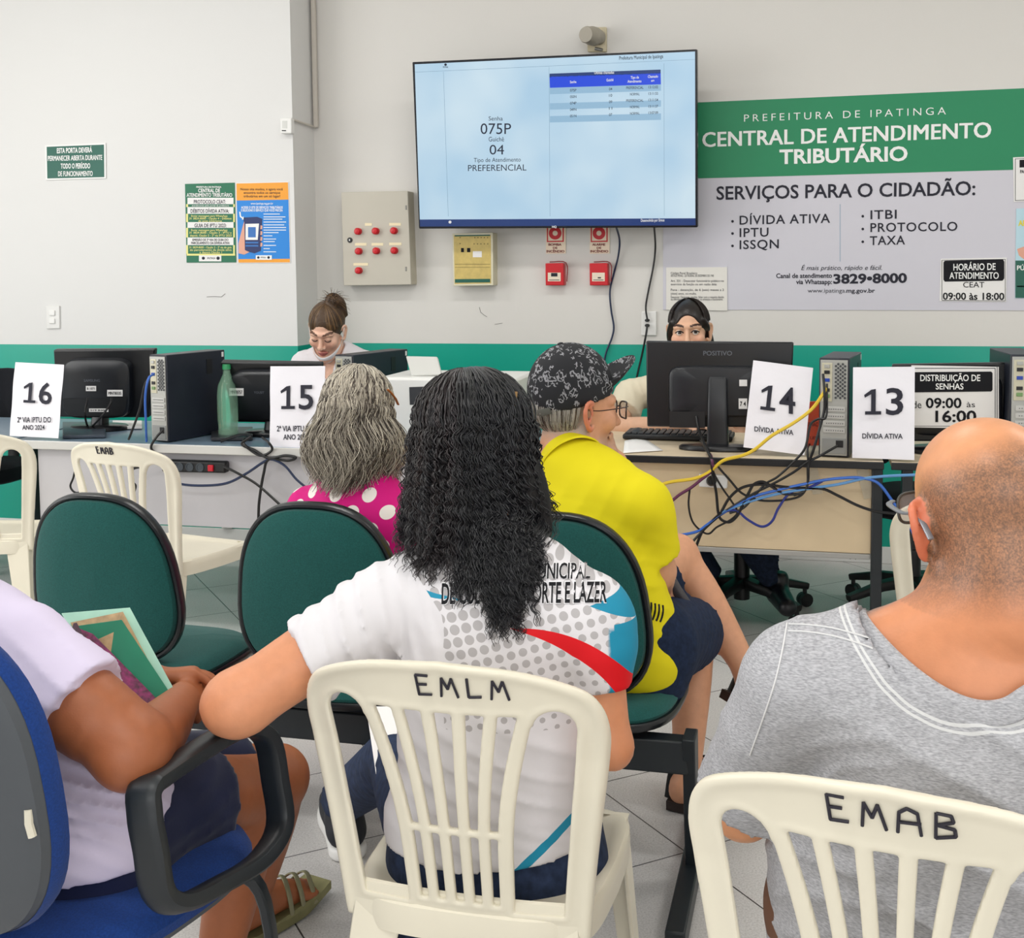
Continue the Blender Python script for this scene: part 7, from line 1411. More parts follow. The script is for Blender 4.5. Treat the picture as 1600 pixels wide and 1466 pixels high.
    for A, d in fd:
        s_ = np.cross(d, (0, 0, 1)); mb = MB(); n = 24; vs = []
        for z in (0.004, 0.022):
            for t in np.linspace(-0.055, 0.2, n): vs.append(A+d*t-s_*(0.033+0.012*math.sin((t+0.055)*11)*(t > -0.03))+np.array([0, 0, z+max(0, t-0.12)*0.25]))
            for t in np.linspace(0.205, -0.055, n): vs.append(A+d*t+s_*(0.033+0.012*math.sin((t+0.055)*11)*(t > -0.03))+np.array([0, 0, z+max(0, t-0.12)*0.25]))
        m_ = 2*n; mb.add(vs, [tuple(reversed(range(m_))), tuple(m_+i for i in range(m_))]+[(i, (i+1) % m_, m_+(i+1) % m_, m_+i) for i in range(m_)])
        sn = loc_build(mb, 'sandal', mat('olive_rubber', '#7d7a52', 0.6, var=(40, 0.12)), o, smooth=False)
        for t0, hh in ((0.08, 0.082), (0.115, 0.073), (0.15, 0.062)): mb = MB(); mb.sweep(cat([A+d*t0-s_*0.042+np.array([0, 0, 0.018]), A+d*t0-s_*0.03+np.array([0, 0, hh*0.85]), A+d*(t0+0.01)+np.array([0, 0, hh+0.012]), A+d*t0+s_*0.03+np.array([0, 0, hh*0.85]), A+d*t0+s_*0.042+np.array([0, 0, 0.018])], 5), 0.007, 0.0025, n=8); loc_build(mb, 'strap', mat('strap_silver_olive', '#8e8a6c', 0.35, metal=0.3), sn)
    H = Fld((hc[0]-0.16, hc[1]-0.2, hc[2]-0.2), (hc[0]+0.16, hc[1]+0.16, hc[2]+0.17), 0.008); H.ell(h.P(0, -0.025, 0.045), np.array([0.085, 0.1, 0.09]), 0.01, h.R); H.limb([h.P(0, -0.09, 0.0), h.P(0.03, -0.075, -0.13)], [0.05, 0.035], 0.04); H.ell(h.P(0, 0.085, -0.03), np.array([0.062, 0.07, 0.09]), 0.01, h.R, 'sub'); garment('hair', H, mat('dark_brown_hair', '#2a1712', 0.45, bump=(90, 0.6, 0.004)), o)
    # folder and notebook
    def pane(name, lab, catg, P4, th, m, bow=0.0, parts=()):
        p = [np3(x) for x in P4]; t = thing(name, lab, catg, tuple((p[2]+p[3])/2)); return t, p
    b0, b1, b2, b3 = onY(96, 958, 1.84), onY(203, 949, 1.84), onY(290, 1110, 1.80), onY(190, 1120, 1.74)
    t = thing('document_folder', 'green document folder with worn papers held by the woman in lilac', 'folder', tuple((b2+b3)/2)); nrm = unit(np.cross(b1-b0, b3-b0)); nrm = nrm if nrm[1] < 0 else -nrm
    mb = MB(); mb.slab(b3, b2, b1, b0, 0.003); loc_build(mb, 'back_cover', mat('folder_mint', '#a9d8c4', 0.5, var=(20, 0.08)), t, bevel=0.001)
    q = [onY(110, 973, 1.825), onY(192, 956, 1.825), onY(238, 1044, 1.80), onY(150, 1050, 1.77)]; mb = MB(); mb.slab(q[3], q[2], q[1], q[0], 0.006); loc_build(mb, 'papers', mat('old_paper', '#b79a72', 0.7, var=(60, 0.2)), t); [c for c in t.children if c.name.startswith('papers')][0].name = 'worn_paper'
    q = [onY(118, 978, 1.815), onY(190, 968, 1.815), onY(276, 1098, 1.79), onY(205, 1120, 1.74)]; mb = MB(); mb.slab(q[3], q[2], q[1], q[0], 0.003); loc_build(mb, 'front_cover', mat('folder_green', '#14805f', 0.45, var=(8, 0.15)), t, bevel=0.001)
    q = [onY(116, 978, 1.79), onY(146, 990, 1.79), onY(262, 1108, 1.76), onY(192, 1120, 1.70)]; t = thing('notebook', 'dark magenta patterned notebook behind the green folder', 'notebook', tuple(q[3])); mb = MB(); mb.slab(q[3], q[2], q[1], q[0], 0.012); loc_build(mb, 'cover', mat('magenta_print', '#6b1048', 0.5, var=(110, 0.7)), t, bevel=0.002); mb = MB(); mb.bar(q[0], q[3], 0.006, 0.014); loc_build(mb, 'spine', mat('notebook_spine', '#3a0a2a', 0.5), t)
    return o
build_lilac_woman()
# blue armchair ----------------------------------------------------------
def build_armchair():
    t = thing('office_armchair', 'blue upholstered armchair with black loop arms holding the woman in lilac', 'armchair', (-1.16, 1.63, 0), 0.0)
    m_b = mat('blue_fabric', '#173a7c', 0.85, 0.2, bump=(420, 0.45, 0.0012), var=(300, 0.18), sheen=0.1); m_sh = mat('grey_shell', '#4b4f54', 0.5, bump=(500, 0.12, 0.0006)); m_arm = mat('arm_black', '#1d2226', 0.42, bump=(600, 0.15, 0.0005))
    rz = -0.2; c, s = math.cos(rz), math.sin(rz); O = np.array([-1.175, 1.65, 0]); R = lambda p: O+np.array([c*p[0]-s*p[1], s*p[0]+c*p[1], p[2]])
    sp = lambda u, v, l: R((u, v+0.02, 0.425+l))
    o = pad(56, 0.25, 0.245, 3.0, [(0, 0.03), (0.6, 0.03), (0.88, 0.024), (0.97, 0.01), (1.0, -0.005), (0.985, -0.022)], sp); loc_build(o, 'seat', m_b, t)
    o = pad(56, 0.246, 0.241, 3.0, [(1.0, -0.02), (0.97, -0.035), (0.5, -0.042), (0, -0.042)], sp); loc_build(o, 'seat_pan', m_sh, t)
    bp = lambda u, v, l: R((u, -0.225-0.16*(v+0.22)+0.5*u*u-l, 0.70+v))
    o = pad(56, 0.225, 0.25, 2.7, [(0, -0.045), (0.6, -0.045), (0.9, -0.038), (0.98, -0.022), (1.0, -0.004), (0.985, 0.012)], bp); loc_build(o, 'backrest', m_b, t)
    o = pad(56, 0.225, 0.25, 2.7, [(0.985, 0.008), (0.97, 0.026), (0.9, 0.036), (0.5, 0.042), (0, 0.042)], bp); o.f = [tuple(reversed(f)) for f in o.f]; loc_build(o, 'back_shell', m_sh, t)
    bpy.context.view_layer.update(); hit_ = sc.ray_cast(bpy.context.evaluated_depsgraph_get(), Vector(CAM), Vector(unit(_ray(45, 1287)))); p = np.array(hit_[1]) if hit_[0] else bp(0.212, 0.02, 0.0)
    mb = MB(); mb.sweep([p+np.array([0, 0, 0.02]), p, p+np.array([0.005, 0, -0.018])], 0.006, n=8); loc_build(mb, 'foam_tear', mat('torn_foam', '#d8d2c0', 0.9), t)
    for sgn in (1, -1):
        if sgn > 0: A = [onY(x, y, Y) for x, y, Y in ((232, 1225, 1.50), (300, 1180, 1.62), (372, 1140, 1.72), (415, 1152, 1.77), (430, 1220, 1.78), (437, 1290, 1.77), (405, 1345, 1.70), (340, 1385, 1.60), (282, 1412, 1.52), (248, 1395, 1.49), (236, 1330, 1.48), (226, 1270, 1.48))]
        else: A = [q-np.array([0.56*c, 0.56*s, 0]) for q in A]
        Pc = cat(A+[A[0], A[1]], 5)[:-5]; mb = MB(); mb.sweep(Pc+Pc[:2], 0.014, 0.026, n=14, up=tuple(np.cross(A[3]-A[0], A[8]-A[0])), cap=False, power=3.5); loc_build(mb, 'armrest', m_arm, t)
    for sgn in (1, -1):
        a = onY(392, 1385, 1.72) if sgn > 0 else onY(392, 1385, 1.72)-np.array([0.5*c, 0.5*s, 0]); top_ = R((0.12*sgn, 0.12, 0.385)); mb = MB(); mb.sweep(cat([top_, top_*0.35+a*0.65+np.array([0, 0, 0.02]), a+np.array([0.015, 0.02, -0.04]), np.array([a[0]+0.02, a[1]+0.06, 0.012])], 6), 0.015, 0.009, n=10, power=4); loc_build(mb, 'leg', m_arm, t)
        b_ = R((0.2*sgn, -0.2, 0.012)); mb = MB(); mb.sweep(cat([R((0.12*sgn, -0.1, 0.385)), R((0.17*sgn, -0.15, 0.36)), R((0.2*sgn, -0.19, 0.2)), b_], 6), 0.015, 0.009, n=10, power=4); loc_build(mb, 'leg', m_arm, t)
    mb = MB(); mb.sweep(cat([R((0, -0.1, 0.38)), R((0, -0.24, 0.39)), R((0, -0.27, 0.46)), R((0, -0.275, 0.56))], 5), 0.035, 0.008, n=10, up=(0, -1, 0), power=4); loc_build(mb, 'back_bracket', m_arm, t)
build_armchair()
# ------------------------------------------------------------------ grey haired woman on the middle bench seat
def smin_into(G, S, k):
    hh = np.clip(0.5+0.5*(G.d-S.d)/k, 0, 1); G.d = S.d*hh+G.d*(1-hh)-k*hh*(1-hh)
def build_grey_woman():
    pel = np.array([-1.12, 2.86, 0.51]); top = onY(556, 800, 2.80); nb = onY(556, 755, 2.81); hc = onY(560, 655, 2.84); wst = pel*0.6+top*0.4; chs = pel*0.25+top*0.75
    f = unit((0.10, 0.99, 0)); rt = np.array([f[1], -f[0], 0]); shL = onY(487, 805, 2.82); shR = onY(632, 812, 2.80); elL = shL+np.array([-0.05, 0.12, -0.26]); elR = shR+np.array([0.06, 0.12, -0.26]); wrL = np.array([-1.22, 3.15, 0.56]); wrR = np.array([-1.0, 3.15, 0.56])
    base = (pel[0], pel[1], 0.0); h = Head(hc, (-0.05, 0.98, -0.2), (0.05, 0, 1), 0.95)
    F = Fld((-1.48, 2.6, 0.0), (-0.78, 3.5, 1.22), 0.011, fx=((hc[0]-0.1, hc[0]+0.1, 0.006),), fy=((hc[1]-0.12, hc[1]+0.14, 0.006),), fz=((hc[2]-0.13, hc[2]+0.14, 0.006),))
    h.build(F, ears=False); F.limb([h.P(0, -0.02, -0.05), nb, top], [0.052, 0.055, 0.07], 0.02); F.loft([(pel, rt, 0.18, 0.13), (wst, rt, 0.155, 0.115), (chs, rt, 0.15, 0.11), (top, rt, 0.13, 0.085), (nb, rt, 0.06, 0.05)], 0.02)
    for s_, e_, w_, th in ((shL, elL, wrL, -1), (shR, elR, wrR, 1)): F.limb([top, s_], [0.06, 0.052], 0.03); F.limb([s_, e_], [0.052, 0.04], 0.02); F.limb([e_, w_], [0.04, 0.028], 0.02); hand(F, w_, w_-e_, (0, 0, -1), 0.95, 0.5, -th)
    for s in (-1, 1): hp = pel+rt*0.085*s; kn = hp+f*0.42; an = kn+np.array([0, 0.03, -0.40]); F.limb([hp, kn], [0.09, 0.062], 0.03); F.limb([kn, an], [0.055, 0.036], 0.02); F.limb([an+np.array([0, -0.03, -0.05]), an+np.array([0, 0.14, -0.075])], [0.035, 0.024], 0.02)
    o = person('person', 'grey haired woman in a magenta dress with white dots, on the bench middle seat', base, F, '#d89a78')
    G = Fld((-1.48, 2.62, 0.40), (-0.78, 3.32, 1.06), 0.0075)
    G.loft([(pel+np.array([0, 0, -0.05]), rt, 0.195, 0.145), (wst, rt, 0.178, 0.132), (chs, rt, 0.172, 0.13), (top, rt, 0.15, 0.105), (nb, rt, 0.085, 0.075)], 0.02)
    for s_, e_ in ((shL, elL), (shR, elR)): G.limb([top, s_], [0.075, 0.066], 0.04); S = G.like(); q = s_*0.4+e_*0.6; S.limb([s_, q+(q-s_)*0.4], [0.066, 0.07], 0.02); S.cut(q, e_-s_); smin_into(G, S, 0.02)
    for s in (-1, 1): hp = pel+rt*0.085*s; kn = hp+f*0.40; G.limb([hp, kn], [0.105, 0.08], 0.05)
    G.ell(h.P(0, 0.0, -0.14), (0.07, 0.07, 0.06), 0.005, None, 'sub'); G.warp(wr(((0.2, 0, 1), 0.09, -0.005, 0.4, (top+np.array([-0.1, -0.1, -0.1]), 0.14)), ((1, 0, 0.3), 0.12, 0.003, 0, None)))
    m = bpy.data.materials.new('magenta_dotted_cloth'); m.use_nodes = True; nt = m.node_tree; L = nt.links; b = nt.nodes['Principled BSDF']; b.inputs['Roughness'].default_value = 0.7; b.inputs['Specular IOR Level'].default_value = 0.25
    at = nt.nodes.new('ShaderNodeAttribute'); at.attribute_name = 'Pat'; r = nt.nodes.new('ShaderNodeMixRGB'); L.new(at.outputs['Alpha'], r.inputs[0]); L.new(at.outputs['Color'], r.inputs[1])
    def M(op, a, bb=None):
        q = nt.nodes.new('ShaderNodeMath'); q.operation = op
        for i, x in enumerate((a, bb)):
            if x is None: continue
            if isinstance(x, (int, float)): q.inputs[i].default_value = x
            else: L.new(x, q.inputs[i])
        return q.outputs[0]
    sp = nt.nodes.new('ShaderNodeSeparateXYZ'); L.new(at.outputs['Vector'], sp.inputs[0]); u, v = M('DIVIDE', sp.outputs[0], 0.082), M('DIVIDE', sp.outputs[1], 0.040)
    row = M('FLOOR', v); uo = M('ADD', u, M('ADD', M('MULTIPLY', M('MODULO', M('ADD', row, 100), 2), 0.5), M('MULTIPLY', M('SINE', M('MULTIPLY', row, 2.3)), 0.12))); a = M('SUBTRACT', M('FRACT', M('ADD', uo, 100)), 0.5); c = M('MULTIPLY', M('SUBTRACT', M('FRACT', M('ADD', v, 100)), 0.5), 0.49)
    d = M('SQRT', M('ADD', M('MULTIPLY', a, a), M('MULTIPLY', c, c))); mask = M('LESS_THAN', d, 0.205)
    mx = nt.nodes.new('ShaderNodeMixRGB'); L.new(mask, mx.inputs[0]); mx.inputs[1].default_value = (*lin('#d2107c'), 1); mx.inputs[2].default_value = (*lin('#efe6e0'), 1); L.new(mx.outputs[0], b.inputs['Base Color'])
    garment('dress', G, m, o, lambda V: np.stack([(V-top) @ rt, V[:, 2]-top[2], 0*V[:, 0]], 1))
    # wavy grey hair
    H = Fld((hc[0]-0.2, hc[1]-0.2, hc[2]-0.25), (hc[0]+0.2, hc[1]+0.16, hc[2]+0.18), 0.007)
    H.ell(h.P(0, -0.022, 0.045), np.array([0.078, 0.095, 0.086]), 0.01, h.R); H.limb([h.P(-0.02, -0.06, 0.02), h.P(-0.03, -0.075, -0.07), h.P(-0.035, -0.07, -0.13)], [0.07, 0.075, 0.05], 0.03, (h.f, 0.5)); H.limb([h.P(0.015, -0.055, 0.01), h.P(0.022, -0.06, -0.07), h.P(0.02, -0.06, -0.13)], [0.05, 0.06, 0.045], 0.03, (h.f, 0.5)); H.ell(h.P(0, 0.09, -0.04), np.array([0.06, 0.07, 0.09]), 0.01, h.R, 'sub')
    hg, HV, HQ = garment('hair', H, mat('grey_hair_core', '#6f675c', 0.6, 0.3, bump=(90, 0.5, 0.003)), o)
    r2 = np.random.default_rng(11); paths, rads, cols = [], [], []
    for i in range(1900):
        a = r2.uniform(0.5, 2*math.pi-0.5); el = r2.uniform(0.1, 1.45) if i % 3 else r2.uniform(-0.5, 0.8); dx, dy = math.sin(a), math.cos(a); back = max(0.0, -dy); path = []; rb = r2.uniform(1.0, 1.06)
        for e in np.linspace(el, min(el, -0.05), 12 if el > 0.3 else 3): path.append(h.P(0.089*rb*math.sin(a)*math.cos(e), -0.022+0.105*rb*math.cos(a)*math.cos(e), 0.046+0.095*rb*math.sin(e)))
        q = path[-1]; outw = unit(dx*h.r+dy*h.f); L_ = max(0.03, q[2]-(hc[2]-0.135-0.055*r2.random()+0.02*abs(dx))); sprd = r2.uniform(-0.005, 0.04); w1, w2 = r2.uniform(0, 6.28), r2.uniform(0, 6.28)
        for t in np.linspace(0.08, 1, 12): path.append(q+outw*sprd*math.sin(t*2.2)+h.r*((0.006+0.012*t)*math.sin(t*9+w1*0.35+dx*2)-0.008*t)+h.f*(0.006*math.sin(t*8+w2)-0.012*t*back)+np.array([0, 0, -L_*t]))
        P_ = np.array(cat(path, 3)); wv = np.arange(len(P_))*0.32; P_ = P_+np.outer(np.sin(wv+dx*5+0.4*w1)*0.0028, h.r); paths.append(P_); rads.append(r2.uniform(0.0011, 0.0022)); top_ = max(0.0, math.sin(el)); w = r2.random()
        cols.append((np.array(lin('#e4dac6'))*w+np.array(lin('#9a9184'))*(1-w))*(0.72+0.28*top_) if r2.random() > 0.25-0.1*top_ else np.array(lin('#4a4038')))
    strands('hair_locks', paths, rads, hair_mat('grey_locks', 0.42, 0.5), hg, 3, attr=cols)
    mb = MB(); cb_ = h.P(0, -0.022, 0.045); P_ = [on_ball(x_, y_, cb_, 0.104) for x_, y_ in ((606, 609), (612, 615), (618, 623), (622, 632))]; mb.sweep(P_, 0.004, 0.0025, n=8); loc_build(mb, 'hair_clip', mat('amber_clip', '#a8602a', 0.3), o)
build_grey_woman()
# ------------------------------------------------------------------ man in yellow on the bench
def build_yellow_man():
    hc = onY(899, 643, 2.93); nb = onY(890, 722, 2.87); top = onY(915, 775, 2.84); shR = onY(1003, 790, 2.80); shL = onY(842, 775, 2.92); pel = np.array([-0.47, 2.80, 0.50]); chs = pel*0.3+top*0.7+np.array([-0.02, -0.02, 0]); wst = pel*0.68+top*0.32+np.array([-0.02, -0.02, 0])
    rt = unit(np.array([0.95, -0.22, 0])); f = np.array([-rt[1], rt[0], 0]); elR = onY(1027, 892, 2.83); wrR = onY(1032, 915, 2.99); base = (pel[0], pel[1], 0.0)
    knL = onY(1058, 868, 3.24); anL = onY(1168, 1050, 3.18); hipL, hipR = pel-rt*0.08+f*0.05, pel+rt*0.09+f*0.03; knR = onY(1085, 985, 3.20); anR = onY(1072, 1225, 3.05); elL = knL+np.array([-0.10, -0.06, 0.03]); wrL = onY(962, 722, 3.04)
    h = Head(hc, (0.80, 0.58, -0.05), (0.06, 0.02, 1), 1.03)
    F = Fld((-0.80, 2.62, 0.0), (0.02, 3.50, 1.28), 0.0105, fx=((hc[0]-0.12, hc[0]+0.14, 0.0048), (wrR[0], wrR[0]+0.12, 0.005)), fy=((hc[1]-0.12, hc[1]+0.14, 0.0048),), fz=((hc[2]-0.16, hc[2]+0.12, 0.0048), (wrR[2]-0.13, wrR[2]+0.05, 0.005)))
    h.build(F, ears=True, nose=1.02, eo=0.008); F.limb([h.P(0, -0.025, -0.04), h.P(0, -0.035, -0.09), nb, top], [0.054, 0.052, 0.056, 0.07], 0.02)
    F.ell(h.P(0.086, -0.004, 0.003), np.array([0.008, 0.007, 0.015]), 0.004, h.R, 'sub')
    F.loft([(pel, rt, 0.17, 0.13), (wst, rt, 0.15, 0.12), (chs, rt, 0.138, 0.112), (top, rt, 0.14, 0.09), (nb, rt, 0.07, 0.06)], 0.02); F.limb([top, shR], [0.065, 0.055], 0.03); F.limb([top, shL], [0.065, 0.055], 0.03)
    F.limb([shR, elR], [0.054, 0.043], 0.02); F.limb([elR, elR*0.5+wrR*0.5, wrR], [0.042, 0.04, 0.031], 0.02); hand(F, wrR, onY(1068, 974, 3.04)-wrR, (-0.5, -0.1, -0.6), 1.0, 0.28, -1, spread=0.35, curls=(0.15, 0.2, 0.45, 0.6))
    F.limb([shL, elL], [0.05, 0.042], 0.02); F.limb([elL, wrL], [0.042, 0.03], 0.02); hand(F, wrL, h.P(0.01, 0.09, -0.085)-wrL+np.array([0, 0, 0.02]), h.f*-1, 0.98, 0.8, -1)
    F.limb([hipL, hipL*0.5+knL*0.5, knL], [0.09, 0.078, 0.058], 0.03); F.limb([knL, knL*0.62+anL*0.38+np.array([0.01, 0, -0.012]), anL], [0.052, 0.052, 0.033], 0.02); F.limb([hipR, knR], [0.09, 0.06], 0.03); F.limb([knR, knR*0.6+anR*0.4, anR], [0.055, 0.052, 0.034], 0.02)
    d = unit(np.array([0.35, 0.3, -0.18])); F.limb([anL, anL+np.array([0.0, 0, -0.055])+d*0.02, anL+np.array([0.0, 0, -0.06])+d*0.16], [0.036, 0.034, 0.026], 0.02)
    dR = unit(np.array([0.25, 0.95, 0])); A = np.array([anR[0], anR[1], 0.0]); F.limb([anR, A+np.array([0, 0, 0.06])], [0.035, 0.036], 0.02); F.limb([A-dR*0.03+np.array([0, 0, 0.05]), A+dR*0.16+np.array([0, 0, 0.045])], [0.034, 0.028], 0.02); sR = np.cross(dR, (0, 0, 1))
    for i in range(5): F.limb([A+dR*0.15+sR*(i-2)*0.016+np.array([0, 0, 0.04]), A+dR*0.205+sR*(i-2)*0.017+np.array([0, 0, 0.036])], [0.011, 0.009], 0.005)
    def paint(V, C):
        q = h.loc(V); x, y, z = q.T; C = np.array(C); nearh = np.linalg.norm(q, axis=1) < 0.2; red = np.array(lin('#d06a52'))
        w = (np.clip((np.abs(x)-0.076)/0.01, 0, 1)*(np.abs(z) < 0.05)*nearh)[:, None]*0.6; C = C*(1-w)+red*w; nk = (np.clip((-z-0.06)/0.05, 0, 1)*np.clip((0.02-y)/0.04, 0, 1)*nearh)[:, None]*0.45; C = C*(1-nk)+np.array(lin('#b86a4c'))*nk
        hm = np.clip((0.012-y)/0.015, 0, 1)*np.clip((z+0.075)/0.035, 0, 1)*(np.abs(x) < 0.0835)*nearh*(z < 0.06); bd = np.clip((y-0.02)/0.02, 0, 1)*np.clip((-z-0.045)/0.02, 0, 1)*(np.linalg.norm(q, axis=1) < 0.15)*0.45; return C.astype(np.float32), np.clip(np.maximum(hm, bd), 0, 1)[:, None].astype(np.float32)
    o = person('person', 'elderly man in a yellow polo and patterned black cap, hand at his chin', base, F, '#d39a78', paint, skin_mat('skin_grey_stubble', 0.5, '#9c958c'))
    # grey hair under the cap
    r2 = np.random.default_rng(3); paths, cols = [], []
    for i in range(520):
        a = r2.uniform(math.radians(95), math.radians(265)); e0 = r2.uniform(-0.15, 0.35); r9 = r2.uniform(0.45, 1.05); P_ = []; x_, y_ = math.sin(a), math.cos(a)
        for t in np.linspace(0, 1, 7): e = e0-r9*t; P_.append(h.P(0.079*x_*math.cos(e)*(1+0.0*t), -0.013+0.102*y_*math.cos(e)-0.004*t, 0.030+0.088*math.sin(e)-0.008*t))
        paths.append(cat(P_, 2)); cols.append(np.array(lin('#c9c3ba'))*r2.uniform(0.45, 1.0) if r2.random() > 0.3 else np.array(lin('#4c443c')))
    strands('hair', paths, 0.0013, hair_mat('grey_short_hair', 0.5, 0.4), o, 3, attr=cols)
    # cap
    m = bpy.data.materials.new('cap_print'); m.use_nodes = True; nt = m.node_tree; L = nt.links; b = nt.nodes['Principled BSDF']; b.inputs['Roughness'].default_value = 0.8; at = nt.nodes.new('ShaderNodeAttribute'); at.attribute_name = 'Pat'
    def M(op, x1, x2=None):
        q = nt.nodes.new('ShaderNodeMath'); q.operation = op
        for i, x in enumerate((x1, x2)):
            if x is None: continue
            if isinstance(x, (int, float)): q.inputs[i].default_value = x
            else: L.new(x, q.inputs[i])
        return q.outputs[0]
    vo = nt.nodes.new('ShaderNodeTexVoronoi'); vo.inputs['Scale'].default_value = 46; L.new(at.outputs['Vector'], vo.inputs['Vector']); w1 = nt.nodes.new('ShaderNodeTexNoise'); w1.inputs['Scale'].default_value = 95; w1.inputs['Detail'].default_value = 1; L.new(at.outputs['Vector'], w1.inputs['Vector']); w2 = nt.nodes.new('ShaderNodeTexNoise'); w2.inputs['Scale'].default_value = 420; L.new(at.outputs['Vector'], w2.inputs['Vector'])
    mk = M('MULTIPLY', M('LESS_THAN', vo.outputs['Distance'], 0.5), M('LESS_THAN', M('ABSOLUTE', M('SUBTRACT', w1.outputs['Fac'], 0.52)), 0.055)); mk = M('MULTIPLY', mk, M('GREATER_THAN', w2.outputs['Fac'], 0.36))
    mx = nt.nodes.new('ShaderNodeMixRGB'); L.new(mk, mx.inputs[0]); mx.inputs[1].default_value = (*lin('#17181d'), 1); mx.inputs[2].default_value = (*lin('#8e8e92'), 1); L.new(mx.outputs[0], b.inputs['Base Color'])
    cu = unit(h.u-h.f*0.30); cr_ = h.r; cf = np.cross(cu, cr_); CR_ = np.array([cr_, cf, cu]); cc = h.P(0, -0.016, 0.056)
    t = thing('cap', 'black baseball cap with grey brush print worn by the man in yellow', 'cap', tuple(cc))
    H = Fld(cc-0.17, cc+0.2, 0.0055); H.ell(cc, (0.089, 0.112, 0.116), 0.01, CR_); H.cut(cc-cu*0.034, -cu); H.ell(cc-cu*0.036-cf*0.118, (0.036, 0.03, 0.034), 0.003, CR_, 'sub')
    pat = lambda V: np.stack([(V-cc) @ CR_[0]*1.0, (V-cc) @ CR_[1], ((V-cc) @ CR_[2])*0.8], 1)
    cb, CV, CQ = garment('crown', H, m, t, pat)
    vs = []; n = 21; K = 9
    for lay in (0.0, -0.0035):
        for j in range(K):
            for i in range(n):
                u = -1+2*i/(n-1); e = j/(K-1); ang = u*1.12; x = 0.083*math.sin(ang); y0 = 0.104*math.cos(ang)-0.004; y = y0+e*(0.088*(1-u*u)**0.38); vs.append(cc+cr_*x+cf*y+cu*(-0.016+lay+e*0.020-0.5*x*x+0.03*e*e*(1-u*u)))
    f_ = [(j*n+i, j*n+i+1, (j+1)*n+i+1, (j+1)*n+i) for j in range(K-1) for i in range(n-1)]; Q0 = n*K; fs = f_+[tuple(Q0+x for x in reversed(q)) for q in f_]; bd = [i for i in range(n)]+[j*n+n-1 for j in range(1, K)]+[(K-1)*n+n-1-i for i in range(1, n)]+[(K-1-j)*n for j in range(1, K-1)]
    fs += [(x, Q0+x, Q0+y, y) for x, y in zip(bd, bd[1:]+bd[:1])]; V = np.array(vs); mesh_obj('visor', V-cc, fs, m, t, smooth='all', attrs={'Pat': pat(V)*1.0})
    mb = MB(); mb.sweep(cat([cc-cu*0.024+cr_*0.058-cf*0.088, cc-cu*0.028+cr_*0.03-cf*0.105, cc-cu*0.029-cf*0.110, cc-cu*0.028-cr_*0.03-cf*0.105, cc-cu*0.024-cr_*0.058-cf*0.088], 4), 0.0022, 0.0085, n=8, up=tuple(cu), power=5); loc_build(mb, 'strap', mat('cap_strap', '#55564f', 0.5), t)
    mb = MB(); mb.lathe([(0.008, 0), (0.007, 0.004), (0, 0.006)], cc+cu*0.1145, cu, 14); loc_build(mb, 'button', mat('cap_black', '#1d1e22', 0.8), t)
    # glasses
    gl = thing('glasses', 'dark rimmed glasses worn by the man in the cap', 'glasses', tuple(h.P(0, 0.1, 0.01))); mg = mat('tortoise_frame', '#33231c', 0.3)
    for x in (-1, 1):
        mb = MB(); mb.sweep(cat([h.P(x*0.066, 0.108, 0.020), h.P(x*0.080, 0.085, 0.018), h.P(x*0.084, 0.03, 0.012), h.P(x*0.084, 0.006, 0.012)], 5), 0.0014, 0.0026, n=8, up=tuple(h.r)); loc_build(mb, 'temple', mg, gl)
        c = h.P(x*0.036, 0.116, 0.008); ring = [c+h.r*0.029*math.copysign(abs(math.cos(a))**0.6, math.cos(a))+h.u*0.021*math.copysign(abs(math.sin(a))**0.6, math.sin(a))-h.f*0.011*abs(math.cos(a))*(1 if x*math.cos(a) > 0 else 0) for a in np.linspace(0, 2*math.pi, 33)]
        mb = MB(); mb.sweep(ring, 0.0021, n=8, cap=False); loc_build(mb, 'rim', mg, gl); mb = MB(); mb.add([c]+ring[:-1], [(0, i+1, (i+1) % 32+1) for i in range(32)]); loc_build(mb, 'lens', mat('lens_glass', '#dfe6e8', 0.05, 0.6, alpha=0.35), gl)
    mb = MB(); mb.sweep(cat([h.P(-0.008, 0.119, 0.012), h.P(0, 0.121, 0.015), h.P(0.008, 0.119, 0.012)], 3), 0.0018, n=6); loc_build(mb, 'bridge', mg, gl)
    # polo, shorts, sandals
    G = Fld((-0.80, 2.62, 0.40), (-0.1, 3.15, 1.12), 0.0068)
    G.loft([(pel+np.array([0, 0, -0.03]), rt, 0.187, 0.148), (wst, rt, 0.172, 0.138), (chs, rt, 0.155, 0.128), (top, rt, 0.142, 0.102), (nb+np.array([0, 0, -0.02]), rt, 0.078, 0.07)], 0.02)
    for s_ in (shL, shR): G.limb([nb+np.array([0, 0, -0.025]), s_], [0.07, 0.06], 0.05); G.limb([top, s_], [0.072, 0.064], 0.04)
    for s_, e_, t_ in ((shR, elR, 0.80), (shL, elL, 0.5)): S = G.like(); q = s_*(1-t_)+e_*t_; S.limb([s_, s_*0.5+q*0.5, q+(q-s_)*0.3], [0.066, 0.068, 0.068], 0.02); S.cut(q, e_-s_); smin_into(G, S, 0.02)
    cling(G, F, 0.009, nb+np.array([0, 0, -0.10]), 0.17, 0.015); nk_ = h.P(0, -0.035, -0.09); ax_ = unit(nk_-nb); X_, Y_, Z_ = np.meshgrid(G.xs, G.ys, G.zs, indexing='ij', sparse=True); al_ = (X_-nb[0])*ax_[0]+(Y_-nb[1])*ax_[1]+(Z_-nb[2])*ax_[2]; cy_ = np.sqrt(np.maximum(0, (X_-nb[0])**2+(Y_-nb[1])**2+(Z_-nb[2])**2-al_**2)); G.d = np.maximum(G.d, (al_-0.010-np.maximum(0, cy_-0.09)*0.6)*0.8).astype(np.float32)
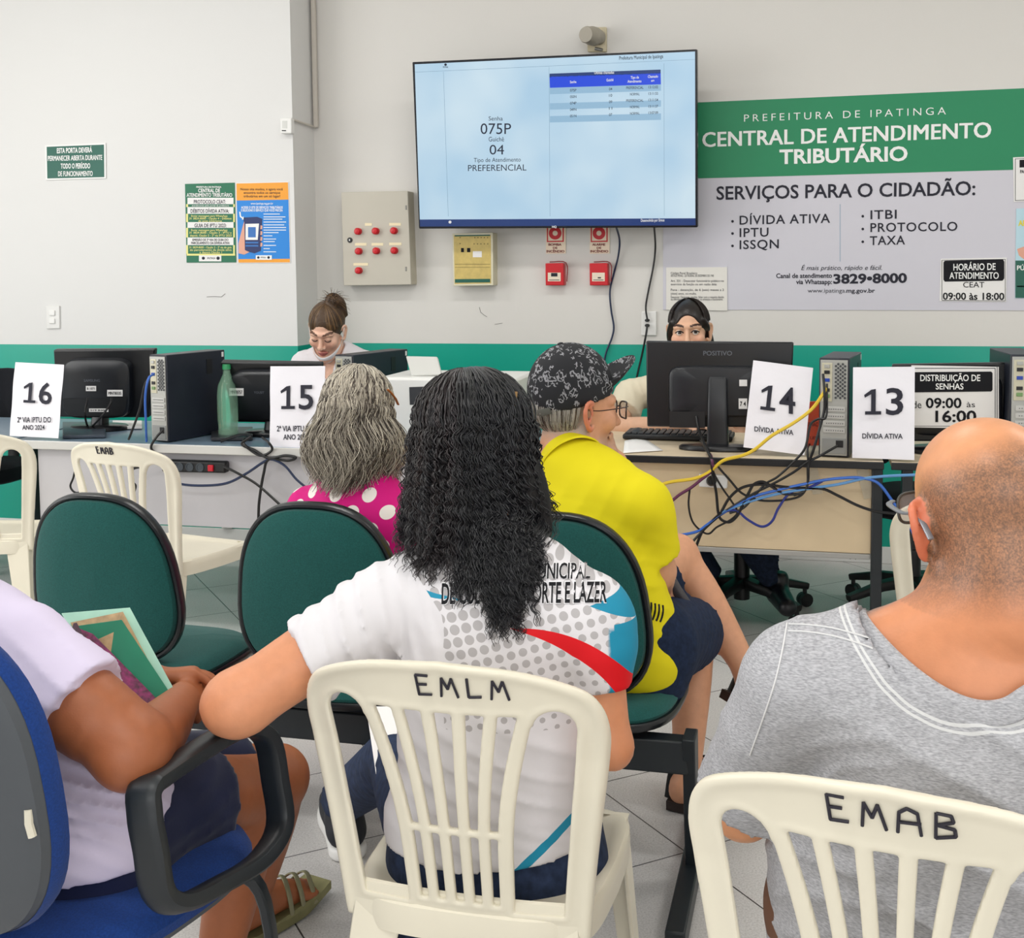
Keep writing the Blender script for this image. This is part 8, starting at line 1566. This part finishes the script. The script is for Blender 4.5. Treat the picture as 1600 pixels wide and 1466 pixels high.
    G.warp(wr(((0.3, 0.2, 1), 0.11, -0.005, 0.5, (wst+rt*0.12+np.array([0, -0.08, 0.03]), 0.15)), ((1, 0, -0.6), 0.10, -0.006, 0.3, (shR*0.5+chs*0.5, 0.12)), ((0.5, 0, 1), 0.16, 0.003, 1, None)))
    g, GV, GQ = garment('polo_shirt', G, mat('yellow_pique', '#e2d31c', 0.8, 0.2, bump=(500, 0.2, 0.0006)), o)
    mb = MB(); mb.lathe([(0.060, -0.012), (0.0605, 0.026), (0.063, 0.032), (0.068, 0.031), (0.088, -0.010), (0.086, -0.015), (0.064, 0.012)], nb+np.array([0, 0.0, 0.0]), ax_, 40); loc_build(mb, 'collar', _mats['yellow_pique'], g)
    tree = BVHTree.FromPolygons([tuple(x) for x in GV], [tuple(int(i) for i in q) for q in GQ]); mb = MB()
    for k in range(5):
        P_ = []
        for t_ in np.linspace(0, 1, 8):
            dd = unit(_ray(1011+6*k-8*t_*t_+4*t_, 940+26*t_+k*1.5)); hit = tree.ray_cast(Vector(CAM), Vector(dd), 6.0)
            if hit[0] is not None: P_.append(np.array(hit[0])+np.array(hit[1])*0.0012)
        if len(P_) > 3: mb.sweep(P_, 0.0025, 0.001, n=6)
    if mb.v: loc_build(mb, 'emblem_print', m_ink, g)
    J = Fld((-0.78, 2.62, 0.36), (-0.1, 3.35, 0.72), 0.0085); J.loft([(pel+np.array([0, 0, -0.07]), rt, 0.18, 0.14), (pel+np.array([0, 0, 0.02]), rt, 0.175, 0.135)], 0.03)
    for hp, kn, t_ in ((hipL, knL, 0.70), (hipR, knR, 0.86)): S = J.like(); S.limb([hp, hp*0.5+kn*0.5, kn+(kn-hp)*0.2], [0.108, 0.1, 0.088], 0.03); S.cut(hp*(1-t_)+kn*t_, kn-hp); smin_into(J, S, 0.03)
    J.warp(wr(((0.6, 0.3, -0.6), 0.05, -0.006, 0, (hipR*0.5+knR*0.5, 0.18)))); garment('shorts', J, mat('navy_denim', '#1c2840', 0.85, 0.2, var=(80, 0.3), bump=(300, 0.3, 0.0008)), o)
    mk_ = mat('sandal_brown', '#2a1c18', 0.5)
    for (P0, dd, up_) in ((A, dR, np.array([0, 0, 1.0])), (anL+np.array([0, 0, -0.1])-d*0.02, d, unit(np.array([0.2, 0.1, 1.0])))):
        s_ = unit(np.cross(dd, up_)); u_ = np.cross(s_, dd); mb = MB(); vs = []; n = 20
        for z in (0.0, 0.024):
            for q in np.linspace(-0.055, 0.22, n): vs.append(P0+dd*q-s_*(0.034+0.010*math.sin((q+0.055)*10))+u_*(z+0.003))
            for q in np.linspace(0.225, -0.055, n): vs.append(P0+dd*q+s_*(0.034+0.010*math.sin((q+0.055)*10))+u_*(z+0.003))
        m_ = 2*n; mb.add(vs, [tuple(reversed(range(m_))), tuple(m_+i for i in range(m_))]+[(i, (i+1) % m_, m_+(i+1) % m_, m_+i) for i in range(m_)]); sn = loc_build(mb, 'sandal', mk_, o, smooth=False)
        for q, hh in ((-0.02, 0.11), (0.10, 0.082), (0.15, 0.07)): mb = MB(); mb.sweep(cat([P0+dd*q-s_*0.043+u_*0.02, P0+dd*q-s_*0.03+u_*hh*0.85, P0+dd*q+u_*hh, P0+dd*q+s_*0.03+u_*hh*0.85, P0+dd*q+s_*0.043+u_*0.02], 5), 0.010, 0.003, n=8, up=tuple(dd)); loc_build(mb, 'strap', m_black, sn)
    # dark tubular handle under his hand
    pa = [onY(1036, 884, 2.97), onY(1042, 897, 2.98), onY(1056, 922, 3.0), onY(1072, 946, 3.02)]; t = thing('umbrella', 'folded umbrella handle in brown grey under the hand of the man in yellow', 'umbrella', tuple(pa[-1])); mb = MB(); mb.sweep([pa[0], pa[0]*0.6+pa[1]*0.4, pa[1]], [0.014, 0.018, 0.0175], n=16); loc_build(mb, 'knob', mat('umbrella_collar', '#6d4a4c', 0.3), t); mb = MB(); mb.sweep(pa[1:], 0.0155, n=16); loc_build(mb, 'shaft', mat('umbrella_grey', '#4a464a', 0.4), t)
build_yellow_man()
# ------------------------------------------------------------------ two clerks behind the counters
def build_clerk(kind):
    left = kind == 'bun'
    if left: hc = onY(511, 518, 5.04); fdir = (0.05, -0.88, -0.47); px = 511; Y = 5.10; skin = '#e9bba2'
    else: hc = onY(1077, 520, 5.08); fdir = (0.02, -1, -0.06); px = 1077; Y = 5.16; skin = '#dcae90'
    h = Head(hc, fdir, (0.06 if left else -0.04, 0, 1), 0.98 if left else 1.06); pel = np.array([hc[0], Y+0.06, 0.56]); nb = hc+np.array([0.0, 0.085 if left else 0.055, -0.105 if left else -0.145]); top = nb+np.array([0, 0.015, -0.05 if left else -0.07]); wst = pel*0.6+top*0.4; chs = pel*0.25+top*0.75; rt = np.array([1.0, 0, 0])
    shA, shB = top+np.array([-0.155, 0, -0.01]), top+np.array([0.155, 0, -0.01])
    if left: elA, elB = shA+np.array([-0.07, -0.12, -0.24]), shB+np.array([0.07, -0.12, -0.24]); wrA, wrB = np.array([hc[0]-0.1, 4.82, 0.80]), np.array([hc[0]+0.12, 4.82, 0.80])
    else: shA = onY(985, 618, 5.05); elA = onY(962, 668, 4.86); wrA = onY(1075, 664, 4.74); elB = shB+np.array([0.06, -0.12, -0.25]); wrB = np.array([hc[0]+0.1, 4.86, 0.8])
    base = (pel[0], pel[1], 0.0)
    F = Fld((hc[0]-0.36, 4.62, 0.0), (hc[0]+0.36, 5.40, hc[2]+0.15), 0.012, fx=((hc[0]-0.1, hc[0]+0.1, 0.0042),), fy=((hc[1]-0.13, hc[1]+0.11, 0.0042),), fz=((hc[2]-0.14, hc[2]+0.14, 0.0042),))
    h.build(F, ears=True, eo=0.0); F.limb([h.P(0, -0.02, -0.05), nb, top], [0.05, 0.053, 0.065], 0.02); F.loft([(pel, rt, 0.165, 0.12), (wst, rt, 0.145, 0.105), (chs, rt, 0.15, 0.11), (top, rt, 0.13, 0.08), (nb, rt, 0.058, 0.05)], 0.02)
    for s_, e_, w_, th in ((shA, elA, wrA, 1), (shB, elB, wrB, -1)): F.limb([top, s_], [0.058, 0.05], 0.03); F.limb([s_, e_], [0.05, 0.042], 0.02); F.limb([e_, e_*0.5+w_*0.5, w_], [0.042, 0.039, 0.028], 0.02); hand(F, w_, (w_-e_)*np.array([1, 1, 0.2]), (0, 0, -1), 0.95, 0.35, -th)
    feet = []
    for s, kx, ax in ((-1, -0.13, -0.10), (1, 0.13, 0.17)):
        hp = pel+rt*0.085*s+np.array([0, -0.03, 0]); kn = np.array([hc[0]+kx, Y-0.38, 0.53]); an = onY(1108 if s < 0 else 1215, 905, 4.80) if not left else np.array([hc[0]+ax, Y-0.42, 0.12]); F.limb([hp, kn], [0.085, 0.06], 0.03); F.limb([kn, an], [0.055, 0.036], 0.02); feet.append((hp, kn, an))
    dk = np.array(lin('#3a241a')); lipc = np.array(lin('#bd6e68' if left else '#a86458'))
    def paint(V, C): return h.color(V, C*1.0, lipc, dk if not left else np.array(lin('#5a3a28')), np.array(lin('#e6a48c')), 0.034)
    lab = 'clerk with a hair bun and lowered white mask looking down behind number sign 15' if left else 'dark haired clerk peering over the large black widescreen monitor'
    o = person('person', lab, base, F, skin, paint); eyes(h, o, unit(CAM-hc), closed=left)
    m_b = mat('white_blouse', '#e4dfe2', 0.7, 0.3, bump=(60, 0.25, 0.003)) if left else mat('cream_blouse', '#e2d8bf', 0.75, 0.3, bump=(50, 0.3, 0.003))
    G = Fld((hc[0]-0.36, 4.70, 0.48), (hc[0]+0.36, 5.36, hc[2]-0.02), 0.008); G.loft([(pel, rt, 0.18, 0.135), (wst, rt, 0.162, 0.122), (chs, rt, 0.168, 0.127), (top, rt, 0.15, 0.10), (nb+np.array([0, 0, 0.0]), rt, 0.08, 0.07)], 0.02)
    for s_, e_, t_ in ((shA, elA, 0.75 if left else 0.62), (shB, elB, 0.7)): G.limb([top, s_], [0.072, 0.066], 0.04); S = G.like(); q = s_*(1-t_)+e_*t_; S.limb([s_, q+(q-s_)*0.3], [0.064, 0.068 if left else 0.085], 0.02); S.cut(q, e_-s_); smin_into(G, S, 0.02)
    G.limb([nb+np.array([0, -0.02, -0.02]), h.P(0, -0.0, -0.05)], [0.058, 0.07], 0.004, None, 'sub'); G.limb([nb+np.array([0, -0.05, 0.02]), top+np.array([0, -0.11, -0.05])], [0.045, 0.02], 0.01, None, 'sub'); G.warp(wr(((0.3, 0, 1), 0.08, -0.005, 0, (chs, 0.2)), ((1, 0, 0.5), 0.06, -0.005, 1, (shA, 0.15)))); garment('blouse', G, m_b, o)
    J = Fld((hc[0]-0.36, 4.62, 0.06), (hc[0]+0.38, 5.40, 0.70), 0.0105); J.loft([(pel+np.array([0, 0, -0.06]), rt, 0.18, 0.135), (pel+np.array([0, 0, 0.04]), rt, 0.17, 0.125)], 0.03)
    for hp, kn, an in feet: J.limb([hp, kn], [0.1, 0.075], 0.03); S = J.like(); S.limb([kn, kn*0.5+an*0.5, an+(an-kn)*0.2], [0.074, 0.07, 0.062], 0.02); S.cut(an+np.array([0, 0, 0.0]), an-kn); smin_into(J, S, 0.02)
    garment('trousers', J, mat('dark_jeans', '#1a2436', 0.85, 0.2, var=(70, 0.35)), o)
    for hp, kn, an in feet:
        A = np.array([an[0], an[1], an[2]-0.10]); d = np.array([0.25 if not left and an[0] > hc[0] else 0.0, -0.97, 0]); S = Fld(A-np.array([0.18, 0.3, 0.03]), A+np.array([0.18, 0.14, 0.16]), 0.007); S.limb([A-d*0.03+np.array([0, 0, 0.04]), A+d*0.06+np.array([0, 0, 0.042]), A+d*0.17+np.array([0, 0, 0.034])], [0.042, 0.044, 0.036], 0.02); S.limb([A+np.array([0, 0, 0.05]), an], [0.042, 0.044], 0.02); S.cut(A, (0, 0, -1)); S.cut(an+np.array([0, 0, 0.03]), (0, 0, 1)); garment('shoe', S, mat('black_shoe', '#15171d', 0.35), o)
    # hair
    H = Fld(hc-np.array([0.15, 0.14, 0.26]), hc+np.array([0.16, 0.2, 0.25]), 0.0055); H.ell(h.P(0, -0.018, 0.046), np.array([0.080, 0.100, 0.091]), 0.01, h.R)
    if left: H.ell(h.P(0, 0.125, -0.012), np.array([0.062, 0.075, 0.078]), 0.01, h.R, 'sub'); H.ell(h.P(-0.03, -0.05, 0.135), (0.036, 0.036, 0.032), 0.012, h.R); H.limb([h.P(-0.02, -0.04, 0.15), h.P(-0.06, -0.055, 0.13), h.P(-0.08, -0.06, 0.06)], [0.018, 0.022, 0.010], 0.01)
    else: H.ell(h.P(0, -0.010, 0.046), np.array([0.082, 0.106, 0.092]), 0.01, h.R); H.ell(h.P(-0.004, 0.120, -0.010), np.array([0.066, 0.088, 0.104]), 0.010, h.R, 'sub'); H.limb([h.P(-0.060, 0.048, 0.055), h.P(-0.072, 0.03, 0.03), h.P(-0.076, 0.012, 0.012)], [0.012, 0.012, 0.01], 0.01); H.limb([h.P(0.060, 0.045, 0.05), h.P(0.076, 0.02, 0.0), h.P(0.074, -0.01, -0.06)], [0.014, 0.014, 0.012], 0.01); H.limb([h.P(-0.065, -0.02, 0.01), h.P(-0.07, -0.045, -0.07), h.P(-0.05, -0.06, -0.12)], [0.022, 0.026, 0.016], 0.02); H.limb([h.P(0.06, -0.035, 0.0), h.P(0.05, -0.06, -0.1)], [0.03, 0.02], 0.02)
    [H.ell(h.P(x_*(0.082 if left else 0.092), 0.0, -0.008), np.array([0.016, 0.022, 0.034]), 0.004, h.R, 'sub') for x_ in ((1, -1) if left else (-1,))]
    hg, _, _ = garment('hair', H, mat('bun_hair', '#4a3624', 0.45, 0.4, bump=(110, 0.5, 0.003)) if left else mat('dark_sleek_hair', '#1b1310', 0.38, 0.5, bump=(120, 0.4, 0.002)), o)
    r2 = np.random.default_rng(21 if left else 22); paths, cols = [], []
    if left:
        for i in range(160):
            a = r2.uniform(0, 6.28); c = h.P(-0.03, -0.05, 0.135); r_ = r2.uniform(0.033, 0.038); ax = unit(r2.normal(size=3)); b1 = unit(np.cross(ax, (0.1, 0.3, 0.9))); b2 = np.cross(ax, b1); P_ = [c+r_*(b1*math.cos(a+t)+b2*math.sin(a+t)) for t in np.linspace(0, 2.2, 8)]; paths.append(P_)
        for i in range(90):
            c = h.P(-0.03, -0.05, 0.14)+r2.normal(size=3)*0.012; d_ = unit(np.array(h.r)*r2.normal(-0.3, 1.0)+np.array(h.u)*r2.normal(0.35, 0.6)+np.array(h.f)*r2.normal(0, 0.4)); ln = r2.uniform(0.04, 0.085); P_ = [c+d_*ln*t+np.array([0, 0, -0.02*t*t]) for t in np.linspace(0.2, 1, 6)]; paths.append(P_)
    for i in range(420):
        a = r2.uniform(0.3, 2*math.pi-0.3) if left else r2.uniform(0.2, 2*math.pi-0.2); P_ = []
        for e in np.linspace(0.0, 1.45, 22): P_.append(h.P(0.0815*math.sin(a)*math.cos(e), -0.018+0.1015*math.cos(a)*math.cos(e), 0.046+0.0925*math.sin(e)) if left else h.P(0.0830*math.sin(a)*math.cos(e), -0.010+0.1068*math.cos(a)*math.cos(e), 0.046+0.0928*math.sin(e)))
        ql = h.loc(np.array(P_)); fc = (((ql[:, 0])/(0.066 if left else 0.070))**2+((ql[:, 1]-0.122)/0.093)**2+((ql[:, 2]+0.012)/(0.088 if left else 0.108))**2) < 1.0; kp = [p_ for p_, z_ in zip(P_, fc) if not z_]
        if len(kp) > 3 and (left or math.cos(a) < 0.6): paths.append(kp)
    for p_ in paths: cols.append((np.array(lin('#8a6a46')) if r2.random() > 0.5 else np.array(lin('#3a281c')))*r2.uniform(0.6, 1.1) if left else np.array(lin('#241a16'))*r2.uniform(0.5, 1.5))
    strands('hair_strands', paths, 0.0013, hair_mat('bun_strands' if left else 'sleek_strands', 0.4, 0.5), hg, 3, attr=cols)
    if left:
        t = thing('face_mask', 'white face mask pulled down under the chin of clerk with the bun', 'mask', tuple(h.P(0, 0.06, -0.12))); rows = []
        for v in np.linspace(0, 1, 5):
            for u in np.linspace(-1, 1, 17): a = u*1.25; rows.append(h.P((0.072-0.012*v)*math.sin(a), -0.008+0.112*math.cos(a)-0.05*v*v, -0.082+0.034*abs(u)**1.5-0.060*v))
        mb = MB(); mb.add(rows, [(j*17+i, j*17+i+1, (j+1)*17+i+1, (j+1)*17+i) for j in range(4) for i in range(16)]); q = loc_build(mb, 'cup', mat('mask_white', '#eeeef0', 0.7), t); q.modifiers.new('cloth', 'SOLIDIFY').thickness = 0.003
        for x in (-1, 1): mb = MB(); mb.sweep(cat([h.P(x*0.066, 0.03, -0.055), h.P(x*0.078, 0.02, -0.02), h.P(x*0.085, -0.012, 0.03), h.P(x*0.082, -0.026, 0.0), h.P(x*0.07, 0.01, -0.07)], 4), 0.0014, n=6); loc_build(mb, 'ear_loop', m_paper, t)
    else:
        for x in (-1,): mb = MB(); mb.sphere(h.P(x*0.083, 0.004, -0.043), 0.005, 10); loc_build(mb, 'earring', mat('gold', '#c9a040', 0.25, metal=1.0), o)
build_clerk('bun'); build_clerk('peering')
